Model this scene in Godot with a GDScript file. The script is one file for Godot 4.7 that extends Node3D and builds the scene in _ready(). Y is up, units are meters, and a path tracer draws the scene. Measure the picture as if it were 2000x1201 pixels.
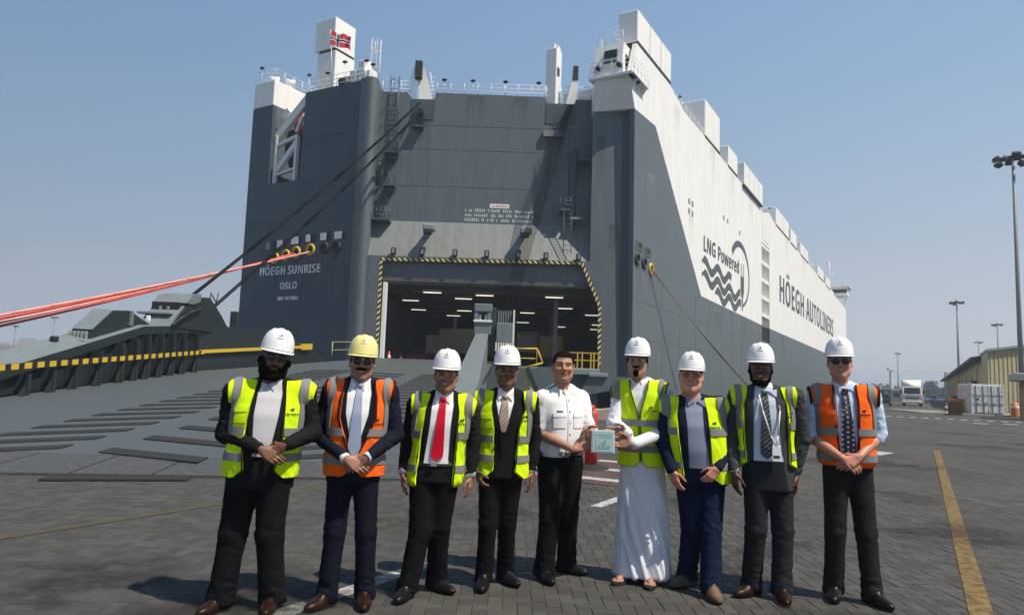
extends Node3D
# A roll-on roll-off ship at the quay, nine people in front of it. y is up, metres, the photograph looks along -z.

const SHIP_AT := Vector3(7.83, 0.0, -46.0)      # the ship's starboard stern corner
const SHIP_TURN := -29.8                        # degrees; the ship lies along the quay
const RAMP_RISE := 0.073                        # slope of the ramp deck
const RAMP_FOOT := -10.3
var M := {}
var T := {}
var ship: Node3D
var rng := RandomNumberGenerator.new()

func _ready():
	rng.seed = 7
	# camera
	var cam := Camera3D.new(); cam.name = "camera"
	cam.keep_aspect = Camera3D.KEEP_HEIGHT
	cam.fov = 46.43; cam.near = 0.05; cam.far = 6000.0
	cam.transform = Transform3D(Basis(Vector3.RIGHT, 0.1025) * Basis(Vector3.BACK, 0.0335), Vector3(0, 1.5, 0))
	add_child(cam); cam.current = true
	# sky
	var env := Environment.new()
	env.background_mode = Environment.BG_SKY
	var sky := Sky.new()
	var psm := PanoramaSkyMaterial.new()
	psm.panorama = sky_texture()
	sky.sky_material = psm
	env.sky = sky
	env.tonemap_mode = Environment.TONE_MAPPER_LINEAR
	env.tonemap_exposure = 1.1
	env.sdfgi_enabled = true; env.ssao_enabled = true; env.ssil_enabled = true
	var we := WorldEnvironment.new(); we.name = "world"; we.environment = env
	add_child(we)
	# sun: high, behind the camera and to the right
	var sun := DirectionalLight3D.new(); sun.name = "sun"
	sun.light_energy = 1.6
	sun.light_color = Color(1.0, 0.955, 0.88)
	sun.light_angular_distance = 0.5
	sun.shadow_enabled = true
	sun.look_at_from_position(Vector3(0.45, 0.848, 0.28), Vector3.ZERO)
	add_child(sun)
	# air
	env.fog_enabled = true; env.fog_density = 0.0008; env.fog_light_color = Color(0.70, 0.75, 0.80)
	textures(); materials()
	build_ground()
	build_ship()
	build_ramp()
	build_quayside()
	build_distance()
	build_people()

func sky_texture() -> ImageTexture:
	# clear hazy air: pale near the horizon, blue above, a little brighter on the sun's side
	var w := 256; var h := 256
	var im := Image.create(w, h, false, Image.FORMAT_RGBF)
	var stops := [[-90.0, Color(0.30, 0.29, 0.27)], [-3.0, Color(0.40, 0.42, 0.44)], [0.0, Color(0.47, 0.50, 0.545)], [4.0, Color(0.445, 0.49, 0.555)], [12.0, Color(0.335, 0.43, 0.555)], [22.0, Color(0.25, 0.375, 0.555)], [32.0, Color(0.205, 0.335, 0.545)], [60.0, Color(0.14, 0.25, 0.46)], [90.0, Color(0.11, 0.2, 0.40)]]
	for j in h:
		var el: float = 90.0 - (j + 0.5) / h * 180.0
		var c: Color = stops[0][1]
		for k in stops.size() - 1:
			if el >= stops[k][0]:
				var t: float = clampf((el - stops[k][0]) / (stops[k + 1][0] - stops[k][0]), 0, 1)
				c = stops[k][1].lerp(stops[k + 1][1], t)
		for i in w:
			# panorama: the middle column looks along -z
			var az: float = ((i + 0.5) / w - 0.5) * TAU
			var s := -sin(az)      # towards the sun's side, the right
			im.set_pixel(i, j, 0.955 * Color(c.r * (1.0 + 0.36 * s), c.g * (1.0 + 0.29 * s), c.b * (1.0 + 0.22 * s)))
	return ImageTexture.create_from_image(im)

# ---------------------------------------------------------------- helpers
func mb(smooth := false) -> SurfaceTool:
	var st := SurfaceTool.new(); st.begin(Mesh.PRIMITIVE_TRIANGLES)
	st.set_smooth_group(0 if smooth else -1)
	return st

func tri(st: SurfaceTool, a: Vector3, b: Vector3, c: Vector3):   # a b c counter-clockwise seen from outside
	st.add_vertex(a); st.add_vertex(c); st.add_vertex(b)

func quad(st: SurfaceTool, a: Vector3, b: Vector3, c: Vector3, d: Vector3):
	tri(st, a, b, c); tri(st, a, c, d)

func bx(st: SurfaceTool, lo: Vector3, hi: Vector3, f := Transform3D(), bevel := 0.0):
	var c := (lo + hi) * 0.5; var e := (hi - lo) * 0.5
	e = Vector3(absf(e.x), absf(e.y), absf(e.z))
	var v := func(x, y, z): return f * (c + Vector3(x, y, z))
	if bevel <= 0.0:
		var p := []
		for i in 8: p.append(v.call(e.x * (1 if i & 1 else -1), e.y * (1 if i & 2 else -1), e.z * (1 if i & 4 else -1)))
		quad(st, p[4], p[5], p[7], p[6]); quad(st, p[1], p[0], p[2], p[3])
		quad(st, p[5], p[1], p[3], p[7]); quad(st, p[0], p[4], p[6], p[2])
		quad(st, p[6], p[7], p[3], p[2]); quad(st, p[0], p[1], p[5], p[4])
		return
	var b := minf(bevel, minf(e.x, minf(e.y, e.z)) * 0.8)
	var i := e - Vector3(b, b, b)
	for s in [-1, 1]:
		var ord := func(q: Array): # flips the order on the far side
			if s > 0: quad(st, q[0], q[1], q[2], q[3])
			else: quad(st, q[3], q[2], q[1], q[0])
		ord.call([v.call(s * e.x, -i.y, i.z), v.call(s * e.x, -i.y, -i.z), v.call(s * e.x, i.y, -i.z), v.call(s * e.x, i.y, i.z)])
		ord.call([v.call(-i.x, s * e.y, i.z), v.call(i.x, s * e.y, i.z), v.call(i.x, s * e.y, -i.z), v.call(-i.x, s * e.y, -i.z)])
		ord.call([v.call(-i.x, -i.y, s * e.z), v.call(i.x, -i.y, s * e.z), v.call(i.x, i.y, s * e.z), v.call(-i.x, i.y, s * e.z)])
	for s in [-1, 1]:
		for t in [-1, 1]:
			var q := [[v.call(s * e.x, t * i.y, -i.z), v.call(s * i.x, t * e.y, -i.z), v.call(s * i.x, t * e.y, i.z), v.call(s * e.x, t * i.y, i.z)],
				[v.call(-i.x, s * e.y, t * i.z), v.call(-i.x, s * i.y, t * e.z), v.call(i.x, s * i.y, t * e.z), v.call(i.x, s * e.y, t * i.z)],
				[v.call(t * i.x, -i.y, s * e.z), v.call(t * e.x, -i.y, s * i.z), v.call(t * e.x, i.y, s * i.z), v.call(t * i.x, i.y, s * e.z)]]
			for k in q:
				if s * t > 0: quad(st, k[3], k[2], k[1], k[0])
				else: quad(st, k[0], k[1], k[2], k[3])
			for u in [-1, 1]:
				var a: Vector3 = v.call(s * e.x, t * i.y, u * i.z); var bb: Vector3 = v.call(s * i.x, t * e.y, u * i.z); var cc: Vector3 = v.call(s * i.x, t * i.y, u * e.z)
				if s * t * u > 0: tri(st, a, bb, cc)
				else: tri(st, a, cc, bb)

func slab(lo: Vector3, hi: Vector3, f := Transform3D(), bevel := 0.0) -> SurfaceTool:
	var st := mb(); bx(st, lo, hi, f, bevel); return st

func frame_of(d: Vector3) -> Basis:
	var y := d.normalized()
	var x := y.cross(Vector3.RIGHT if absf(y.x) < 0.9 else Vector3.BACK).normalized()
	return Basis(x, y, x.cross(y))

func tube(st: SurfaceTool, a: Vector3, b: Vector3, r: float, n := 8, rb := -1.0):
	if rb < 0: rb = r
	var f := frame_of(b - a)
	for i in n:
		var p := f * Vector3(cos(TAU * i / n), 0, sin(TAU * i / n)); var q := f * Vector3(cos(TAU * (i + 1) / n), 0, sin(TAU * (i + 1) / n))
		quad(st, a + q * r, a + p * r, b + p * rb, b + q * rb)
		tri(st, a, a + p * r, a + q * r); tri(st, b, b + q * rb, b + p * rb)

func rope(st: SurfaceTool, pts: Array, r: float, n := 6):
	for i in pts.size() - 1: tube(st, pts[i], pts[i + 1], r, n)

func sag(a: Vector3, b: Vector3, drop: float, n := 14) -> Array:
	var o := []
	for i in n + 1:
		var t := float(i) / n
		o.append(a.lerp(b, t) - Vector3(0, drop * 4.0 * t * (1.0 - t), 0))
	return o

# a flat outline (2D) laid out from o along ux and uy, and pushed along dv
func prism(st: SurfaceTool, poly: Array, o: Vector3, ux: Vector3, uy: Vector3, dv: Vector3):
	var pv := PackedVector2Array(poly)
	var ccw := not Geometry2D.is_polygon_clockwise(pv)   # y is up here
	var front := ux.cross(uy).dot(dv) < 0.0               # the drawn face looks against the push
	if Geometry2D.is_polygon_clockwise(PackedVector2Array([Vector2(0, 0), Vector2(1, 0), Vector2(1, 1)])): ccw = not ccw
	var ids := Geometry2D.triangulate_polygon(pv)
	var at := func(i): return o + ux * pv[i].x + uy * pv[i].y
	for k in range(0, ids.size(), 3):
		var a: Vector3 = at.call(ids[k]); var b: Vector3 = at.call(ids[k + 1]); var c: Vector3 = at.call(ids[k + 2])
		if ((b - a).cross(c - a).dot(dv) < 0.0):
			tri(st, a, b, c); tri(st, a + dv, c + dv, b + dv)
		else:
			tri(st, a, c, b); tri(st, a + dv, b + dv, c + dv)
	for i in pv.size():
		var a: Vector3 = at.call(i); var b: Vector3 = at.call((i + 1) % pv.size())
		if ccw == front: quad(st, b, a, a + dv, b + dv)
		else: quad(st, a, b, b + dv, a + dv)

func pz(poly: Array, z: float, depth: float) -> SurfaceTool:     # outline in x, y; the front face at z, pushed back
	var st := mb(); prism(st, poly, Vector3(0, 0, z), Vector3.RIGHT, Vector3.UP, Vector3(0, 0, -depth)); return st

func px(poly: Array, x: float, depth: float) -> SurfaceTool:     # outline in z, y; the face at x, pushed to smaller x
	var st := mb(); prism(st, poly, Vector3(x, 0, 0), Vector3.BACK, Vector3.UP, Vector3(-depth, 0, 0)); return st

func py(poly: Array, y: float, depth: float) -> SurfaceTool:     # outline in x, z; the face at y, pushed down
	var st := mb(); prism(st, poly, Vector3(0, y, 0), Vector3.RIGHT, Vector3.BACK, Vector3(0, -depth, 0)); return st

func lathe(st: SurfaceTool, prof: Array, f := Transform3D(), n := 24):
	for k in prof.size() - 1:
		for i in n:
			var a := TAU * i / n; var b := TAU * (i + 1) / n
			var p0 := f * Vector3(prof[k].x * cos(a), prof[k].y, prof[k].x * sin(a)); var p1 := f * Vector3(prof[k].x * cos(b), prof[k].y, prof[k].x * sin(b))
			var q0 := f * Vector3(prof[k + 1].x * cos(a), prof[k + 1].y, prof[k + 1].x * sin(a)); var q1 := f * Vector3(prof[k + 1].x * cos(b), prof[k + 1].y, prof[k + 1].x * sin(b))
			if prof[k].x > 1e-5: tri(st, p1, p0, q0)
			if prof[k + 1].x > 1e-5: tri(st, p1, q0, q1)

func obj(called: String, st: SurfaceTool, m: Material, parent: Node = self) -> MeshInstance3D:
	st.generate_normals()
	var o := MeshInstance3D.new(); o.name = called
	o.mesh = st.commit(); o.material_override = m
	parent.add_child(o, true)
	return o

func lay(called: String, mesh: Mesh, m: Material, parent: Node, f := Transform3D()) -> MeshInstance3D:
	var o := MeshInstance3D.new(); o.name = called
	o.mesh = mesh; o.material_override = m; o.transform = f
	parent.add_child(o, true)
	return o

func thing(called: String, label: String, category: String, at := Vector3.ZERO, turn := 0.0, group := "") -> Node3D:
	var o := Node3D.new(); o.name = called
	o.position = at; o.rotation_degrees.y = turn
	tag(o, label, category, group)
	add_child(o, true)
	return o

func tag(o: Node, label: String, category: String, group := ""):
	o.set_meta("label", label); o.set_meta("category", category)
	if group != "": o.set_meta("group", group)

func kind(o: Node, k: String) -> Node:
	o.set_meta("kind", k); return o

func copy_of(o: Node3D, label: String, at: Vector3, turn: float) -> Node3D:
	var c: Node3D = o.duplicate()
	add_child(c, true)
	c.position = at; c.rotation_degrees.y = turn
	c.set_meta("label", label)
	return c

func words(called: String, text: String, m: Material, parent: Node, f: Transform3D, w: float, h: float, depth := 0.02, bold := true) -> MeshInstance3D:
	var fnt := SystemFont.new(); fnt.font_names = PackedStringArray(["Droid Sans"]); fnt.font_weight = 700 if bold else 400
	var tm := TextMesh.new(); tm.text = text; tm.font = fnt; tm.font_size = 64; tm.pixel_size = 0.01; tm.depth = 0.01; tm.curve_step = 2.0
	var box := tm.get_aabb()
	var s := Vector3(w / box.size.x, h / box.size.y, depth / 0.01)
	var c := box.get_center()
	return lay(called, tm, m, parent, f * Transform3D(Basis.from_scale(s), Vector3(-c.x * s.x, -c.y * s.y, 0)))

# run-down dirt and rust: a stain of its own outline, laid on the plating
func stain(called: String, parent: Node3D, top: Vector3, across: Vector3, down: Vector3, c: Color, sd: int, strength: float) -> MeshInstance3D:
	var im := Image.create(64, 128, false, Image.FORMAT_RGBA8)
	var fn := FastNoiseLite.new(); fn.seed = sd; fn.frequency = 1.0; fn.fractal_octaves = 3
	var col := c.linear_to_srgb()
	for x in 64:
		var reach := clampf(0.55 + 0.9 * fn.get_noise_1d(x * 0.11), 0.08, 1.0)
		var edge := smoothstep(0.0, 0.2, x / 63.0) * smoothstep(0.0, 0.2, 1.0 - x / 63.0)
		for y in 128:
			var t := y / 127.0
			var a := clampf(1.0 - t / reach, 0, 1) * edge * (0.65 + 0.6 * fn.get_noise_2d(x * 0.16, y * 0.02))
			im.set_pixel(x, y, Color(col.r, col.g, col.b, clampf(a * strength, 0, 1)))
	var m := StandardMaterial3D.new(); m.albedo_texture = ImageTexture.create_from_image(im); m.transparency = BaseMaterial3D.TRANSPARENCY_ALPHA; m.roughness = 0.8; m.texture_repeat = false
	var st := mb()
	var q := [[top - across / 2, Vector2(0, 0)], [top + across / 2, Vector2(1, 0)], [top + across / 2 + down, Vector2(1, 1)], [top - across / 2 + down, Vector2(0, 1)]]
	for i in [0, 1, 2, 0, 2, 3]:
		st.set_uv(q[i][1]); st.add_vertex(q[i][0])
	return obj(called, st, m, parent)

# ---------------------------------------------------------------- materials
func lin(r: float, g: float, b: float) -> Color: return Color(r, g, b).linear_to_srgb()

func noise_tex(freq: float, lo: float, hi: float, sd: int, size := 512, oct := 4, mid := 0.5) -> NoiseTexture2D:
	var n := FastNoiseLite.new(); n.seed = sd; n.frequency = freq; n.fractal_octaves = oct; n.noise_type = FastNoiseLite.TYPE_SIMPLEX_SMOOTH
	var t := NoiseTexture2D.new(); t.width = size; t.height = size; t.seamless = true; t.noise = n
	var g := Gradient.new()
	g.offsets = PackedFloat32Array([0.0, mid, 1.0]); g.colors = PackedColorArray([Color(lo, lo, lo), Color((lo + hi) * 0.5, (lo + hi) * 0.5, (lo + hi) * 0.5), Color(hi, hi, hi)])
	t.color_ramp = g
	return t

func bump_tex(freq: float, sd: int, strength: float, size := 256) -> NoiseTexture2D:
	var n := FastNoiseLite.new(); n.seed = sd; n.frequency = freq; n.fractal_octaves = 3
	var t := NoiseTexture2D.new(); t.width = size; t.height = size; t.seamless = true; t.noise = n; t.as_normal_map = true; t.bump_strength = strength
	return t

func textures():
	T.blotch = noise_tex(0.012, 0.86, 1.0, 3)
	T.streak = noise_tex(0.02, 0.85, 1.0, 11)
	T.streak_soft = noise_tex(0.02, 0.93, 1.0, 12)
	T.mild = noise_tex(0.012, 0.93, 1.0, 15)
	T.worn_paint = noise_tex(0.03, 0.45, 1.0, 27, 512, 6, 0.45)
	T.fine = noise_tex(0.09, 0.86, 1.0, 5, 256)
	T.dirt = noise_tex(0.02, 0.70, 1.0, 21, 512, 6, 0.4)
	T.cloth = bump_tex(0.35, 8, 3.0)
	T.rough = bump_tex(0.12, 9, 5.0)

func mat(c: Color, rough := 0.7, metal := 0.0) -> StandardMaterial3D:
	var m := StandardMaterial3D.new()
	m.albedo_color = c.linear_to_srgb(); m.roughness = rough; m.metallic = metal
	return m

func worn(c: Color, rough: float, tex: Texture2D, scale: Vector3, over: Texture2D = null) -> StandardMaterial3D:
	var m := mat(c, rough)
	m.albedo_texture = tex
	m.uv1_triplanar = true; m.uv1_world_triplanar = true; m.uv1_scale = scale
	if over:
		m.detail_enabled = true; m.detail_albedo = over; m.detail_blend_mode = BaseMaterial3D.BLEND_MODE_MUL
		m.detail_uv_layer = BaseMaterial3D.DETAIL_UV_2
		m.uv2_triplanar = true; m.uv2_world_triplanar = true; m.uv2_scale = scale * 5.3
	return m

func glow(c: Color, e: float) -> StandardMaterial3D:
	var m := mat(c, 0.5); m.emission_enabled = true; m.emission = c; m.emission_energy_multiplier = e; return m

func materials():
	M.hull = worn(Color(0.118, 0.146, 0.160), 0.5, T.streak_soft, Vector3(0.12, 0.014, 0.12), T.mild)
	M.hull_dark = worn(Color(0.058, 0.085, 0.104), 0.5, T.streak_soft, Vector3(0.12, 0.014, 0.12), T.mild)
	M.panel = worn(Color(0.24, 0.26, 0.25), 0.5, T.streak, Vector3(0.18, 0.02, 0.18), T.blotch)
	M.white = worn(Color(0.90, 0.895, 0.865), 0.5, T.streak_soft, Vector3(0.10, 0.012, 0.10))
	M.white_clean = mat(Color(0.80, 0.80, 0.78), 0.5)
	M.black = mat(Color(0.012, 0.012, 0.013), 0.6)
	M.dark = mat(Color(0.03, 0.034, 0.038), 0.6)
	M.steel = mat(Color(0.22, 0.24, 0.25), 0.55)
	M.garage = worn(Color(0.10, 0.095, 0.085), 0.8, T.blotch, Vector3(0.1, 0.1, 0.1))
	M.deck = worn(Color(0.098, 0.115, 0.120), 0.6, T.fine, Vector3(0.5, 0.5, 0.9), T.blotch)
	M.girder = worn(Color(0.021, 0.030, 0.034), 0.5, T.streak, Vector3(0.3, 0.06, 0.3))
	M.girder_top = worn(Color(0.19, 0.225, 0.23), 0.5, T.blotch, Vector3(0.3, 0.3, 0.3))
	M.flap = worn(Color(0.098, 0.103, 0.100), 0.65, T.dirt, Vector3(0.6, 0.6, 0.6), T.fine)
	M.rubber = worn(Color(0.020, 0.0195, 0.019), 0.85, T.fine, Vector3(2, 2, 2))
	M.yellow = mat(Color(0.62, 0.42, 0.03), 0.5)
	M.hazard = mat(Color(0.70, 0.58, 0.22), 0.5)
	M.grey_mark = mat(Color(0.075, 0.09, 0.105), 0.6)
	M.red_rope = mat(Color(0.72, 0.06, 0.04), 0.8)
	M.pale_rope = mat(Color(0.85, 0.36, 0.30), 0.8)
	M.wire = mat(Color(0.012, 0.014, 0.016), 0.9); M.wire.metallic_specular = 0.15
	M.orange = mat(Color(0.60, 0.09, 0.03), 0.45)
	M.glass = mat(Color(0.02, 0.025, 0.03), 0.08)
	M.lamp = glow(Color(1.0, 0.95, 0.85), 1.6)

# ---------------------------------------------------------------- ground and water
func quay_to_world(s: float, y: float, a: float) -> Vector3:
	return Transform3D(Basis(Vector3.UP, deg_to_rad(SHIP_TURN)), SHIP_AT) * Vector3(s, y, a)

func paving_images() -> Array:
	var n := 1024; var cells := 64; var u := n / cells
	var col := Image.create(n, n, false, Image.FORMAT_RGB8); var hgt := Image.create(n, n, false, Image.FORMAT_RGB8)
	col.fill(Color(0.66, 0.65, 0.63)); hgt.fill(Color(0.25, 0.25, 0.25))
	var r := RandomNumberGenerator.new(); r.seed = 5
	for j in cells:
		for i in cells:
			var k := posmod(i - j, 4)
			if k != 0 and k != 3: continue
			var w := 2 if k == 0 else 1; var h := 1 if k == 0 else 2
			var g := r.randf_range(0.80, 1.0); var t := r.randf_range(-0.012, 0.02)
			var z := r.randf_range(0.75, 1.0)
			for dx in [0, -n]:
				for dy in [0, -n]:
					var rc := Rect2i(i * u + 1 + dx, j * u + 1 + dy, w * u - 2, h * u - 2)
					if rc.intersects(Rect2i(0, 0, n, n)):
						col.fill_rect(rc.intersection(Rect2i(0, 0, n, n)), Color(g + t, g, g - t))
						hgt.fill_rect(rc.intersection(Rect2i(0, 0, n, n)), Color(z, z, z))
	hgt.bump_map_to_normal_map(2.0)
	return [ImageTexture.create_from_image(col), ImageTexture.create_from_image(hgt)]

func build_ground():
	var ims := paving_images()
	var gm := mat(Color(0.094, 0.088, 0.078), 0.85)
	gm.albedo_texture = ims[0]; gm.normal_enabled = true; gm.normal_texture = ims[1]; gm.normal_scale = 0.6
	gm.uv1_triplanar = true; gm.uv1_world_triplanar = true; gm.uv1_scale = Vector3(1, 1, 1) / 6.4
	gm.detail_enabled = true; gm.detail_albedo = noise_tex(0.012, 0.76, 1.0, 33, 512, 6, 0.45); gm.detail_blend_mode = BaseMaterial3D.BLEND_MODE_MUL
	gm.detail_uv_layer = BaseMaterial3D.DETAIL_UV_2
	gm.uv2_triplanar = true; gm.uv2_world_triplanar = true; gm.uv2_scale = Vector3(0.055, 0.055, 0.055)
	# the quay: everything to the landward side of the kerb, and the corner behind the ship's stern
	var out := []
	for p in [Vector2(3.6, -1500), Vector2(3.6, 21), Vector2(-90, 21), Vector2(-90, 120), Vector2(1200, 120), Vector2(1200, -1500)]:
		var w := quay_to_world(p.x, 0, p.y); out.append(Vector2(w.x, w.z))
	var ground := obj("ground", py(out, -0.006, 5.0), gm)
	kind(ground, "structure")
	var stain := worn(Color(0.07, 0.067, 0.062), 0.9, T.dirt, Vector3(0.2, 0.2, 0.2))
	# single pavers under and before the group: the nearest as pieces, the others of the same laying as one
	var u := 0.1
	var spots := []
	for j in range(-110, -36):
		for i in range(-76, 77):
			var k := posmod(i - j, 4)
			if k != 0 and k != 3: continue
			var c := Vector3((i + (1.0 if k == 0 else 0.5)) * u, 0, (j + (0.5 if k == 0 else 1.0)) * u)
			if absf(c.x) > -c.z * 0.74 + 0.15 or c.z > -3.75: continue
			spots.append([c.length(), c, k == 0])
	spots.sort_custom(func(a, b): return a[0] < b[0])
	var pm := []; var shapes := []
	for k in 6:
		var g := 0.062 + 0.006 * k
		var m := worn(Color(g * 1.05, g * 0.99, g * 0.89), 0.88, T.fine, Vector3(3, 3, 3), T.blotch)
		m.uv2_scale = Vector3(0.4, 0.4, 0.4)
		m.normal_enabled = true; m.normal_texture = T.rough; m.normal_scale = 0.5
		pm.append(m)
	for sz in [Vector2(0.1965, 0.0965), Vector2(0.0965, 0.1965)]:
		var st := slab(Vector3(-sz.x / 2, -0.03, -sz.y / 2), Vector3(sz.x / 2, 0, sz.y / 2), Transform3D(), 0.003)
		st.generate_normals(); shapes.append(st.commit())
	var rest := []
	for n in spots.size():
		var s: Array = spots[n]
		var f := Transform3D(Basis.from_euler(Vector3(rng.randf_range(-0.012, 0.012), rng.randf_range(-0.015, 0.015), rng.randf_range(-0.012, 0.012))), s[1] + Vector3(0, rng.randf_range(-0.0025, 0.0012), 0))
		if n < 290: lay("paver", shapes[0 if s[2] else 1], pm[rng.randi() % 6], ground, f)
		else: rest.append([f, s[2]])
	for way in 2:
		for tone in 3:
			var mm := MultiMesh.new(); mm.transform_format = MultiMesh.TRANSFORM_3D; mm.mesh = shapes[way]
			var mine := []
			for n in rest.size():
				if rest[n][1] == (way == 0) and (n * 7919 + n / 13) % 3 == tone: mine.append(rest[n][0])
			mm.instance_count = mine.size()
			for n in mine.size(): mm.set_instance_transform(n, mine[n])
			var mi := MultiMeshInstance3D.new(); mi.name = "paving"; mi.multimesh = mm; mi.material_override = pm[tone * 2]
			kind(mi, "stuff"); ground.add_child(mi, true)
	# water in the dock
	var wm := mat(Color(0.03, 0.055, 0.06), 0.12)
	wm.normal_enabled = true; wm.normal_texture = T.rough; wm.normal_scale = 0.5
	wm.uv1_triplanar = true; wm.uv1_world_triplanar = true; wm.uv1_scale = Vector3(0.12, 0.12, 0.12)
	kind(obj("water", slab(Vector3(-3000, -4, -3000), Vector3(3000, -2.6, 3000)), wm), "structure")
	# kerb along the quay edge, with worn black and yellow paint on its top
	var concrete := worn(Color(0.27, 0.245, 0.215), 0.9, T.dirt, Vector3(0.4, 0.4, 0.4))
	var qf := Transform3D(Basis(Vector3.UP, deg_to_rad(SHIP_TURN)), SHIP_AT)
	var kerb := obj("quay_kerb", slab(Vector3(3.6, -0.4, -260), Vector3(4.1, 0.42, 20.6), qf, 0.03), concrete)
	kind(kerb, "structure")
	var yp := mat(Color(0.62, 0.5, 0.16), 0.8)
	for k in 46:
		var a := 20.0 - k * 1.6
		obj("painted_stripe", slab(Vector3(3.62, 0.424, a - 0.8), Vector3(4.08, 0.428, a), qf), yp, kerb)
	# painted markings
	var wp := worn(Color(0.78, 0.78, 0.75), 0.85, T.worn_paint, Vector3(0.7, 0.7, 0.7), T.fine)
	var yl := worn(Color(0.36, 0.23, 0.065), 0.85, T.worn_paint, Vector3(0.6, 0.6, 0.6), T.dirt)
	var faint := worn(Color(0.125, 0.10, 0.055), 0.9, T.dirt, Vector3(1.5, 1.5, 1.5), T.dirt)
	var mark := func(called, m, s0, s1, a0, a1):
		kind(obj(called, slab(Vector3(s0, 0.002, a0), Vector3(s1, 0.006, a1), qf), m), "structure")
	mark.call("white_line", wp, 12.47, 12.62, 38.9, 41.6)
	mark.call("white_line", wp, 12.48, 12.63, 34.2, 35.45)
	for k in 9: mark.call("white_line", wp, 12.48, 12.63, 26.2 - k * 5.0, 28.2 - k * 5.0)
	mark.call("yellow_line", yl, 16.32, 16.47, 20.6, 50.0)
	mark.call("faint_yellow_line", faint, 9.04, 9.15, 36.2, 48.0)
	for k in 12: mark.call("white_dash", wp, 13.2 + k * 0.72, 13.55 + k * 0.72, -11.6, -10.4)
	for k in 5: mark.call("white_dash", wp, 18.6 + k * 1.5, 19.3 + k * 1.5, -5.4 - k * 1.2, -4.5 - k * 1.2)
	# white arrow on the ground and the maroon crossing with its bars
	var st := mb()
	prism(st, [Vector2(8.3, -18.9), Vector2(9.2, -19.3), Vector2(9.25, -19.75), Vector2(9.9, -18.55), Vector2(9.1, -17.7), Vector2(9.15, -18.25), Vector2(8.3, -18.5)], Vector3(0, 0.006, 0), Vector3.RIGHT, Vector3.BACK, Vector3(0, -0.004, 0))
	kind(obj("white_arrow", st, wp), "structure")
	var maroon := worn(Color(0.10, 0.052, 0.052), 0.9, T.dirt, Vector3(1, 1, 1))
	mark.call("maroon_crossing", maroon, 10.4, 12.3, 29.8, 33.6)
	for k in 3:
		kind(obj("white_bar", slab(Vector3(10.5, 0.0062, 32.9 - k * 1.3), Vector3(12.25, 0.0095, 33.2 - k * 1.3), qf), wp), "structure")
	# oil, spilt water marks and pale scuffs on the paving
	var pics := []
	for sd in 5:
		var im := Image.create(96, 96, false, Image.FORMAT_RGBA8)
		var fn := FastNoiseLite.new(); fn.seed = 70 + sd; fn.frequency = 0.035; fn.fractal_octaves = 5
		for y in 96:
			for x in 96:
				var rr := Vector2(x - 48, y - 48).length() / 48.0
				var a := clampf((0.75 - rr + 0.75 * fn.get_noise_2d(x, y)) * 1.6, 0, 1) * smoothstep(1.0, 0.7, rr)
				im.set_pixel(x, y, Color(1, 1, 1, a * clampf(0.75 + fn.get_noise_2d(x * 4.0 + 900.0, y * 4.0) * 0.9, 0.1, 1.0)))
		pics.append(ImageTexture.create_from_image(im))
	var rs := RandomNumberGenerator.new(); rs.seed = 55
	for k in 46:
		var near := k < 26
		var zz := -rs.randf_range(4.4, 13.0) if near else -rs.randf_range(12.0, 45.0)
		var xx := rs.randf_range(-0.75, 0.85) * -zz
		if not near: xx = rs.randf_range(0.28, 0.8) * -zz
		if xx < -1.0 and zz < -9.0: continue
		var pale := k % 4 == 0
		var m := StandardMaterial3D.new(); m.albedo_texture = pics[k % 5]; m.transparency = BaseMaterial3D.TRANSPARENCY_ALPHA; m.roughness = 0.9; m.texture_repeat = false
		var tone := Color(0.17, 0.155, 0.13, 0.30) if pale else (Color(0.022, 0.020, 0.018, 0.55) if k % 3 else Color(0.06, 0.045, 0.03, 0.5))
		var sr := tone.linear_to_srgb(); sr.a = tone.a; m.albedo_color = sr
		var sz := Vector2(rs.randf_range(0.3, 1.4), rs.randf_range(0.3, 1.0)) * (1.0 if near else 2.2)
		var f := Transform3D(Basis(Vector3.UP, rs.randf_range(0, 6.28)), Vector3(xx, 0.0105 + 0.0004 * k, zz))
		var sg := mb()
		var q := [[Vector3(-sz.x, 0, sz.y), Vector2(0, 1)], [Vector3(sz.x, 0, sz.y), Vector2(1, 1)], [Vector3(sz.x, 0, -sz.y), Vector2(1, 0)], [Vector3(-sz.x, 0, -sz.y), Vector2(0, 0)]]
		for i in [0, 2, 1, 0, 3, 2]:
			sg.set_uv(q[i][1]); sg.add_vertex(f * (q[i][0] as Vector3))
		obj("pale_scuff" if pale else "oil_stain", sg, m, ground)
	# tyre marks and seams where the paving has sunk
	for q in [[Vector3(18.5, 0, -25.6), Vector3(24.6, 0, -24.6)], [Vector3(21.6, 0, -23.3), Vector3(27.0, 0, -22.9)], [Vector3(13.8, 0, -14.6), Vector3(17.8, 0, -14.2)]]:
		var s2 := mb(); var d: Vector3 = (q[1] - q[0]).normalized(); var w := Vector3(d.z, 0, -d.x) * 0.09
		for t in 4:
			var a: Vector3 = q[0].lerp(q[1], t / 4.0) + Vector3(0, 0.002, 0); var b: Vector3 = q[0].lerp(q[1], (t + 1) / 4.0) + Vector3(0, 0.002, 0)
			var wa := w * (0.4 + 0.6 * sin(PI * t / 4.0)); var wb := w * (0.4 + 0.6 * sin(PI * (t + 1) / 4.0))
			quad(s2, a - wa, a + wa, b + wb, b - wb)
		kind(obj("tyre_mark", s2, M.dark), "structure")

# ---------------------------------------------------------------- the ship
func wpart(called: String, st: SurfaceTool, m: Material, parent: Node3D = null) -> MeshInstance3D:   # laid out in world axes
	var o := obj(called, st, m, parent if parent else ship)
	if parent == null: o.transform = ship.transform.affine_inverse()
	return o

func to_ship(p: Vector3) -> Vector3: return ship.transform.affine_inverse() * p

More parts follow.
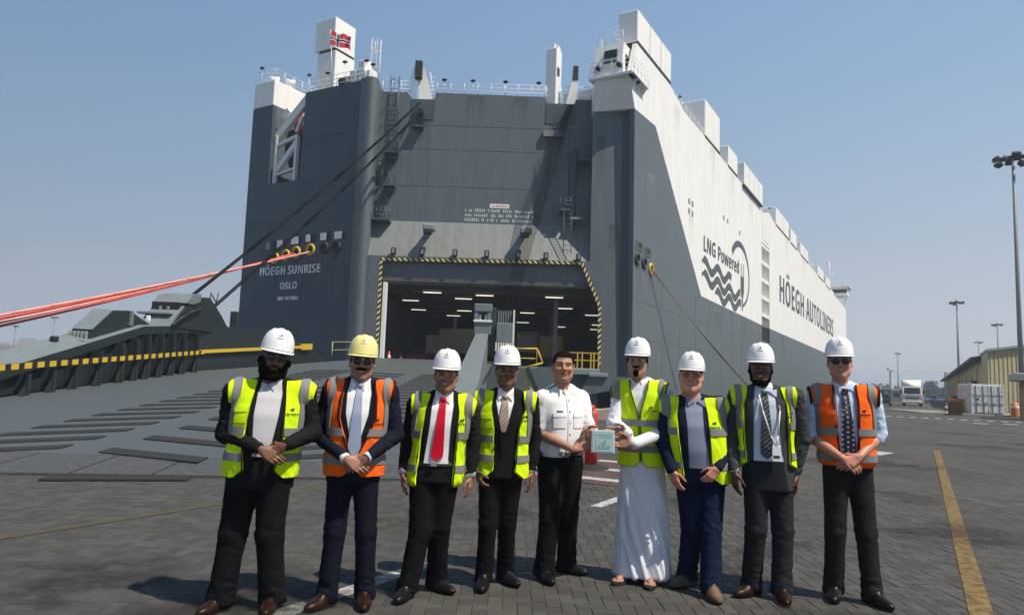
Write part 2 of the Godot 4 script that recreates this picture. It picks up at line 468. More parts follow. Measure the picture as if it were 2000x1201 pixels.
func railing(called: String, parent: Node3D, pts: Array, h: float, m: Material, step := 1.2, r := 0.025, rows := 3) -> MeshInstance3D:
	var st := mb(true)
	for i in pts.size() - 1:
		var a: Vector3 = pts[i]; var b: Vector3 = pts[i + 1]
		var n := maxi(1, roundi(a.distance_to(b) / step))
		for k in n + 1:
			var p := a.lerp(b, float(k) / n); tube(st, p, p + Vector3(0, h, 0), r, 5)
		for k in rows:
			var up := Vector3(0, h * (k + 1) / rows, 0); tube(st, a + up, b + up, r * 0.8, 5)
	return obj(called, st, m, parent)

func ladder(called: String, parent: Node3D, foot: Vector3, top: Vector3, wide: Vector3, m: Material, cage := false) -> MeshInstance3D:
	var st := mb(true)
	tube(st, foot - wide / 2, top - wide / 2, 0.03, 5); tube(st, foot + wide / 2, top + wide / 2, 0.03, 5)
	var n := int(foot.distance_to(top) / 0.35)
	for k in n: tube(st, foot.lerp(top, (k + 0.5) / n) - wide / 2, foot.lerp(top, (k + 0.5) / n) + wide / 2, 0.018, 4)
	if cage:
		var out := wide.cross(Vector3.UP).normalized() * wide.length() * 1.1
		if out.z < 0: out = -out
		for k in n / 3:
			var c := foot.lerp(top, (k * 3 + 1.5) / n)
			var q := [c - wide * 0.6, c - wide * 0.55 + out * 0.7, c + out, c + wide * 0.55 + out * 0.7, c + wide * 0.6]
			rope(st, q, 0.02, 4)
		for w in [-0.55, 0.0, 0.55]:
			var o2: Vector3 = wide * w + out * (1.0 if w == 0.0 else 0.7)
			tube(st, foot + (top - foot) * 0.1 + o2, top + o2, 0.016, 4)
	return obj(called, st, m, parent)

func deck_lamp(parent: Node3D, p: Vector3, h: float):
	var st := mb(true); tube(st, p, p + Vector3(0, h, 0), 0.022, 6)
	var post := obj("lamp_post", st, M.white_clean, parent)
	var head := slab(p + Vector3(-0.16, h, -0.1), p + Vector3(0.16, h + 0.14, 0.14), Transform3D(), 0.04)
	obj("lamp_head", head, M.black, post)

func build_ship():
	ship = thing("car_carrier_ship", "huge grey and white car carrier moored with its stern door open", "ship", SHIP_AT, SHIP_TURN)
	# starboard side: grey below, white above, with the slot of the side galleries left open
	var side := obj("hull_side", px([Vector2(-152, -4), Vector2(-7, -4), Vector2(0.02, 1.3), Vector2(0.3, 19.7), Vector2(-4, 19.92), Vector2(-16.5, 9.22), Vector2(-43.2, 9.0), Vector2(-43.2, 7.2), Vector2(-48.2, 7.2), Vector2(-48.2, 9.0), Vector2(-152, 9.0)], 0.0, 0.3), M.hull, ship)
	obj("white_side", px([Vector2(0.3, 19.7), Vector2(1.3, 21.5), Vector2(1.0, 22.2), Vector2(0.1, 24.3), Vector2(-7.1, 24.25), Vector2(-11.2, 23.45), Vector2(-17, 23.45), Vector2(-32.5, 23.15), Vector2(-42.6, 23.05), Vector2(-43.8, 22.55), Vector2(-48.2, 23.5), Vector2(-52, 23.0), Vector2(-60, 22.95), Vector2(-152, 22.4), Vector2(-152, 9.0), Vector2(-48.2, 9.0), Vector2(-48.2, 18.9), Vector2(-43.2, 18.9), Vector2(-43.2, 9.0), Vector2(-16.5, 9.22), Vector2(-4, 19.92)], 0.0, 0.3), M.white, ship)
	var bow := func(called, y0, y1, m):
		var st := mb(true)
		for k in 12:
			var q := []
			for e in [0, 1]:
				var t: float = (k + e) / 12.0 * PI / 2
				q.append(Vector2(-13.5 * (1 - cos(t)), -152 - 24 * sin(t)))
			quad(st, Vector3(q[1].x, y0, q[1].y), Vector3(q[0].x, y0, q[0].y), Vector3(q[0].x, y1, q[0].y), Vector3(q[1].x, y1 - 0.5, q[1].y))
			quad(st, Vector3(-27 - q[0].x, y0, q[0].y), Vector3(-27 - q[1].x, y0, q[1].y), Vector3(-27 - q[1].x, y1, q[1].y), Vector3(-27 - q[0].x, y1, q[0].y))
		obj(called, st, m, ship)
	bow.call("bow", -4.0, 9.0, M.hull); bow.call("white_bow", 9.0, 22.4, M.white)
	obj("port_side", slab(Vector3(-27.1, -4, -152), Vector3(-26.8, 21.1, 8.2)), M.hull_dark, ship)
	# shell seams on the grey side
	for k in 9:
		obj("shell_seam", slab(Vector3(0.0, 2.2, -6.0 - k * 4.4), Vector3(0.012, 8.9, -5.96 - k * 4.4)), M.hull, side)
	for y in [4.6, 7.0]: obj("shell_seam", slab(Vector3(0.0, y, -150), Vector3(0.012, y + 0.035, 0.0)), M.hull, side)
	# galleries in the slot amidships
	var gal := obj("side_gallery", slab(Vector3(-1.3, 7.2, -48.2), Vector3(-1.0, 18.9, -43.2)), M.white, ship)
	for e in [-43.2, -48.35]: obj("gallery_wall", slab(Vector3(-1.0, 7.2, e), Vector3(-0.3, 18.9, e + 0.15)), M.white, gal)
	for y in [18.5, 16.4, 14.3, 12.2, 10.1]:
		obj("gallery_beam", slab(Vector3(-0.75, y, -48.2), Vector3(-0.05, y + 0.42, -43.2)), M.white, gal)
		for k in 4: obj("gallery_bar", slab(Vector3(-0.35, y - 1.7, -43.8 - k * 1.25), Vector3(-0.25, y, -43.7 - k * 1.25)), M.white_clean, gal)
	for k in 5: obj("gallery_grating", slab(Vector3(-0.6, 7.2, -44.2 - k * 0.95), Vector3(-0.2, 9.0, -43.6 - k * 0.95)), M.black, gal)
	obj("upper_louvre", slab(Vector3(0.0, 19.3, -48.0), Vector3(0.03, 22.0, -43.5)), M.white_clean, ship)
	# house blocks along the edge of the weather deck
	var house := func(called, s0, s1, y0, y1, a0, a1, seams):
		var o: MeshInstance3D = obj(called, slab(Vector3(s0, y0, a1), Vector3(s1, y1, a0), Transform3D(), 0.05), M.white, ship)
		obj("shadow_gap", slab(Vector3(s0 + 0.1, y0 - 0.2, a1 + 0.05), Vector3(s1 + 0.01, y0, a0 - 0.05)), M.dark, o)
		for k in seams:
			var a: float = lerpf(a0, a1, (k + 1.0) / (seams + 1.0))
			obj("panel_seam", slab(Vector3(s1, y0 + 0.05, a - 0.03), Vector3(s1 + 0.012, y1 - 0.05, a + 0.03)), M.steel, o)
		return o
	house.call("vent_house", -1.37, 0.02, 24.5, 26.75, 0.0, -7.4, 2)
	house.call("vent_house", -3.6, 0.02, 23.6, 26.9, -17.4, -22.7, 0)
	house.call("vent_house", -2.4, 0.02, 23.4, 25.4, -26.2, -30.2, 0)
	house.call("vent_house", -2.4, 0.25, 23.1, 25.5, -32.5, -42.6, 3)
	house.call("vent_house", -4.4, 0.02, 23.1, 25.4, -53.0, -63.6, 1)
	house.call("vent_house", -3.0, 0.02, 23.0, 25.1, -65.2, -71.0, 0)
	house.call("vent_house", -3.0, 0.02, 22.95, 24.8, -75.0, -84.0, 1)
	house.call("vent_house", -3.0, 0.02, 22.8, 24.7, -97.0, -106.0, 0)
	house.call("vent_house", -3.0, 0.02, 22.7, 24.6, -110.0, -118.0, 0)
	railing("side_railing", ship, [Vector3(-0.2, 23.4, -8.5), Vector3(-0.2, 23.4, -17.2)], 1.0, M.white_clean)
	railing("side_railing", ship, [Vector3(-0.2, 23.0, -70.5), Vector3(-0.2, 22.85, -96)], 1.0, M.white_clean, 2.0)
	for a in [-11.0, -31.0, -51.0, -73.0]: deck_lamp(ship, Vector3(-0.4, 23.3, a), 1.4)
	# bridge with its wing over the side, far forward
	var br := obj("bridge", slab(Vector3(-25, 22.4, -150), Vector3(-2, 25.8, -138), Transform3D(), 0.1), M.white, ship)
	obj("bridge_wing", slab(Vector3(-3, 25.0, -152), Vector3(0.9, 27.0, -147), Transform3D(), 0.1), M.white_clean, br)
	obj("wing_windows", slab(Vector3(-2.5, 25.7, -147.0), Vector3(0.8, 26.6, -146.95)), M.glass, br)
	obj("wing_roof", slab(Vector3(-4, 27.0, -153), Vector3(1.5, 27.5, -146), Transform3D(), 0.05), M.white_clean, br)
	var brk := mb(); prism(brk, [Vector2(0, 22.0), Vector2(0.8, 25.0), Vector2(0, 25.0)], Vector3(0, 0, -149), Vector3.RIGHT, Vector3.UP, Vector3(0, 0, -0.6)); obj("wing_bracket", brk, M.white_clean, br)
	var mst := mb(true); tube(mst, Vector3(-3, 27, -146), Vector3(-3, 33.5, -146), 0.14, 6); tube(mst, Vector3(-4.2, 30.5, -146), Vector3(-1.8, 30.5, -146), 0.08, 5)
	obj("signal_mast", mst, M.white_clean, br)
	# small square ports in the white side
	for q in [[16.5, -12.6], [16.5, -13.6], [15.7, -12.6], [15.7, -13.6], [17.7, -24.4], [17.7, -26.0], [17.6, -31.3]]:
		obj("side_port", slab(Vector3(0.0, q[0] - 0.22, q[1] - 0.25), Vector3(0.02, q[0] + 0.22, q[1] + 0.25)), M.steel, ship)
	# lettering and the wave and plug emblem on the side
	var starboard := Basis(Vector3.UP, PI / 2)
	words("side_lettering", "HÖEGH AUTOLINERS", M.grey_mark, ship, Transform3D(starboard, Vector3(0.012, 15.45, -89.0)), 67.0, 4.7, 0.03)
	words("fuel_lettering", "LNG Powered", M.grey_mark, ship, Transform3D(starboard, Vector3(0.012, 13.95, -24.1)), 13.9, 1.45, 0.03)
	var ribbon := func(called, pts: Array, wd: Array):
		var st := mb()
		for i in pts.size() - 1:
			var a: Vector2 = pts[i]; var b: Vector2 = pts[i + 1]
			var na: Vector2 = (pts[i + 1] - pts[maxi(i - 1, 0)]).normalized().orthogonal() * wd[i] * 0.5
			var nb: Vector2 = (pts[mini(i + 2, pts.size() - 1)] - pts[i]).normalized().orthogonal() * wd[i + 1] * 0.5
			var v := func(p: Vector2): return Vector3(0.018, p.y, p.x)
			quad(st, v.call(a - na), v.call(a + na), v.call(b + nb), v.call(b - nb))
			for e in [-1, 1]: quad(st, v.call(a + na * e), v.call(a + na * e) - Vector3(0.018, 0, 0), v.call(b + nb * e) - Vector3(0.018, 0, 0), v.call(b + nb * e))
		obj(called, st, M.grey_mark, ship)
	for w in [[-16.7, -27.6, 12.1], [-16.7, -31.6, 10.95], [-21.2, -32.0, 9.95]]:
		var pts := []; var wd := []
		for k in 49:
			var a: float = lerpf(w[0], w[1], k / 48.0)
			pts.append(Vector2(a, w[2] + 0.42 * cos((a + 17.6) / 4.6 * TAU))); wd.append(0.72 if k > 2 else 0.35)
		ribbon.call("wave_mark", pts, wd)
	var arc := []; var aw := []
	for k in 33:
		var t: float = lerpf(2.55, -1.25, k / 32.0)
		arc.append(Vector2(-31.6 - 4.4 * cos(t), 13.2 + 3.2 * sin(t))); aw.append(lerpf(0.75, 0.3, k / 32.0))
	ribbon.call("arc_mark", arc, aw)
	ribbon.call("plug_mark", [Vector2(-32.6, 13.2), Vector2(-32.6, 12.9), Vector2(-32.6, 11.6), Vector2(-32.6, 10.8), Vector2(-32.6, 9.6)], [1.5, 1.6, 1.6, 0.5, 0.4])
	for a in [-32.1, -33.1]: ribbon.call("prong_mark", [Vector2(a, 14.5), Vector2(a, 13.1)], [0.22, 0.22])
	# mooring openings near the starboard corner
	for q in [[10.7, -0.9], [10.6, -2.6]]:
		var o := obj("mooring_opening", slab(Vector3(0.0, q[0] - 0.35, q[1] - 0.6), Vector3(0.03, q[0] + 0.3, q[1] + 0.6), Transform3D(), 0.02), M.garage, ship)
		obj("opening_shade", slab(Vector3(0.03, q[0] - 0.1, q[1] - 0.5), Vector3(0.04, q[0] + 0.22, q[1] + 0.1)), M.black, o)
	for q in [[9.75, -0.5], [9.7, -1.9], [9.5, -3.3]]: fairlead(Vector3(0.05, q[0], q[1]), Basis(Vector3.BACK, -PI / 2), M.dark if q[1] > -3 else M.yellow)

	# ---- stern: the port part of the transom with the lifeboat slot
	var zl := 8.52
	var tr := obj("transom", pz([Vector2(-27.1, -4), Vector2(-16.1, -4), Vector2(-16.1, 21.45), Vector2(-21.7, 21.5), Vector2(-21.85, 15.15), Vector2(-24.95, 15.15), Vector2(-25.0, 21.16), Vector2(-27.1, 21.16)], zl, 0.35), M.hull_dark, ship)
	for y in [3.0, 6.0, 12.3, 15.0, 18.0]: obj("shell_seam", slab(Vector3(-27.1 if y < 15 else -21.6, y, zl), Vector3(-16.1, y + 0.03, zl + 0.012)), M.hull_dark, tr)
	for s in [-18.4, -21.0]: obj("shell_seam", slab(Vector3(s, 0, zl), Vector3(s + 0.03, 15.0, zl + 0.012)), M.hull_dark, tr)
	obj("port_wing", slab(Vector3(-27.1, 21.16, 4.0), Vector3(-25.0, 23.1, zl), Transform3D(), 0.03), M.white, ship)
	obj("slot_inner_wall", slab(Vector3(-25.3, 15.0, -4), Vector3(-25.0, 21.16, 8.17)), M.hull, ship)
	obj("slot_upper_wall", slab(Vector3(-25.28, 21.16, -4), Vector3(-25.0, 23.1, 4.0)), M.white, ship)
	obj("slot_floor", slab(Vector3(-25.0, 14.8, -4), Vector3(-21.7, 15.1, 8.17)), M.hull_dark, ship)
	obj("slot_back", slab(Vector3(-25.0, 15.1, -4.3), Vector3(-21.7, 20.6, -4)), M.hull_dark, ship)
	obj("slot_side", slab(Vector3(-21.7, 15.1, -4), Vector3(-21.4, 21.3, 8.17)), M.hull_dark, ship)
	words("name_lettering", "HÖEGH SUNRISE", M.white_clean, ship, Transform3D(Basis(), Vector3(-22.2, 8.80, zl + 0.012)), 5.9, 0.78, 0.02)
	words("port_lettering", "OSLO", M.white_clean, ship, Transform3D(Basis(), Vector3(-22.2, 7.62, zl + 0.012)), 1.66, 0.50, 0.02)
	words("number_lettering", "IMO 9977064", M.white_clean, ship, Transform3D(Basis(), Vector3(-22.2, 6.72, zl + 0.012)), 2.0, 0.27, 0.02)
	for k in 6:
		var s: float = [-24.2, -23.1, -21.7, -20.3, -18.95, -17.65][k]
		var y: float = [10.55, 10.65, 10.78, 10.85, 10.87, 10.87][k]
		var o := obj("mooring_opening", slab(Vector3(s - 0.5, y - 0.32, zl), Vector3(s + 0.5, y + 0.3, zl + 0.03), Transform3D(), 0.02), M.black, ship)
		obj("opening_frame", slab(Vector3(s - 0.46, y - 0.26, zl + 0.03), Vector3(s - 0.08 + 0.14 * (k % 3), y + 0.25, zl + 0.05)), M.white if k > 0 else M.steel, o)
		fairlead(Vector3([-23.7, -22.6, -21.6, -20.25, -19.0, -17.9][k], y - 0.92 + 0.03 * k, zl + 0.04), Basis(Vector3.RIGHT, PI / 2), M.yellow if k < 4 else M.dark)

	# ---- the quarter ramp recess, square to the photograph: upper wall, sloped panel, door wall, pillars
	var up := wpart("recess_wall", pz([Vector2(-10.3, 12.0), Vector2(5.3, 12.0), Vector2(5.3, 21.1), Vector2(3.95, 21.1), Vector2(3.9, 20.75), Vector2(1.95, 20.75), Vector2(1.85, 21.2), Vector2(-5.8, 21.25), Vector2(-5.85, 20.75), Vector2(-7.4, 20.75), Vector2(-7.75, 21.2), Vector2(-9.4, 21.2), Vector2(-9.9, 21.8), Vector2(-10.3, 21.8)], -48.0, 0.3), M.hull)
	for y in [14.6, 17.2, 18.9]: wpart("shell_seam", slab(Vector3(-9.7, y, -48.0), Vector3(5.1, y + 0.03, -47.988)), M.hull, up)
	for x in [-6.1, 1.5]: wpart("shell_seam", slab(Vector3(x, 12.2, -48.0), Vector3(x + 0.03, 20.7, -47.988)), M.hull, up)
	for q in [[-7.45, -5.82], [1.9, 3.95]]:
		wpart("sheave_pocket", slab(Vector3(q[0], 19.3, -48.0), Vector3(q[1], 20.72, -47.95)), M.hull_dark, up)
	var sl := mb()
	quad(sl, Vector3(-10.1, 9.44, -46.62), Vector3(5.2, 9.5, -46.62), Vector3(5.2, 12.1, -47.98), Vector3(-8.6, 12.1, -47.98))
	quad(sl, Vector3(-10.1, 9.44, -46.62), Vector3(-8.6, 12.1, -47.98), Vector3(-9.9, 12.1, -47.98), Vector3(-10.2, 10.4, -47.0))
	wpart("sloped_panel", sl, M.panel)
	var sw := wpart("stern_wall", pz([Vector2(-10.25, -4), Vector2(5.72, -4), Vector2(5.72, 2.5), Vector2(-8.6, 2.5), Vector2(-8.65, 9.12), Vector2(4.5, 9.3), Vector2(4.55, 9.45), Vector2(-10.25, 9.45)], -46.6, 0.4), M.hull)
	wpart("shell_seam", slab(Vector3(-9.5, 0, -46.6), Vector3(-9.46, 9.4, -46.588)), M.hull, sw)
	wpart("door_lintel", pz([Vector2(-8.8, 7.66), Vector2(5.5, 7.76), Vector2(4.7, 9.42), Vector2(-8.8, 9.42)], -47.02, 0.25), M.hull)
	wpart("pillar", pz([Vector2(5.72, 1.0), Vector2(7.0, 1.2), Vector2(7.0, 19.74), Vector2(5.02, 19.66), Vector2(5.02, 9.5), Vector2(4.6, 9.44), Vector2(5.72, 6.6)], -46.5, 0.3), M.hull)
	wpart("pillar_side", slab(Vector3(5.02, 9.5, -48.0), Vector3(5.3, 21.3, -46.8)), M.hull)
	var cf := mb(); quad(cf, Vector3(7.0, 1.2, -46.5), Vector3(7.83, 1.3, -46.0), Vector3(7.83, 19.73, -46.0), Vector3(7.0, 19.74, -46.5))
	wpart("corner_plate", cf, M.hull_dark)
	var e13 := ship.transform * Vector3(0, 21.5, 1.3); var e03 := ship.transform * Vector3(0, 19.7, 0.3)
	var fl := mb()
	quad(fl, Vector3(5.02, 19.66, -46.5), e03, e13, Vector3(5.0, 21.5, -45.75))
	tri(fl, Vector3(5.02, 19.66, -46.5), Vector3(7.0, 19.72, -46.52), e03)
	quad(fl, Vector3(5.02, 19.66, -46.5), Vector3(5.0, 21.5, -45.75), Vector3(5.0, 21.5, -47.5), Vector3(5.02, 19.66, -47.5))
	wpart("flared_corner", fl, M.white)
	var col := mb(true)
	var plan := [Vector2(-10.75, -46.79), Vector2(-10.25, -46.5), Vector2(-10.0, -46.44), Vector2(-9.8, -46.5), Vector2(-9.65, -46.66), Vector2(-9.6, -46.9), Vector2(-9.6, -48.05)]
	for k in plan.size() - 1:
		quad(col, Vector3(plan[k].x, -4, plan[k].y), Vector3(plan[k + 1].x, -4, plan[k + 1].y), Vector3(plan[k + 1].x, 21.6, plan[k + 1].y), Vector3(plan[k].x, 21.6, plan[k].y))
	wpart("rounded_corner", col, M.hull)
	# black and yellow border of the door
	var border := wpart("hazard_border", slab(Vector3(-8.78, 2.6, -46.59), Vector3(-8.62, 9.3, -46.585)), M.black)
	var path := [Vector2(-8.7, 2.6), Vector2(-8.7, 9.2), Vector2(4.5, 9.38), Vector2(5.72, 6.55), Vector2(5.76, 2.6)]
	for i in 4:
		var a: Vector2 = path[i]; var b: Vector2 = path[i + 1]; var d := (b - a).normalized(); var n := d.orthogonal() * 0.1
		var z := -46.585 if i < 2 else -46.48
		if i > 0:
			wpart("border_band", pz([a - n, b - n, b + n, a + n], z, 0.015), M.black, border)
		var cnt := roundi(a.distance_to(b) / 0.36)
		for k in cnt:
			var p := a.lerp(b, (k + 0.2) / cnt); var q := a.lerp(b, (k + 0.68) / cnt); var sh := d * 0.09
			wpart("hazard_stripe", pz([p - n - sh, q - n - sh, q + n + sh, p + n + sh], z + 0.012, 0.008), M.hazard, border)
	# decks closing the top
	var pts := [Vector2(-0.3, -0.9), Vector2(-0.3, -152), Vector2(-26.8, -152), Vector2(-26.8, -4.3), Vector2(-21.4, -4.3), Vector2(-21.4, 8.1), Vector2(-16.4, 8.1)]
	for w in [Vector3(-9.8, 0, -48.3), Vector3(5.3, 0, -48.3)]:
		var l := to_ship(w); pts.append(Vector2(l.x, l.z))
	obj("weather_deck", py(pts, 20.7, 0.3), M.hull, ship)
	obj("upper_block", slab(Vector3(-6, 20.7, -150), Vector3(-0.35, 22.3, -1.2)), M.white, ship)
	# rust and dirt run down from the sheaves, the ledges and the openings
	var rust := Color(0.11, 0.075, 0.05)
	var k1: MeshInstance3D = stain("rust_stain", ship, Vector3(2.6, 19.0, -47.985), Vector3(1.5, 0, 0), Vector3(-0.5, -7.0, 0), rust, 3, 0.85); k1.transform = ship.transform.affine_inverse()
	for q in [[-6.6, 19.2, 1.2, 5.0, 5], [-8.6, 16.4, 1.0, 3.5, 6], [4.4, 16.3, 0.9, 4.0, 7], [-3.0, 21.1, 1.6, 3.0, 8], [0.2, 21.1, 1.4, 4.0, 9], [-9.2, 11.8, 1.0, 1.6, 13]]:
		var k2: MeshInstance3D = stain("dirt_stain", ship, Vector3(q[0], q[1], -47.984), Vector3(q[2], 0, 0), Vector3(-0.2, -q[3], 0), Color(0.06, 0.068, 0.066), q[4], 0.4); k2.transform = ship.transform.affine_inverse()
	for q in [[5.6, 18.0, 5.0, 21], [6.5, 12.0, 4.0, 22]]:
		var k2: MeshInstance3D = stain("dirt_stain", ship, Vector3(q[0], q[1], -46.488), Vector3(0.7, 0, 0), Vector3(0, -q[2], 0), Color(0.07, 0.075, 0.075), q[3], 0.5); k2.transform = ship.transform.affine_inverse()
	for q in [[-3.0, 16.2, 2.0, 4.0, 31], [-13.2, 15.5, 1.8, 3.2, 32], [-20.0, 23.2, 2.4, 5.0, 33], [-28.0, 22.9, 2.2, 4.5, 34], [-37.0, 22.9, 3.0, 5.0, 35], [-62.0, 22.7, 3.0, 5.0, 36], [-78.0, 22.5, 3.0, 5.0, 37], [-9.0, 23.2, 2.0, 4.0, 38]]:
		stain("dirt_stain", ship, Vector3(0.016, q[1], q[0]), Vector3(0, 0, -q[2]), Vector3(0, -q[3], 0), Color(0.50, 0.47, 0.40), q[4], 0.28)
	for q in [[-1.0, 9.3, 1.4, 3.0, 41], [-3.3, 9.1, 1.0, 4.0, 42], [-22.0, 8.4, 3.0, 4.0, 43], [-34.0, 8.6, 3.0, 5.0, 44], [-58.0, 8.6, 4.0, 5.0, 45]]:
		stain("dirt_stain", ship, Vector3(0.016, q[1], q[0]), Vector3(0, 0, -q[2]), Vector3(0, -q[3], 0), Color(0.20, 0.16, 0.12), q[4], 0.4)
	for q in [[-23.7, 9.3, 51], [-21.6, 9.4, 52], [-18.0, 9.6, 53]]:
		stain("rust_stain", ship, Vector3(q[0], q[1], zl + 0.016), Vector3(0.7, 0, 0), Vector3(0, -3.0, 0), Color(0.12, 0.075, 0.05), q[2], 0.4)
	build_garage()
	build_stern_gear()
	build_lifeboat_and_flag()

func fairlead(p: Vector3, b: Basis, m: Material):
	var st := mb(true)
	var prof := []
	for k in 9:
		var t := TAU * k / 8.0; prof.append(Vector2(0.34 + 0.1 * cos(t), 0.1 * sin(t)))
	prof.reverse()
	lathe(st, prof, Transform3D(b, p), 16)
	var o := obj("fairlead", st, m, ship)
	var s2 := mb(); lathe(s2, [Vector2(0.0, -0.03), Vector2(0.33, -0.03)], Transform3D(b, p), 16); obj("fairlead_opening", s2, M.black, o)

func build_garage():
	# the vehicle deck behind the door
	var plan := [Vector2(-9.2, -46.8), Vector2(5.9, -46.8), Vector2(9.5, -52), Vector2(26, -82), Vector2(26, -108), Vector2(-9.2, -108)]
	wpart("garage_floor", py(plan, 2.5, 0.25), M.garage)
	var ceil := wpart("garage_ceiling", py(plan, 8.05, 0.25), M.garage)
	for k in 12: wpart("ceiling_beam", slab(Vector3(-9, 7.45, -50.2 - k * 4.4), Vector3(8.8 + k * 1.4, 7.8, -49.8 - k * 4.4)), M.garage, ceil)
	for k in 5: wpart("ceiling_girder", slab(Vector3(-8 + k * 4.2, 7.3, -106), Vector3(-7.7 + k * 4.2, 7.8, -51 - k * 2)), M.garage, ceil)
	for i in plan.size():
		if i == 0: continue
		var a: Vector2 = plan[i]; var b: Vector2 = plan[(i + 1) % plan.size()]
		if i == 0 or (a.y > -47 and b.y > -47): continue
		var d := (b - a).normalized(); var n := Vector2(-d.y, d.x) * 0.1
		wpart("garage_bulkhead", py([a - n, b - n, b + n, a + n], 7.85, 5.4), M.garage)
	for q in [Vector2(3.2, -52), Vector2(3.6, -66), Vector2(-5.2, -66), Vector2(9.6, -64), Vector2(-4.6, -82), Vector2(5, -82)]:
		wpart("garage_column", slab(Vector3(q.x - 0.17, 2.5, q.y - 0.17), Vector3(q.x + 0.17, 7.8, q.y + 0.17), Transform3D(), 0.02), M.steel)
	var n := 0
	for q in [Vector2(-5.4, -47.9), Vector2(-7.6, -53.3), Vector2(-1.9, -48.6), Vector2(-3.5, -51), Vector2(2.85, -48.4), Vector2(-7.9, -60.4), Vector2(-4, -60), Vector2(-5.3, -65), Vector2(1.3, -60), Vector2(1.1, -70), Vector2(4.1, -55.4), Vector2(6.8, -60.2), Vector2(8.5, -70), Vector2(9, -76), Vector2(5, -74), Vector2(-2, -76), Vector2(11, -82)]:
		var o := wpart("ceiling_light", slab(Vector3(q.x - 0.65, 7.26, q.y - 0.14), Vector3(q.x + 0.65, 7.44, q.y + 0.14), Transform3D(), 0.02), M.steel)
		wpart("light_tube", slab(Vector3(q.x - 0.6, 7.235, q.y - 0.1), Vector3(q.x + 0.6, 7.259, q.y + 0.1)), M.lamp, o)
		if n % 2 == 0:
			var l := OmniLight3D.new(); l.name = "garage_light"; l.light_energy = 0.10; l.light_size = 0.3; l.omni_range = 30; l.omni_attenuation = 2.0
			l.light_color = Color(1, 0.93, 0.8); l.shadow_enabled = true; l.position = Vector3(q.x, 7.0, q.y)
			add_child(l)
		n += 1
	# pale post inside the left edge, ledge and yellow guard rails at the right
	wpart("door_post", slab(Vector3(-8.55, 2.5, -47.0), Vector3(-8.25, 7.7, -46.75), Transform3D(), 0.03), M.white_clean)
	var led := wpart("side_ledge", slab(Vector3(3.6, 2.05, -46.6), Vector3(5.7, 2.45, -45.7), Transform3D(), 0.04), M.steel)
	for x in [4.25, 4.55, 5.1, 5.3, 5.6]:
		wpart("guard_post", slab(Vector3(x, 2.45, -45.85), Vector3(x + 0.08, 3.5, -45.77)), M.yellow, led)
	for y in [2.95, 3.42]: wpart("guard_rail", slab(Vector3(3.7, y, -45.84), Vector3(5.66, y + 0.06, -45.78)), M.yellow, led)
	# the counter below the pillar, with its step, and the dark underside
	var ct := mb()
	prism(ct, [Vector2(4.4, 0.7), Vector2(7.6, 1.35), Vector2(7.6, 2.0), Vector2(5.0, 2.0)], Vector3(0, 0, -45.6), Vector3.RIGHT, Vector3.UP, Vector3(0, 0, -0.88))
	wpart("stern_counter", ct, M.hull)
	wpart("counter_step", slab(Vector3(5.0, 1.95, -45.4), Vector3(6.2, 2.2, -45.6), Transform3D(), 0.03), M.steel)

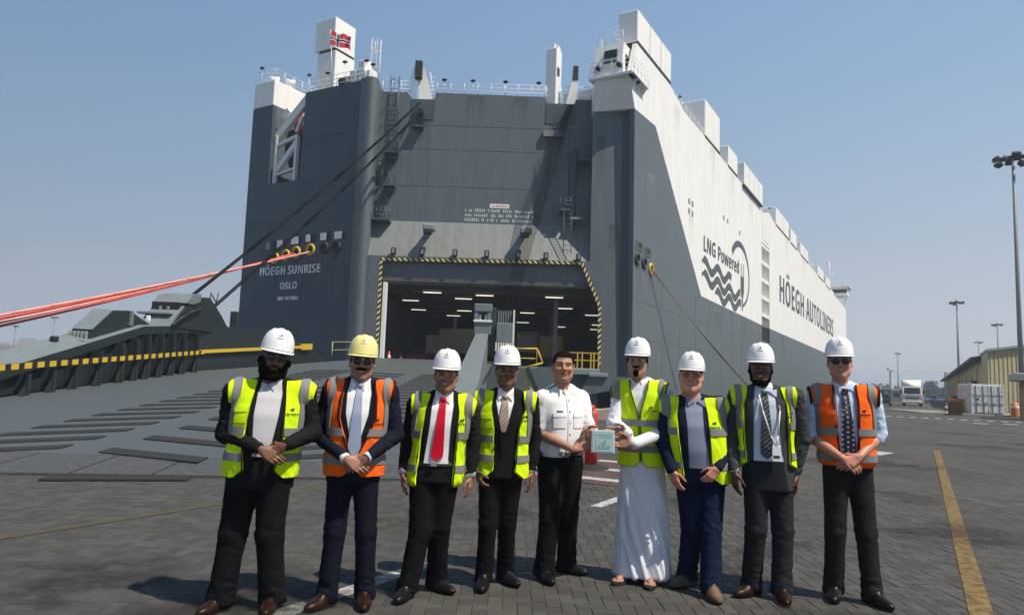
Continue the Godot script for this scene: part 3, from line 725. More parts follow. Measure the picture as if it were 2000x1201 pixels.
func build_stern_gear():
	# rail and lamps along the top of the recess wall
	var rr := railing("stern_railing", ship, [to_ship(Vector3(-5.7, 21.2, -48.1)), to_ship(Vector3(1.8, 21.2, -48.1))], 0.85, M.white_clean, 0.95, 0.022)
	railing("stern_railing", ship, [to_ship(Vector3(-9.5, 21.2, -48.1)), to_ship(Vector3(-7.6, 21.2, -48.1))], 0.85, M.white_clean, 0.7, 0.022)
	railing("stern_railing", ship, [to_ship(Vector3(1.9, 20.75, -48.6)), to_ship(Vector3(5.0, 20.75, -48.6))], 1.5, M.white_clean, 0.5, 0.025, 4)
	for x in [-5.24, -3.24, -0.96, 1.36]: deck_lamp(ship, to_ship(Vector3(x, 21.2, -48.2)), 1.0)
	# left hoisting mast: leaning frame with a dark head
	var m1 := mb()
	prism(m1, [Vector2(-7.0, 20.7), Vector2(-5.95, 20.7), Vector2(-6.75, 23.3), Vector2(-7.15, 23.5)], Vector3(0, 0, -48.3), Vector3.RIGHT, Vector3.UP, Vector3(0, 0, -0.5))
	var ms := wpart("hoisting_mast", m1, M.white_clean)
	wpart("mast_head", slab(Vector3(-7.3, 22.2, -48.25), Vector3(-6.8, 23.5, -47.85), Transform3D(Basis(Vector3.BACK, 0.0), Vector3()), 0.05), M.black, ms)
	var sr := mb(true)
	for k in 5: tube(sr, Vector3(-8.1 + k * 0.2, 20.8, -48.2), Vector3(-7.35 + k * 0.06, 23.3 - k * 0.2, -48.3), 0.03, 5)
	for k in 6: tube(sr, Vector3(-5.95, 21 + k * 0.3, -48.4), Vector3(-6.5, 21 + k * 0.3, -48.4), 0.025, 5)
	tube(sr, Vector3(-5.9, 20.7, -48.4), Vector3(-6.3, 22.9, -48.4), 0.03, 5)
	wpart("mast_stay", sr, M.white_clean, ms)
	# square white vent mast and the leaning dark-topped mast at the right
	var f := Transform3D(Basis(Vector3.UP, deg_to_rad(SHIP_TURN)), Vector3(2.4, 0, -48.9))
	var vm := wpart("vent_mast", slab(Vector3(-0.42, 20.7, -0.42), Vector3(0.42, 25.0, 0.42), f, 0.03), M.white)
	for k in 3: wpart("mast_fitting", slab(Vector3(-0.4 + k * 0.28, 25.0, -0.3), Vector3(-0.2 + k * 0.28, 25.3 + 0.2 * (k % 2), 0.1), f, 0.03), M.white_clean, vm)
	wpart("mast_hatch", slab(Vector3(0.42, 23.0, -0.05), Vector3(0.45, 23.6, 0.3), f), M.dark, vm)
	var m2 := mb(); prism(m2, [Vector2(3.25, 20.7), Vector2(4.05, 20.7), Vector2(4.1, 22.6), Vector2(3.7, 22.6)], Vector3(0, 0, -48.2), Vector3.RIGHT, Vector3.UP, Vector3(0, 0, -0.5))
	var mr := wpart("hoisting_mast", m2, M.white_clean)
	var m3 := mb(); prism(m3, [Vector2(3.7, 22.6), Vector2(4.1, 22.6), Vector2(4.1, 23.6), Vector2(3.75, 23.6)], Vector3(0, 0, -48.15), Vector3.RIGHT, Vector3.UP, Vector3(0, 0, -0.55)); wpart("mast_head", m3, M.black, mr)
	# caged ladder and its landings on the left of the recess
	ladder("caged_ladder", ship, to_ship(Vector3(-8.6, 16.9, -47.85)), to_ship(Vector3(-8.6, 22.3, -47.85)), to_ship(Vector3(0.55, 0, 0)) - to_ship(Vector3.ZERO), M.hull_dark, true)
	ladder("wall_ladder", ship, to_ship(Vector3(-9.2, 14.5, -47.85)), to_ship(Vector3(-9.2, 16.9, -47.85)), to_ship(Vector3(0.5, 0, 0)) - to_ship(Vector3.ZERO), M.hull_dark)
	ladder("wall_ladder", ship, to_ship(Vector3(-9.3, 12.2, -47.85)), to_ship(Vector3(-9.3, 14.4, -47.85)), to_ship(Vector3(0.5, 0, 0)) - to_ship(Vector3.ZERO), M.hull_dark)
	for q in [[-9.0, -8.1, 16.6], [-9.0, -8.2, 14.3]]:
		var pl := wpart("ladder_landing", slab(Vector3(q[0], q[2], -47.95), Vector3(q[1], q[2] + 0.12, -47.1)), M.hull_dark)
		wpart("landing_bracket", slab(Vector3(q[0] + 0.3, q[2] - 0.5, -47.98), Vector3(q[0] + 0.4, q[2], -47.4)), M.hull_dark, pl)
	railing("landing_rail", ship, [to_ship(Vector3(-9.05, 16.72, -47.15)), to_ship(Vector3(-8.1, 16.72, -47.15))], 1.0, M.hull_dark, 0.4, 0.025)
	railing("landing_rail", ship, [to_ship(Vector3(-9.05, 14.42, -47.15)), to_ship(Vector3(-8.2, 14.42, -47.15))], 1.0, M.hull_dark, 0.4, 0.025)
	wpart("wall_walkway", slab(Vector3(-9.6, 11.9, -47.98), Vector3(-8.4, 12.05, -46.9)), M.hull_dark)
	railing("walkway_rail", ship, [to_ship(Vector3(-9.9, 12.05, -46.95)), to_ship(Vector3(-8.4, 12.05, -46.95))], 0.75, M.hull_dark, 0.3, 0.03)
	# right of the recess
	ladder("wall_ladder", ship, to_ship(Vector3(3.85, 12.8, -47.85)), to_ship(Vector3(3.85, 17.6, -47.85)), to_ship(Vector3(0.5, 0, 0)) - to_ship(Vector3.ZERO), M.hull_dark)
	wpart("ladder_landing", slab(Vector3(4.1, 16.45, -47.95), Vector3(5.0, 16.6, -47.0)), M.hull_dark)
	railing("landing_rail", ship, [to_ship(Vector3(3.8, 16.6, -47.05)), to_ship(Vector3(5.0, 16.6, -47.05))], 1.0, M.hull_dark, 0.4, 0.03)
	wpart("ladder_landing", slab(Vector3(3.0, 12.95, -47.95), Vector3(3.7, 13.1, -46.9)), M.hull_dark)
	railing("landing_rail", ship, [to_ship(Vector3(3.0, 13.1, -46.95)), to_ship(Vector3(3.7, 13.1, -46.95))], 0.8, M.hull_dark, 0.3, 0.03)
	wpart("ladder_landing", slab(Vector3(3.7, 12.4, -47.95), Vector3(4.5, 12.55, -47.0)), M.steel)
	ladder("leaning_ladder", ship, to_ship(Vector3(3.5, 10.0, -46.5)), to_ship(Vector3(3.5, 12.9, -46.9)), to_ship(Vector3(0.5, 0, 0)) - to_ship(Vector3.ZERO), M.hull_dark)
	# grey switch box and pipe below the left mast
	var sb := wpart("wall_box", slab(Vector3(-7.2, 18.6, -48.0), Vector3(-6.5, 18.75, -47.5)), M.hull_dark)
	wpart("wall_pipe", slab(Vector3(-6.6, 18.7, -48.0), Vector3(-6.5, 19.6, -47.7)), M.black, sb)
	wpart("wall_lamp", slab(Vector3(-6.95, 19.6, -48.0), Vector3(-6.6, 20.0, -47.6), Transform3D(), 0.05), M.black, sb)
	wpart("rust_ledge", slab(Vector3(1.75, 18.3, -48.0), Vector3(3.3, 18.75, -47.7)), M.panel)
	# two floodlights on brackets over the sloped panel
	for x in [-5.5, 0.85]:
		var fo := wpart("floodlight", slab(Vector3(x - 0.5, 11.1, -46.6), Vector3(x + 0.3, 11.55, -46.0), Transform3D(Basis(Vector3.RIGHT, 0.0), Vector3()), 0.08), M.steel)
		wpart("flood_head", slab(Vector3(x - 0.45, 10.85, -46.3), Vector3(x + 0.1, 11.2, -45.85), Transform3D(), 0.06), M.black, fo)
		wpart("flood_bracket", slab(Vector3(x - 0.35, 11.5, -47.7), Vector3(x + 0.1, 11.62, -46.3)), M.steel, fo)
	for x in [-7.9, -6.01, -3.86, -1.77, 0.29, 2.11, 4.27]:
		var ro := wpart("door_lamp", slab(Vector3(x - 0.16, 9.5, -46.6), Vector3(x + 0.16, 9.98, -46.25), Transform3D(), 0.05), M.black)
		wpart("lamp_lens", slab(Vector3(x - 0.08, 9.58, -46.25), Vector3(x + 0.08, 9.9, -46.23), Transform3D(), 0.005), M.steel, ro)
	# white notice and three lines of small lettering
	var red := mat(Color(0.45, 0.1, 0.07), 0.6)
	var sg := wpart("notice_board", slab(Vector3(-1.75, 13.2, -48.0), Vector3(-0.42, 13.5, -47.975)), M.white_clean)
	# (too small in the photograph to read: worn strokes the size of its letters)
	var strokes := func(called, m, x0: float, x1: float, y: float, h: float, z: float):
		var st := mb(); var x := x0
		while x < x1:
			var w := rng.randf_range(0.05, 0.11); var hh := h * rng.randf_range(0.75, 1.0)
			bx(st, Vector3(x, y, z), Vector3(x + w, y + h * 0.22, z + 0.008)); bx(st, Vector3(x, y + h * 0.22, z), Vector3(x + 0.035, y + hh, z + 0.008))
			if rng.randf() > 0.4: bx(st, Vector3(x + 0.035, y + hh - h * 0.25, z), Vector3(x + w, y + hh, z + 0.008))
			x += w + (0.05 if rng.randf() > 0.18 else 0.2)
		kind(wpart(called, st, m, sg), "stuff")
	strokes.call("notice_lettering", red, -1.6, -0.55, 13.28, 0.14, -47.975)
	for k in 3:
		strokes.call("small_lettering", M.white_clean, -3.42, -1.85, 12.93 - k * 0.33, 0.2, -48.0)
		strokes.call("small_lettering", M.white_clean, -1.65, 1.2, 12.93 - k * 0.33, 0.2, -48.0)
	# winch gear, vents and lamps on the port corner of the deck
	var wg := obj("vent_cowl", slab(Vector3(-26.7, 23.1, 7.4), Vector3(-26.3, 23.5, 7.8)), M.white_clean, ship)
	for q in [Vector3(-26.0, 23.5, 7.6), Vector3(-25.4, 23.55, 6.6), Vector3(-25.3, 23.3, 2.0)]:
		var st := mb(true); tube(st, q - Vector3(0, 0.45, 0), q, 0.22, 10); tube(st, q + Vector3(-0.3, 0.05, 0.25), q + Vector3(0.2, 0.05, -0.2), 0.3, 12); obj("vent_cowl", st, M.white_clean, ship)
		var dk := mb(); lathe(dk, [Vector2(0, 0), Vector2(0.24, 0)], Transform3D(frame_of(Vector3(-0.5, 0, 0.45)), q + Vector3(-0.31, 0.05, 0.26)), 12); obj("cowl_mouth", dk, M.black, wg)
	railing("wing_railing", ship, [Vector3(-26.9, 23.1, 8.4), Vector3(-25.1, 23.1, 8.4), Vector3(-25.1, 23.1, -3)], 0.9, M.white_clean, 0.9, 0.022)
	deck_lamp(ship, Vector3(-26.7, 23.1, 8.3), 1.2); deck_lamp(ship, Vector3(-25.2, 23.1, 5.0), 1.7)
	# port funnel block with its dark gap
	var fb := obj("funnel_casing", slab(Vector3(-25.5, 20.7, 1.8), Vector3(-23.55, 27.05, 4.0), Transform3D(), 0.04), M.white, ship)
	obj("casing_gap", slab(Vector3(-25.4, 27.05, 1.9), Vector3(-23.65, 27.3, 3.9)), M.black, fb)
	obj("casing_top", slab(Vector3(-25.85, 27.3, 1.7), Vector3(-23.7, 29.85, 4.03), Transform3D(), 0.04), M.white, fb)
	obj("side_casing", slab(Vector3(-26.6, 20.7, 0.6), Vector3(-25.5, 26.0, 2.2), Transform3D(), 0.04), M.white, ship)
	railing("quarter_railing", ship, [Vector3(-21.6, 21.5, 8.3), Vector3(-16.4, 21.4, 8.3)], 1.0, M.white_clean, 0.9, 0.024)
	for q in [[-18.0, 22.8], [-17.2, 23.4], [-16.7, 22.6]]:
		var st := slab(Vector3(q[0] - 0.4, 21.4, 7.0), Vector3(q[0] + 0.3, q[1], 7.8), Transform3D(), 0.1); obj("deck_locker", st, M.white_clean, ship)
	ladder("platform_ladder", ship, Vector3(-16.9, 21.4, 6.6), Vector3(-16.9, 25.2, 6.6), Vector3(0.5, 0, 0), M.white_clean, true)
	for q in [[-20.2, 1.4], [-18.6, 1.9], [-16.6, 1.6], [-16.0, 1.2]]: deck_lamp(ship, Vector3(q[0], 21.4, 8.0), q[1])
	var wn := mb(true); tube(wn, Vector3(-18.9, 21.9, 7.9), Vector3(-18.2, 21.9, 7.9), 0.4, 14); obj("mooring_winch", wn, M.dark, ship)
	# control cabin on the starboard corner with its gallery
	var pf := obj("cabin_gallery", slab(Vector3(-2.75, 21.5, -0.6), Vector3(0.35, 21.75, 1.75), Transform3D(), 0.05), M.white, ship)
	for k in 3:
		var st := mb(); prism(st, [Vector2(0.0, 20.9), Vector2(0.0, 21.5), Vector2(0.45, 21.5)], Vector3(0, 0, 0.9 - k * 0.9), Vector3.RIGHT, Vector3.UP, Vector3(0, 0, -0.08)); obj("gallery_bracket", st, M.white, pf)
	obj("gallery_side", slab(Vector3(0.0, 21.5, -1.2), Vector3(0.45, 21.6, 1.7)), M.white, pf)
	railing("gallery_rail", ship, [Vector3(-2.7, 21.75, 0.2), Vector3(-2.7, 21.75, 1.7), Vector3(0.42, 21.65, 1.7), Vector3(0.42, 21.65, -1.1)], 0.95, M.white_clean, 0.7, 0.022)
	var cb := obj("control_cabin", px([Vector2(1.25, 21.75), Vector2(1.45, 22.5), Vector2(1.2, 24.0), Vector2(-1.2, 24.0), Vector2(-1.2, 21.75)], -0.5, 2.0), M.white, ship)
	var win := obj("cabin_window", slab(Vector3(-1.78, 22.62, 1.3), Vector3(-0.88, 23.5, 1.47), Transform3D(), 0.02), M.glass, cb)
	obj("window_bar", slab(Vector3(-1.8, 22.84, 1.47), Vector3(-0.86, 22.9, 1.49)), M.white_clean, win)
	obj("cabin_side_window", slab(Vector3(-0.5, 22.4, -0.6), Vector3(-0.46, 23.3, 0.9), Transform3D(), 0.01), M.glass, cb)
	for s in [-2.1, -0.65]:
		var st := mb(true); tube(st, Vector3(s, 22.3, 1.45), Vector3(s, 22.3, 1.75), 0.17, 10); obj("cabin_floodlight", st, M.black, cb)
	railing("cabin_roof_rail", ship, [Vector3(-2.4, 24.0, -0.8), Vector3(-2.4, 24.0, 1.1), Vector3(-0.6, 24.0, 1.1)], 0.9, M.white_clean, 0.6, 0.02)

func build_lifeboat_and_flag():
	# launching frame in the slot: part of the ship
	var fr := obj("boat_frame", slab(Vector3(-24.95, 15.1, 7.9), Vector3(-24.7, 18.9, 8.2), Transform3D(), 0.03), M.white_clean, ship)
	var bar := func(called, a: Vector2, b: Vector2, w: float, z: float, dz: float):
		var d := (b - a).normalized().orthogonal() * w / 2
		obj(called, pz([a - d, b - d, b + d, a + d], z, dz), M.white_clean, fr)
	bar.call("frame_leg", Vector2(-22.75, 15.1), Vector2(-22.75, 18.6), 0.22, 8.2, 0.3)
	bar.call("frame_leg", Vector2(-22.4, 15.1), Vector2(-22.4, 18.2), 0.12, 7.6, 0.15)
	bar.call("launch_beam", Vector2(-25.0, 18.75), Vector2(-21.7, 21.5), 0.62, 8.15, 0.35)
	bar.call("frame_beam", Vector2(-24.8, 18.15), Vector2(-22.7, 18.6), 0.24, 8.18, 0.25)
	bar.call("frame_brace", Vector2(-24.75, 16.2), Vector2(-22.8, 18.1), 0.42, 8.17, 0.25)
	bar.call("frame_beam", Vector2(-24.75, 15.9), Vector2(-22.75, 16.2), 0.16, 8.19, 0.25)
	bar.call("frame_brace", Vector2(-22.4, 16.4), Vector2(-21.8, 17.3), 0.14, 7.8, 0.2)
	bar.call("frame_plate", Vector2(-24.3, 20.2), Vector2(-23.75, 20.7), 0.5, 8.17, 0.3)
	bar.call("winch_arm", Vector2(-22.9, 18.9), Vector2(-22.3, 20.0), 0.2, 8.16, 0.2)
	# lifeboat
	var lb := thing("lifeboat", "orange red lifeboat tucked high in the slot of the ship's stern", "lifeboat")
	lb.transform = Transform3D(Basis(Vector3.UP, deg_to_rad(SHIP_TURN)) * Basis(Vector3.RIGHT, -0.55), ship.transform * Vector3(-23.95, 20.3, 6.6))
	var st := mb(true)
	var prof := [Vector2(0, 0.5), Vector2(0.55, 0.35), Vector2(0.85, -0.2), Vector2(1.0, -1.2), Vector2(1.02, -3.0), Vector2(0.85, -4.6), Vector2(0.4, -5.6), Vector2(0, -5.9)]
	lathe(st, prof, Transform3D(Basis(Vector3.RIGHT, PI / 2), Vector3.ZERO), 18)
	obj("boat_hull", st, M.orange, lb)
	obj("boat_cabin", slab(Vector3(-0.5, 0.7, -2.0), Vector3(0.5, 1.35, -0.6), Transform3D(), 0.15), M.orange, lb)
	obj("boat_keel", slab(Vector3(-0.08, -1.15, -5.0), Vector3(0.08, -0.9, 0.1), Transform3D(), 0.03), M.dark, lb)
	# ensign on its staff
	var fl := thing("flag", "red flag with white edged blue cross flying before the white funnel block", "flag", ship.transform * Vector3(-19.75, 21.5, 7.9), 4.0)
	var sf := mb(true); tube(sf, Vector3(0, 0, 0), Vector3(-0.35, 4.4, 0.2), 0.03, 6); obj("flag_staff", sf, M.white_clean, fl)
	var redm := mat(Color(0.52, 0.02, 0.04), 0.8); var blue := mat(Color(0.01, 0.02, 0.12), 0.8)
	var xs := [0.0, 6.0, 7.0, 9.0, 10.0, 22.0]; var ys := [0.0, 6.0, 7.0, 9.0, 10.0, 16.0]
	var sheets := {"red": mb(true), "white": mb(true), "blue": mb(true)}
	var at := func(u: float, v: float): return Vector3(-0.33 + u * 0.066 + 0.02 * sin(v * 0.5), 4.3 - v * 0.062 - 0.012 * u + 0.07 * sin(u * 0.5) , 0.2 + 0.14 * sin(u * 0.62 + v * 0.12) * (0.15 + u / 22.0))
	for i in 5:
		for j in 5:
			var c := "blue" if i == 2 or j == 2 else ("white" if i in [1, 3] or j in [1, 3] else "red")
			var n := 3 if i in [1, 2, 3] else 10
			for k in n:
				var u0: float = lerpf(xs[i], xs[i + 1], float(k) / n); var u1: float = lerpf(xs[i], xs[i + 1], float(k + 1) / n)
				for z in [0.0, -0.012]:
					var o := Vector3(0, 0, z)
					var q := [at.call(u0, ys[j + 1]) + o, at.call(u1, ys[j + 1]) + o, at.call(u1, ys[j]) + o, at.call(u0, ys[j]) + o]
					if z == 0.0: quad(sheets[c], q[0], q[1], q[2], q[3])
					else: quad(sheets[c], q[3], q[2], q[1], q[0])
	obj("red_cloth", sheets.red, redm, fl); obj("white_cross", sheets.white, M.white_clean, fl); obj("blue_cross", sheets.blue, blue, fl)

# ---------------------------------------------------------------- the stern ramp
func deck_y(z: float) -> float: return 0.07 + RAMP_RISE * (RAMP_FOOT - z)

func on_deck(called: String, pts: Array, thick: float, m: Material, parent: Node3D) -> MeshInstance3D:   # a plate lying on the sloping deck; pts are x, z
	var st := mb()
	prism(st, pts, Vector3(0, deck_y(0) + thick, 0), Vector3.RIGHT, Vector3(0, -RAMP_RISE, 1), Vector3(0, -thick, 0))
	return obj(called, st, m, parent)

func build_ramp():
	var r := thing("stern_ramp", "long dark grey steel ramp lowered from the ship's door onto the quay", "ramp")
	var plan := [Vector2(-13, -11.35), Vector2(-13, -29.4), Vector2(-8.5, -46.5), Vector2(-1.1, -46.5), Vector2(-1.1, -11.35)]
	var dk := mb(); prism(dk, plan, Vector3(0, deck_y(0), 0), Vector3.RIGHT, Vector3(0, -RAMP_RISE, 1), Vector3(0, -0.06, 0)); obj("ramp_deck", dk, M.deck, r)
	var body := mb(); prism(body, [Vector2(-12.9, -16.5), Vector2(-12.9, -29.4), Vector2(-8.6, -46.4), Vector2(-1.2, -46.4), Vector2(-1.2, -16.5)], Vector3(0, deck_y(0) - 0.08, 0), Vector3.RIGHT, Vector3(0, -RAMP_RISE, 1), Vector3(0, -0.4, 0)); obj("ramp_body", body, M.girder, r)
	# end flaps lying on the paving
	var fx := [-13.2, -10.9, -8.5, -7.28, -6.05, -4.97, -3.3, -1.1]
	for i in fx.size() - 1:
		var a: float = fx[i] + 0.02; var b: float = fx[i + 1] - 0.02
		var za := RAMP_FOOT - 0.13 * (a + 4.4); var zb := RAMP_FOOT - 0.13 * (b + 4.4)
		var st := mb()
		var y1 := deck_y(-11.33)
		quad(st, Vector3(a, 0.035, za), Vector3(b, 0.035, zb), Vector3(b, y1, -11.33), Vector3(a, y1, -11.33))
		quad(st, Vector3(a, 0.0, za), Vector3(b, 0.0, zb), Vector3(b, 0.035, zb), Vector3(a, 0.035, za))
		quad(st, Vector3(b, 0.0, zb), Vector3(b, 0.0, -11.33), Vector3(b, y1, -11.33), Vector3(b, 0.035, zb))
		quad(st, Vector3(a, 0.0, -11.33), Vector3(a, 0.0, za), Vector3(a, 0.035, za), Vector3(a, y1, -11.33))
		obj("end_flap", st, M.flap, r)
	# rubber strips in a herringbone down the deck
	var strip := func(x0: float, z0: float, x1: float, z1: float, w: float):
		on_deck("rubber_strip", [Vector2(x0, z0 + w / 2), Vector2(x1, z1 + w / 2), Vector2(x1, z1 - w / 2), Vector2(x0, z0 - w / 2)], 0.022, M.rubber, r)
	var z := -11.4
	while z > -33.0:
		strip.call(-8.95, z + 0.5, -7.2, z - 0.5, 0.36); z -= 0.97
	z = -11.45
	while z > -33.0:
		strip.call(-6.45, z - 0.25, -4.65, z + 0.3, 0.40); z -= 1.36
	z = -11.8
	while z > -33.0:
		strip.call(-3.9, z + 0.5, -2.2, z - 0.5, 0.36); z -= 0.97
	# loose strip lying across the foot
	obj("rubber_strip", slab(Vector3(-0.9, 0.004, -0.16), Vector3(0.9, 0.03, 0.16), Transform3D(Basis(Vector3.UP, 0.22), Vector3(-5.25, 0, -9.88))), M.rubber, r)
	# port girder: web, cap, lip, stiffeners with their gussets
	var top := [Vector2(-13.6, 0.42), Vector2(-18.4, 1.42), Vector2(-25.05, 2.98), Vector2(-29.4, 3.34)]
	var web := []
	for p in top: web.append(Vector2(p.x, p.y - 0.05))
	web.append(Vector2(-29.4, deck_y(-29.4) - 0.5)); web.append(Vector2(-13.6, deck_y(-13.6) - 0.3))
	var gw := obj("girder_web", px(web, -13.0, 0.12), M.girder, r)
	var out := mb()
	for k in 3:
		var a: Vector2 = top[k]; var b: Vector2 = top[k + 1]
		for y in [0.0]:
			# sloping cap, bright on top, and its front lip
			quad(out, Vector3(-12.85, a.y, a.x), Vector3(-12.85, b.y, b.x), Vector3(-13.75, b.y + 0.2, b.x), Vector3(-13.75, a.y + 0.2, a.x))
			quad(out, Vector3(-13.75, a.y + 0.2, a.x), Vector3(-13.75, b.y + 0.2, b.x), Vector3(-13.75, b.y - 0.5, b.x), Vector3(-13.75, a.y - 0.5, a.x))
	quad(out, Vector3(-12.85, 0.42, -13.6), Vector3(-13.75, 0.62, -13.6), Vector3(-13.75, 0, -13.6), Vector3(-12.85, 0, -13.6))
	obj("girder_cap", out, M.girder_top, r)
	var lip := mb()
	for k in 3:
		var a: Vector2 = top[k]; var b: Vector2 = top[k + 1]
		quad(lip, Vector3(-12.84, a.y - 0.28, a.x), Vector3(-12.84, b.y - 0.28, b.x), Vector3(-12.84, b.y, b.x), Vector3(-12.84, a.y, a.x))
		quad(lip, Vector3(-13.0, a.y - 0.28, a.x), Vector3(-13.0, b.y - 0.28, b.x), Vector3(-12.84, b.y - 0.28, b.x), Vector3(-12.84, a.y - 0.28, a.x))
	obj("girder_lip", lip, M.girder, r)
	var lip_y := func(zz: float):
		for k in 3:
			if zz >= top[k + 1].x: return lerpf(top[k].y, top[k + 1].y, (zz - top[k].x) / (top[k + 1].x - top[k].x)) - 0.28
		return top[3].y - 0.28
	for zz in [-15.6, -17.0, -18.95, -20.0, -21.0, -22.2, -23.45, -24.35, -25.1, -26.05, -26.95, -27.85, -29.0]:
		var y0 := deck_y(zz); var y1: float = lip_y.call(zz)
		if y1 - y0 < 0.15: continue
		var sf := obj("stiffener", slab(Vector3(-12.72, y0, zz - 0.06), Vector3(-12.60, y1, zz + 0.06)), M.girder, r)
		obj("stiffener_plate", slab(Vector3(-13.0, y0, zz - 0.015), Vector3(-12.72, y1, zz + 0.015)), M.girder, sf)
		var g := mb(); var gy := y0 + (y1 - y0) * 0.55
		prism(g, [Vector2(0, y0), Vector2(0.28, y0), Vector2(0, gy)], Vector3(-12.64, 0, zz), Vector3.BACK, Vector3.UP, Vector3(-0.05, 0, 0)); obj("gusset", g, M.girder, sf)
	# hazard bar, then the plain yellow bar on the inner wall
	var hb := obj("hazard_bar", slab(Vector3(-12.56, deck_y(0) + 0.72, -29.3), Vector3(-12.54, deck_y(0) + 0.88, -13.5), Transform3D(Basis(Vector3.RIGHT, Vector3.UP, Vector3(0, -RAMP_RISE, 1)), Vector3.ZERO)), M.black, r)
	var sh := Transform3D(Basis(Vector3.RIGHT, Vector3.UP, Vector3(0, -RAMP_RISE, 1)), Vector3(0, deck_y(0) , 0))
	z = -13.6
	while z > -29.2:
		obj("hazard_stripe", slab(Vector3(-12.545, 0.725, z - 0.27), Vector3(-12.525, 0.875, z), sh), M.yellow, hb); z -= 0.5
	var inner := mb()
	prism(inner, [Vector2(0, 0.6), Vector2(0, 3.34), Vector2(7.2, 3.75), Vector2(13.2, 2.5), Vector2(13.2, 1.9)], Vector3(-13.0, 0, -29.45), Vector3(0.155, 0, -0.985), Vector3.UP, Vector3(-0.12, 0, 0))
	obj("inner_wall", inner, M.girder, r)
	var yb := mb(); var d := Vector3(0.155, 0.072, -0.985)
	bx(yb, Vector3(-0.06, -0.07, 0), Vector3(0.0, 0.07, 10.6), Transform3D(Basis(Vector3(0.985, 0, 0.155), Vector3.UP, d), Vector3(-12.86, deck_y(-29.45) + 0.8, -29.45)))
	bx(yb, Vector3(-0.1, -0.16, 9.7), Vector3(0.02, 0.16, 11.0), Transform3D(Basis(Vector3(0.985, 0, 0.155), Vector3.UP, d), Vector3(-12.86, deck_y(-29.45) + 0.8, -29.45)))
	obj("yellow_bar", yb, M.yellow, r)
	var hr := mb(true)
	for q in [Vector3(-10.6, 0, -42.6), Vector3(-9.9, 0, -44.6), Vector3(-9.4, 0, -45.9)]:
		tube(hr, q + Vector3(0, deck_y(q.z), 0), q + Vector3(0, deck_y(q.z) + 1.05, 0), 0.035, 6)
	for h in [0.55, 1.03]: tube(hr, Vector3(-10.6, deck_y(-42.6) + h, -42.6), Vector3(-9.4, deck_y(-45.9) + h, -45.9), 0.025, 5)
	obj("hand_rail", hr, mat(Color(0.45, 0.36, 0.12), 0.6), r)
	# sheave housings on the girder
	var h1 := obj("low_housing", px([Vector2(-22.2, 2.3), Vector2(-22.3, 2.62), Vector2(-23.4, 3.36), Vector2(-24.4, 3.46), Vector2(-25.8, 3.1), Vector2(-25.8, 2.8)], -13.05, 0.65), M.girder, r)
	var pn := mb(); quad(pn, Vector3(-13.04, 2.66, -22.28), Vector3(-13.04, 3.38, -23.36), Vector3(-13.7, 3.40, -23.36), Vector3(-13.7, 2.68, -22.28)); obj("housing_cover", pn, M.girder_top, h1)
	obj("housing_rib", slab(Vector3(-13.06, 2.95, -24.55), Vector3(-12.98, 3.46, -24.4)), M.girder_top, h1)
	for k in 5: obj("housing_roller", slab(Vector3(-13.18 - k * 0.12, 2.34, -22.2), Vector3(-13.10 - k * 0.12, 2.60, -22.1), Transform3D(), 0.02), M.steel, h1)
	obj("housing_step", slab(Vector3(-13.8, 2.2, -22.4), Vector3(-12.95, 2.34, -21.8), Transform3D(), 0.03), M.steel, h1)
	obj("cap_lamp", slab(Vector3(-13.6, 2.2, -21.3), Vector3(-13.4, 2.38, -21.1), Transform3D(), 0.04), M.black, h1)
	var h2 := obj("high_housing", px([Vector2(-27.0, 3.1), Vector2(-27.6, 3.65), Vector2(-28.7, 4.45), Vector2(-30.2, 4.58), Vector2(-31.5, 3.95), Vector2(-32.4, 3.4), Vector2(-32.4, 3.2)], -12.8, 1.3), M.girder, r)
	var fr := obj("housing_front", px([Vector2(-26.8, 2.95), Vector2(-27.45, 3.62), Vector2(-28.0, 4.02), Vector2(-28.7, 4.1), Vector2(-27.4, 3.0)], -12.86, 1.2), M.girder_top, r)
	obj("housing_shelf", slab(Vector3(-14.3, 3.60, -27.6), Vector3(-13.0, 3.70, -27.2), Transform3D(), 0.02), M.steel, fr)
	obj("sheave_gap", slab(Vector3(-14.0, 3.72, -28.1), Vector3(-12.95, 4.12, -27.72)), M.black, fr)
	for x in [-13.7, -13.4]: obj("sheave", slab(Vector3(x, 3.72, -27.72), Vector3(x + 0.1, 3.95, -27.68), Transform3D(), 0.01), M.steel, fr)
	obj("housing_hood", px([Vector2(-27.95, 4.12), Vector2(-28.45, 4.50), Vector2(-29.2, 4.62), Vector2(-29.2, 4.3), Vector2(-28.5, 4.12)], -12.75, 1.35), M.girder_top, fr)
	obj("housing_lamp", slab(Vector3(-13.75, 3.05, -26.95), Vector3(-13.6, 3.5, -26.85), Transform3D(), 0.02), M.white_clean, fr)
	obj("housing_tray", slab(Vector3(-14.1, 3.0, -27.0), Vector3(-12.95, 3.12, -26.5), Transform3D(), 0.02), M.girder_top, fr)
	var pp := mb(true); rope(pp, [Vector3(-12.75, 3.15, -26.9), Vector3(-12.7, 3.4, -27.3), Vector3(-12.7, 3.75, -28.2), Vector3(-12.7, 4.05, -29.2)], 0.06, 8); obj("hydraulic_pipe", pp, M.black, h2)
	var ar := mb(true); rope(ar, [Vector3(-13.0, 4.5, -30.6), Vector3(-13.0, 4.85, -30.7), Vector3(-13.0, 4.5, -31.3), Vector3(-13.0, 4.95, -31.5)], 0.025, 5); obj("zigzag_bracket", ar, M.dark, h2)
	obj("end_post", slab(Vector3(-13.1, 3.4, -33.5), Vector3(-12.75, 4.3, -33.2), Transform3D(), 0.03), M.girder, r)
	# starboard girder with its bright top, tapering into the deck
	var gt := mb()
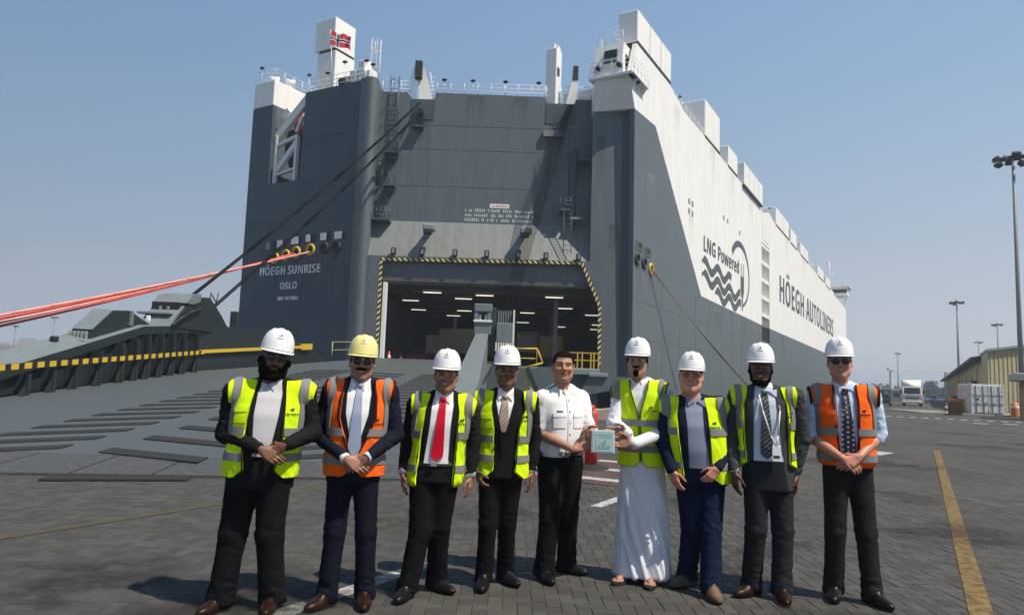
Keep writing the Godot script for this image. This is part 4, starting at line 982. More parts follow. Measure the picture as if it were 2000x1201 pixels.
	for q in [[-13.0, 0.45, -1.72], [-24.5, 1.4, -1.8], [-43.6, 4.32, -2.12]]: pass
	var gp := [[-14.0, 0.42], [-24.5, 1.42], [-43.6, 4.32]]
	for k in 2:
		var a: Array = gp[k]; var b: Array = gp[k + 1]
		quad(gt, Vector3(-1.9, a[1], a[0]), Vector3(-1.05, a[1], a[0]), Vector3(-1.4 if k else -1.05, b[1], b[0]), Vector3(-2.15 if k else -1.9, b[1], b[0]))
		quad(gt, Vector3(-1.05, 0, a[0]), Vector3(-1.05 if k == 0 else -1.4, 0.2, b[0]), Vector3(-1.05 if k == 0 else -1.4, b[1], b[0]), Vector3(-1.05, a[1], a[0]))
		quad(gt, Vector3(-1.9 if k == 0 else -2.15, 0.2, b[0]), Vector3(-1.9, 0, a[0]), Vector3(-1.9, a[1], a[0]), Vector3(-1.9 if k == 0 else -2.15, b[1], b[0]))
	quad(gt, Vector3(-1.9, 0, -14.0), Vector3(-1.05, 0, -14.0), Vector3(-1.05, 0.42, -14.0), Vector3(-1.9, 0.42, -14.0))
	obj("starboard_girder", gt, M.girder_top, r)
	var s1 := obj("sheave_head", slab(Vector3(-2.3, 4.3, -45.0), Vector3(-1.25, 5.2, -44.0), Transform3D(), 0.04), M.girder_top, r)
	obj("head_cheek", slab(Vector3(-2.3, 5.15, -45.0), Vector3(-2.05, 5.75, -44.0)), M.girder_top, s1); obj("head_cheek", slab(Vector3(-1.5, 5.15, -45.0), Vector3(-1.25, 5.75, -44.0)), M.girder_top, s1)
	obj("head_cap", slab(Vector3(-2.33, 5.7, -45.0), Vector3(-1.22, 6.2, -43.95), Transform3D(), 0.05), M.girder_top, s1)
	for x in [-1.95, -1.6]: obj("sheave", slab(Vector3(x - 0.06, 5.1, -44.6), Vector3(x + 0.06, 5.55, -44.1), Transform3D(), 0.04), M.white_clean, s1)
	obj("head_ledge", slab(Vector3(-2.35, 5.05, -44.3), Vector3(-1.2, 5.18, -43.9), Transform3D(), 0.02), M.white_clean, s1)
	obj("head_side", slab(Vector3(-1.22, 3.6, -45.4), Vector3(-0.95, 6.0, -44.2), Transform3D(), 0.03), M.dark, s1)
	var s2 := obj("wire_head", slab(Vector3(-0.92, 3.85, -45.0), Vector3(0.1, 5.05, -44.0), Transform3D(), 0.04), M.girder_top, r)
	for k in 6: obj("wire_guide", slab(Vector3(-0.85 + k * 0.15, 5.05, -44.6), Vector3(-0.78 + k * 0.15, 5.85, -44.4), Transform3D(), 0.01), M.steel, s2)
	obj("guide_frame", slab(Vector3(-0.9, 5.05, -45.0), Vector3(0.0, 5.8, -44.65)), M.girder, s2)
	for k in 7: obj("comb_tooth", slab(Vector3(-0.95 + k * 0.15, 3.3, -44.2), Vector3(-0.86 + k * 0.15, 3.85, -44.0), Transform3D(), 0.01), M.white_clean, s2)
	obj("comb_back", slab(Vector3(-1.0, 2.4, -44.6), Vector3(0.15, 3.86, -44.3)), M.dark, s2)
	obj("head_post", slab(Vector3(0.1, 3.3, -44.8), Vector3(0.2, 5.9, -44.2)), M.white_clean, s2)
	# hoisting wires up to the masts
	for k in 4:
		var st := mb(true); var o := Vector3(0.0, 0.0, 0.0)
		var a := Vector3(-13.3 + 0.12 * (k % 2), 4.55, -29.4) if k < 2 else Vector3(-13.2 + 0.12 * (k % 2), 4.2, -31.2)
		rope(st, sag(a, Vector3(-6.9 + 0.1 * k, 20.4 - 0.5 * (k / 2), -47.75), 0.3, 6), 0.038, 6); obj("hoisting_wire", st, M.wire, r)
	for k in 9:
		var st := mb(true); tube(st, Vector3(-0.85 + k * 0.11, 5.7, -44.5), Vector3(3.35 + k * 0.05, 20.6, -47.75), 0.018, 5); obj("hoisting_wire", st, M.wire, r)
	# yellow gangway stair beside the ramp
	var gw2 := thing("gangway_stair", "yellow railed steel stair beside the ramp below the ship's door", "stair")
	var gy := mb(true)
	rope(gy, [Vector3(0.0, 3.45, -43.2), Vector3(1.6, 3.5, -43.2), Vector3(1.95, 2.65, -43.0), Vector3(0.95, 2.35, -42.8), Vector3(1.2, 1.2, -42.5), Vector3(1.9, 0.1, -42.2)], 0.05, 6)
	rope(gy, [Vector3(1.6, 3.5, -43.2), Vector3(1.6, 2.3, -43.2)], 0.04, 6)
	rope(gy, [Vector3(0.95, 2.35, -42.8), Vector3(0.95, 0.05, -42.8)], 0.05, 6)
	rope(gy, [Vector3(0.1, 2.9, -43.2), Vector3(1.5, 2.9, -43.2)], 0.03, 6)
	obj("yellow_rail", gy, M.yellow, gw2)
	obj("stair_platform", slab(Vector3(0.0, 2.3, -44.2), Vector3(1.7, 2.42, -43.1)), M.steel, gw2)
	var stp := mb(); prism(stp, [Vector2(0.9, 2.3), Vector2(1.1, 2.4), Vector2(2.2, 0.05), Vector2(1.95, 0.05)], Vector3(0, 0, -42.4), Vector3.RIGHT, Vector3.UP, Vector3(0, 0, -0.9)); obj("stair_stringer", stp, M.girder, gw2)
	obj("stair_leg", slab(Vector3(0.1, -3.2, -43.9), Vector3(0.25, 2.3, -43.7)), M.steel, gw2)

# ---------------------------------------------------------------- things on the quay
func build_quayside():
	# red marker post on its rubber foot
	var rp := mat(Color(0.62, 0.035, 0.02), 0.5)
	var mp := thing("marker_post", "red plastic marker post with a white band standing behind the plaque", "marker post", Vector3(1.50, 0.01, -13.0))
	var st := mb(true); lathe(st, [Vector2(0.055, 1.02), Vector2(0.105, 1.0), Vector2(0.11, 0.95), Vector2(0.11, 0.06), Vector2(0.0, 0.06)], Transform3D(), 18); lathe(st, [Vector2(0, 1.12), Vector2(0.05, 1.1), Vector2(0.06, 1.06), Vector2(0.05, 1.02)], Transform3D(), 12); obj("post", st, rp, mp)
	for y in [0.62]:
		st = mb(true); lathe(st, [Vector2(0.113, y + 0.09), Vector2(0.113, y)], Transform3D(), 18); obj("white_band", st, M.white_clean, mp)
	st = mb(true); lathe(st, [Vector2(0, 0.075), Vector2(0.15, 0.07), Vector2(0.3, 0.035), Vector2(0.33, 0.0)], Transform3D(), 20); obj("rubber_foot", st, M.rubber, mp)
	# red mooring lines to the left
	var far := Vector3(-19.8, 0.55, -16.0)
	for k in 4:
		var a := ship.transform * Vector3([-22.6, -22.2, -21.6, -20.25][k], 9.72 + 0.05 * k, 8.62)
		var b := far + Vector3(0.0, 0.2 * k - 0.32, 0.0)
		st = mb(true); rope(st, sag(a, b, 0.25, 20), 0.05, 7)
		var o := obj("mooring_line", st, M.red_rope if k % 2 == 0 else M.pale_rope)
		tag(o, ["red mooring line, lowest of the four leading left from the stern", "pale red mooring line just above the lowest red one at the stern", "red mooring line between the two pale ones at the stern", "pale red mooring line from the yellow fairlead nearest the recess, topmost of four"][k], "mooring line", "mooring lines from the port quarter")
	var bl := thing("bollard", "black mooring bollard holding the red lines left of the ramp", "bollard", Vector3(-19.8, 0, -16.0))
	st = mb(true); lathe(st, [Vector2(0, 0.75), Vector2(0.3, 0.74), Vector2(0.36, 0.65), Vector2(0.22, 0.5), Vector2(0.2, 0.15), Vector2(0.4, 0.0)], Transform3D(), 18); obj("bollard_body", st, M.dark, bl)
	# lines from the starboard quarter
	var bb := ship.transform * Vector3(4.9, 0, -17.0)
	for k in 3:
		var a := ship.transform * Vector3(0.1, 9.5 - 0.05 * k, -3.3 + 0.1 * k)
		st = mb(true); rope(st, sag(a, bb + Vector3(0.15 * k, 0.5, 0), 0.35, 16), 0.024, 6)
		var o := obj("mooring_line", st, [M.dark, mat(Color(0.4, 0.12, 0.1), 0.8), mat(Color(0.30, 0.2, 0.18), 0.8)][k])
		tag(o, ["dark mooring line slanting down the ship's starboard side to the quay", "reddish mooring line slanting down the starboard side, uppermost of three", "brown mooring line between the dark and reddish ones on the starboard side"][k], "mooring line", "mooring lines from the starboard quarter")
	var b2 := thing("bollard", "black mooring bollard on the quay beside the ship's side", "bollard", bb)
	st = mb(true); lathe(st, [Vector2(0, 0.75), Vector2(0.3, 0.74), Vector2(0.36, 0.65), Vector2(0.22, 0.5), Vector2(0.2, 0.15), Vector2(0.4, 0.0)], Transform3D(), 18); obj("bollard_body", st, M.dark, b2)
	build_cargo()
	build_truck()
	build_forklift()
	build_container()
	build_shed_and_gate()

func wheel(parent: Node3D, c: Vector3, r: float, w: float, axis := Vector3.RIGHT):
	var st := mb(true); var f := Transform3D(frame_of(axis), c)
	lathe(st, [Vector2(r * 0.55, w / 2), Vector2(r * 0.92, w / 2), Vector2(r, w * 0.35), Vector2(r, -w * 0.35), Vector2(r * 0.92, -w / 2), Vector2(r * 0.55, -w / 2)], f, 18)
	var o := obj("wheel", st, M.black, parent)
	var s2 := mb(true); lathe(s2, [Vector2(0, w * 0.42), Vector2(r * 0.56, w * 0.40), Vector2(r * 0.56, -w * 0.40), Vector2(0, -w * 0.42)], f, 14)
	obj("rim", s2, M.steel, o)

func build_cargo():
	# on the vehicle deck: pale trailer, red tractor, yellow machine, cones
	var tl := thing("trailer", "pale grey box trailer parked inside the ship left of the sheave heads", "trailer", Vector3(-4.4, 2.5, -62), 0)
	obj("trailer_box", slab(Vector3(-2.0, 1.2, -6), Vector3(2.3, 3.35, 0), Transform3D(Basis(Vector3.UP, -0.25), Vector3.ZERO), 0.05), mat(Color(0.55, 0.55, 0.53), 0.6), tl)
	obj("trailer_cab", slab(Vector3(-2.9, 1.1, -0.4), Vector3(-1.9, 2.7, 0.7), Transform3D(), 0.08), mat(Color(0.5, 0.5, 0.5), 0.5), tl)
	obj("cab_window", slab(Vector3(-2.3, 1.8, 0.69), Vector3(-1.95, 2.5, 0.72), Transform3D(), 0.005), M.glass, tl)
	for x in [-1.6, 0.2, 1.9]: wheel(tl, Vector3(x, 0.45, -0.6), 0.45, 0.3)
	var tr := thing("tug_tractor", "low red terminal tractor parked in the shade of the vehicle deck", "tractor", Vector3(-7.6, 2.5, -59))
	obj("tractor_body", slab(Vector3(-0.9, 0.4, -1.5), Vector3(0.9, 0.95, 1.2), Transform3D(), 0.1), mat(Color(0.35, 0.03, 0.03), 0.5), tr)
	obj("tractor_seat", slab(Vector3(-0.4, 0.95, -0.9), Vector3(0.4, 1.45, -0.3), Transform3D(), 0.08), M.black, tr)
	for x in [-0.85, 0.85]: wheel(tr, Vector3(x, 0.35, 0.8), 0.35, 0.25); wheel(tr, Vector3(x, 0.35, -0.9), 0.35, 0.25)
	var ym := thing("yellow_loader", "yellow wheel loader standing inside the ship right of the sheave heads", "loader", Vector3(2.4, 2.5, -57))
	var yl := mat(Color(0.42, 0.27, 0.04), 0.5)
	obj("loader_cab", slab(Vector3(-1.9, 1.3, -1.6), Vector3(-0.3, 1.5, 0), Transform3D(), 0.04), yl, ym)
	for q in [Vector2(-1.9, 0), Vector2(-0.42, 0), Vector2(-1.9, -1.6), Vector2(-0.42, -1.6)]: obj("cab_pillar", slab(Vector3(q.x, 1.5, q.y), Vector3(q.x + 0.12, 2.85, q.y + 0.12)), yl, ym)
	obj("cab_roof", slab(Vector3(-2.0, 2.8, -1.7), Vector3(-0.25, 2.95, 0.2), Transform3D(), 0.04), yl, ym)
	obj("cab_glass", slab(Vector3(-1.8, 1.5, -1.4), Vector3(-0.42, 2.8, -0.05)), M.glass, ym)
	obj("engine_cover", slab(Vector3(-0.2, 0.9, -1.8), Vector3(1.8, 2.7, -0.1), Transform3D(), 0.15), yl, ym)
	for x in [-1.6, 1.3]: wheel(ym, Vector3(x, 0.65, 0.1), 0.65, 0.5)
	for k in 2:
		var cn := thing("door_cone", ["orange cone just inside the left edge of the ship's door", "red and white cone behind the orange one inside the door"][k], "cone", Vector3([-8.05, -7.7][k], 2.5, [-47.6, -50.5][k]), 0, "cones at the ship's door")
		var st := mb(true); lathe(st, [Vector2(0, 0.72), Vector2(0.04, 0.7), Vector2(0.16, 0.04)], Transform3D(), 12); obj("cone_body", st, mat(Color(0.7, 0.1, 0.03), 0.5), cn)
		obj("cone_base", slab(Vector3(-0.2, 0, -0.2), Vector3(0.2, 0.04, 0.2)), M.black, cn)
		st = mb(true); lathe(st, [Vector2(0.085, 0.46), Vector2(0.125, 0.3)], Transform3D(), 12); obj("cone_band", st, M.white_clean, cn)

func build_truck():
	var t := thing("box_truck", "white box truck driving towards the group along the quay", "truck", Vector3(52.4, 0, -93.6), -29.0)
	var wm := mat(Color(0.72, 0.72, 0.70), 0.4)
	obj("cargo_box", slab(Vector3(-1.22, 0.95, -7.6), Vector3(1.22, 3.45, -1.75), Transform3D(), 0.06), wm, t)
	var df := mb(true); prism(df, [Vector2(-1.75, 2.55), Vector2(-0.3, 2.55), Vector2(-1.2, 3.4), Vector2(-1.75, 3.45)], Vector3(1.05, 0, 0), Vector3.BACK, Vector3.UP, Vector3(-2.1, 0, 0)); obj("wind_deflector", df, wm, t)
	obj("cab", px([Vector2(-1.7, 0.7), Vector2(0.05, 0.7), Vector2(0.06, 1.5), Vector2(-0.25, 2.55), Vector2(-1.7, 2.6)], 1.08, 2.16), wm, t)
	var ws := mb(); quad(ws, Vector3(-0.95, 1.62, 0.04), Vector3(0.95, 1.62, 0.04), Vector3(0.88, 2.4, -0.19), Vector3(-0.88, 2.4, -0.19)); obj("windscreen", ws, M.glass, t)
	obj("grille", slab(Vector3(-0.75, 0.98, 0.03), Vector3(0.75, 1.2, 0.09), Transform3D(), 0.02), M.dark, t)
	for k in 3: obj("grille_bar", slab(Vector3(-0.75, 1.0 + k * 0.07, 0.085), Vector3(0.75, 1.02 + k * 0.07, 0.1)), M.steel, t)
	obj("bumper", slab(Vector3(-1.12, 0.4, -0.1), Vector3(1.12, 0.72, 0.14), Transform3D(), 0.05), wm, t)
	obj("number_plate", slab(Vector3(-0.25, 0.47, 0.14), Vector3(0.25, 0.6, 0.155)), M.white_clean, t)
	for s in [-1, 1]:
		obj("headlight", slab(Vector3(s * 0.95 - 0.13, 0.48, 0.13), Vector3(s * 0.95 + 0.13, 0.64, 0.16), Transform3D(), 0.02), mat(Color(0.85, 0.85, 0.8), 0.15), t)
		obj("mirror", slab(Vector3(s * 1.28 - 0.1, 1.6, -0.1), Vector3(s * 1.28 + 0.1, 2.1, 0.0), Transform3D(), 0.03), M.black, t)
		wheel(t, Vector3(s * 0.98, 0.45, -0.75), 0.45, 0.28); wheel(t, Vector3(s * 0.95, 0.45, -5.6), 0.45, 0.4)
	obj("chassis", slab(Vector3(-0.5, 0.5, -7.4), Vector3(0.5, 0.95, -0.2)), M.black, t)
	obj("wiper", slab(Vector3(-0.6, 1.6, 0.05), Vector3(0.1, 1.63, 0.07)), M.black, t)

func build_forklift():
	var t := thing("forklift", "dark green forklift parked on the quay left of the white truck", "forklift", Vector3(46.6, 0, -89), -29)
	var g := mat(Color(0.05, 0.07, 0.03), 0.5)
	obj("forklift_body", slab(Vector3(-0.5, 0.3, -1.6), Vector3(0.5, 0.95, 0.3), Transform3D(), 0.08), g, t)
	obj("counterweight", slab(Vector3(-0.5, 0.35, -2.1), Vector3(0.5, 1.1, -1.5), Transform3D(), 0.15), M.dark, t)
	for x in [-0.32, 0.26]: obj("mast_rail", slab(Vector3(x, 0.1, 0.35), Vector3(x + 0.07, 2.0, 0.5)), M.dark, t)
	for y in [0.5, 1.2, 1.9]: obj("mast_cross", slab(Vector3(-0.32, y, 0.36), Vector3(0.33, y + 0.08, 0.48)), M.dark, t)
	for q in [Vector2(-0.48, 0.2), Vector2(0.42, 0.2), Vector2(-0.48, -1.3), Vector2(0.42, -1.3)]: obj("guard_post", slab(Vector3(q.x, 0.9, q.y), Vector3(q.x + 0.06, 2.0, q.y + 0.06)), M.dark, t)
	obj("guard_roof", slab(Vector3(-0.5, 1.98, -1.4), Vector3(0.5, 2.05, 0.3), Transform3D(), 0.02), M.dark, t)
	obj("seat", slab(Vector3(-0.25, 0.95, -1.2), Vector3(0.25, 1.4, -0.7), Transform3D(), 0.08), M.black, t)
	for x in [-0.3, 0.2]: obj("fork", slab(Vector3(x, 0.1, 0.5), Vector3(x + 0.1, 0.15, 1.6)), M.steel, t)
	for x in [-0.45, 0.45]: wheel(t, Vector3(x, 0.3, 0.1), 0.3, 0.22); wheel(t, Vector3(x, 0.25, -1.5), 0.25, 0.2)

func build_container():
	var c := thing("shipping_container", "worn white shipping container with its doors towards the group", "container", Vector3(39.75, 0, -59.8), -11)
	var wm := worn(Color(0.82, 0.84, 0.85), 0.6, T.dirt, Vector3(0.5, 0.2, 0.5))
	obj("container_box", slab(Vector3(-1.22, 0.12, -2.6), Vector3(1.22, 2.55, 0), Transform3D(), 0.03), wm, c)
	for s in [-1, 1]:
		var d := obj("door", slab(Vector3(s * 0.6 - 0.57, 0.22, 0), Vector3(s * 0.6 + 0.57, 2.45, 0.05), Transform3D(), 0.015), wm, c)
		for k in 2:
			var st := mb(true); var x: float = s * 0.6 - 0.28 + k * 0.56
			tube(st, Vector3(x, 0.18, 0.085), Vector3(x, 2.5, 0.085), 0.028, 6); obj("lock_rod", st, M.steel, d)
			obj("rod_handle", slab(Vector3(x - 0.02, 0.95, 0.09), Vector3(x + 0.24, 1.02, 0.12)), M.steel, d)
		for y in [0.85, 1.6]: obj("door_rib", slab(Vector3(s * 0.6 - 0.55, y, 0.05), Vector3(s * 0.6 + 0.55, y + 0.09, 0.075), Transform3D(), 0.01), M.steel, d)
	obj("door_label", slab(Vector3(-0.85, 1.2, 0.051), Vector3(-0.68, 1.42, 0.058)), M.dark, c)
	for k in 8: obj("side_rib", slab(Vector3(-1.26, 0.25, -0.3 - k * 0.32), Vector3(-1.22, 2.4, -0.15 - k * 0.32)), wm, c)
	obj("corner_frame", slab(Vector3(-1.25, 0.0, -0.1), Vector3(-1.1, 2.6, 0.06), Transform3D(), 0.01), wm, c); obj("corner_frame", slab(Vector3(1.1, 0.0, -0.1), Vector3(1.25, 2.6, 0.06), Transform3D(), 0.01), wm, c)
	obj("sill", slab(Vector3(-1.22, 0.0, -0.1), Vector3(1.22, 0.16, 0.04)), M.dark, c)
	# yellow skip and brown crates beside it
	var om := worn(Color(0.80, 0.40, 0.04), 0.6, T.dirt, Vector3(0.8, 0.8, 0.8))
	var sk := thing("yellow_skip", "orange yellow steel skip standing left of the white container", "skip", Vector3(38.5, 0, -61.4), -31)
	obj("skip_tub", px([Vector2(-2.4, 0.1), Vector2(-0.2, 0.1), Vector2(0, 1.15), Vector2(-2.8, 1.15)], 0.75, 1.6), om, sk)
	obj("skip_rim", slab(Vector3(-0.9, 1.15, -2.8), Vector3(0.8, 1.28, 0.05), Transform3D(), 0.03), mat(Color(0.45, 0.10, 0.03), 0.6), sk)
	for x in [-0.5, 0.0, 0.5]: obj("skip_rib", slab(Vector3(x, 0.15, -0.15), Vector3(x + 0.07, 1.12, 0.06), Transform3D(Basis(Vector3.RIGHT, 0.15), Vector3.ZERO)), om, sk)
	var brown := worn(Color(0.24, 0.13, 0.05), 0.85, T.dirt, Vector3(1, 1, 1))
	var cr := thing("wooden_crate", "tall brown slatted crate at the left end of the yellow skip", "crate", Vector3(34.7, 0, -56.2), -31)
	obj("crate_box", slab(Vector3(-0.6, 0.05, -1.4), Vector3(0.55, 1.05, -0.03)), brown, cr)
	for k in 7: obj("slat", slab(Vector3(-0.62 + k * 0.17, 0.05, -0.03), Vector3(-0.5 + k * 0.17, 1.1, 0.0)), brown, cr)
	var pp := thing("striped_post", "short black and white post before the brown crate", "post", Vector3(33.6, 0, -55.4))
	var st := mb(true); lathe(st, [Vector2(0, 1.0), Vector2(0.09, 1.0), Vector2(0.09, 0.0)], Transform3D(), 10); obj("post", st, M.dark, pp)
	for y in [0.15, 0.55]:
		st = mb(true); lathe(st, [Vector2(0.094, y + 0.2), Vector2(0.094, y)], Transform3D(), 10); obj("white_band", st, M.white_clean, pp)
	var pad := worn(Color(0.30, 0.28, 0.25), 0.9, T.dirt, Vector3(0.3, 0.3, 0.3))
	kind(obj("pavement", slab(Vector3(-4.6, -0.1, -9), Vector3(9, 0.1, 0.7), Transform3D(Basis(Vector3.UP, deg_to_rad(-12)), Vector3(38.6, 0, -59.2)), 0.03), pad), "structure")
	var dr := thing("orange_drum", "orange and white drum barrier right of the white container", "drum", Vector3(39.75, 0.1, -56.6))
	st = mb(true); lathe(st, [Vector2(0, 1.05), Vector2(0.22, 1.04), Vector2(0.28, 0.6), Vector2(0.32, 0.0)], Transform3D(), 14); obj("drum_body", st, mat(Color(0.62, 0.20, 0.04), 0.6), dr)
	st = mb(true); lathe(st, [Vector2(0.265, 0.8), Vector2(0.285, 0.62)], Transform3D(), 14); obj("drum_band", st, M.white_clean, dr)

func lamp_mast(label: String, at: Vector3, h: float, r: float, heads: int):
	var t := thing("lamp_mast", label, "lamp mast", at, 0, "floodlight masts of the terminal")
	var st := mb(true); tube(st, Vector3.ZERO, Vector3(0, h, 0), r * 0.85, 10, r * 0.42); obj("mast_pole", st, M.steel, t)
	var ring := mb(true)
	for k in heads:
		var a := TAU * k / heads + 0.4; var b := TAU * (k + 1) / heads + 0.4
		tube(ring, Vector3(cos(a), 0, sin(a)) * h * 0.03 + Vector3(0, h - 0.4, 0), Vector3(cos(b), 0, sin(b)) * h * 0.03 + Vector3(0, h - 0.4, 0), r * 0.35, 5)
		tube(ring, Vector3(0, h - 0.4, 0), Vector3(cos(a), 0, sin(a)) * h * 0.05 + Vector3(0, h - 0.4, 0), r * 0.35, 5)
	obj("lamp_ring", ring, M.dark, t)
	for k in heads:
		var a := TAU * k / heads + 0.4; var s := h * 0.0115
		var f := Transform3D(Basis(Vector3.UP, -a) * Basis(Vector3.BACK, -0.5), Vector3(cos(a), 0, sin(a)) * h * 0.055 + Vector3(0, h - 0.4 - 0.12 * (k % 2) * h * 0.1, 0))
		obj("floodlight", slab(Vector3(-s, -s * 0.7, -s * 1.2), Vector3(s, s * 0.7, s * 1.2), f, s * 0.2), M.dark, t)

func build_shed_and_gate():
	# long beige warehouse, its gable side in shade and a taller lit front part
	var wall := worn(Color(0.50, 0.44, 0.26), 0.75, T.streak, Vector3(0.2, 0.03, 0.2))
	var ax := Vector3(0.497, 0, -0.868); var sd := Vector3(0.868, 0, 0.497)
	var f := Transform3D(Basis(sd, Vector3.UP, -ax), Vector3(50.0, 0, -75.0))     # x across, z towards the group
	var w := thing("warehouse", "long beige sheet metal warehouse with a dark roof edge beside the quay", "warehouse")
	w.transform = f
	obj("side_wall", slab(Vector3(0, 0, -165), Vector3(26, 5.9, -10)), wall, w)
	var rf := mb(); prism(rf, [Vector2(-1.1, 5.75), Vector2(-1.1, 6.05), Vector2(14, 9.0), Vector2(28, 6.05), Vector2(28, 5.75)], Vector3(0, 0, -9.2), Vector3.RIGHT, Vector3.UP, Vector3(0, 0, -157)); obj("roof", rf, M.black, w)
	for k in 34: obj("wall_rib", slab(Vector3(-0.06, 0, -13.0 - k * 3.4), Vector3(0.0, 5.8, -12.8 - k * 3.4)), wall, w)
	for k in 9:
		var z := -26.0 - k * 14.0
		obj("doorway", slab(Vector3(-0.04, 0.0, z - 3.2), Vector3(0.02, 4.4, z)), M.dark, w)
	var hf := thing("warehouse", "taller sunlit beige hall in front of the long warehouse", "warehouse")
	hf.transform = Transform3D(Basis(Vector3.UP, 0.10), Vector3(50.0, 0, -75.0))
	var hw := mb(); prism(hw, [Vector2(0, 0), Vector2(30, 0), Vector2(30, 8.8), Vector2(22, 9.4), Vector2(0, 6.3)], Vector3.ZERO, Vector3.RIGHT, Vector3.UP, hf.transform.basis.inverse() * ax * 9.5); obj("hall_wall", hw, wall, hf)
	for k in 60: obj("wall_rib", slab(Vector3(0.25 + k * 0.5, 0.1, 0), Vector3(0.37 + k * 0.5, 6.25 + minf(k * 0.5, 22.0) * 0.14, 0.07)), wall, hf)
	var ev := mb(); prism(ev, [Vector2(-0.4, 6.25), Vector2(22, 9.4), Vector2(22, 9.65), Vector2(-0.4, 6.5)], Vector3(0, 0, 0.4), Vector3.RIGHT, Vector3.UP, hf.transform.basis.inverse() * ax * 9.9); obj("roof_edge", ev, M.steel, hf)
	# fan vent on the shaded wall
	obj("wall_vent", slab(Vector3(-0.7, 2.6, -17.5), Vector3(0.0, 3.5, -16.6), Transform3D(), 0.1), M.dark, w)
	obj("tall_window", slab(Vector3(-0.05, 2.6, -17.8), Vector3(0.02, 5.0, -16.2)), M.dark, w)
	# gate booth with its canopy at the right edge
	var g := thing("gate_booth", "grey gate booth under a pale concrete canopy at the quay entrance", "booth", Vector3(37.6, 0, -49.4), -29)
	var pale := worn(Color(0.55, 0.48, 0.45), 0.8, T.blotch, Vector3(0.5, 0.5, 0.5))
	obj("canopy", slab(Vector3(-2.4, 2.72, -3.6), Vector3(4.5, 3.25, 0.6), Transform3D(), 0.04), pale, g)
	obj("booth_wall", slab(Vector3(-1.75, 0, -3), Vector3(4, 2.72, 0), Transform3D(), 0.02), mat(Color(0.27, 0.24, 0.15), 0.8), g)
	obj("booth_window", slab(Vector3(-1.3, 1.1, 0.0), Vector3(-0.9, 2.3, 0.03)), M.glass, g)
	obj("booth_step", slab(Vector3(-1.9, 0, 0), Vector3(4, 0.25, 0.8), Transform3D(), 0.03), pale, g)
	var bn := thing("concrete_bench", "low grey concrete block in front of the gate booth", "block", Vector3(37.2, 0, -48.0), -29)
	obj("block_body", slab(Vector3(-1.7, 0.25, -0.3), Vector3(2, 0.75, 0.3), Transform3D(), 0.05), worn(Color(0.25, 0.25, 0.22), 0.9, T.dirt, Vector3(0.6, 0.6, 0.6)), bn)
	for x in [-1.4, 1.6]: obj("block_foot", slab(Vector3(x - 0.2, 0, -0.28), Vector3(x + 0.2, 0.25, 0.28)), M.white_clean, bn)
	# floodlight masts
	lamp_mast("tall floodlight mast beside the gate booth, largest of the masts", Vector3(41.0, 0, -57.5), 21.6, 0.26, 8)
	lamp_mast("floodlight mast standing behind the long warehouse's far end", Vector3(82.6, 0, -132), 19.2, 0.30, 7)
	lamp_mast("floodlight mast rising above the roof of the sunlit hall", Vector3(156.8, 0, -230), 25.3, 0.38, 7)
	lamp_mast("faint floodlight mast above the dark roof edge of the long warehouse", Vector3(216, 0, -330), 27.0, 0.42, 6)
	lamp_mast("slim floodlight mast left of the white truck", Vector3(140.6, 0, -260), 16.6, 0.26, 6)
	lamp_mast("grey floodlight mast across the dock, left of the other distant one", Vector3(-138.4, 0, -200), 12.6, 0.34, 6)
	lamp_mast("thin floodlight mast across the dock near the low roofed housing", Vector3(-127.8, 0, -200), 15.4, 0.24, 6)

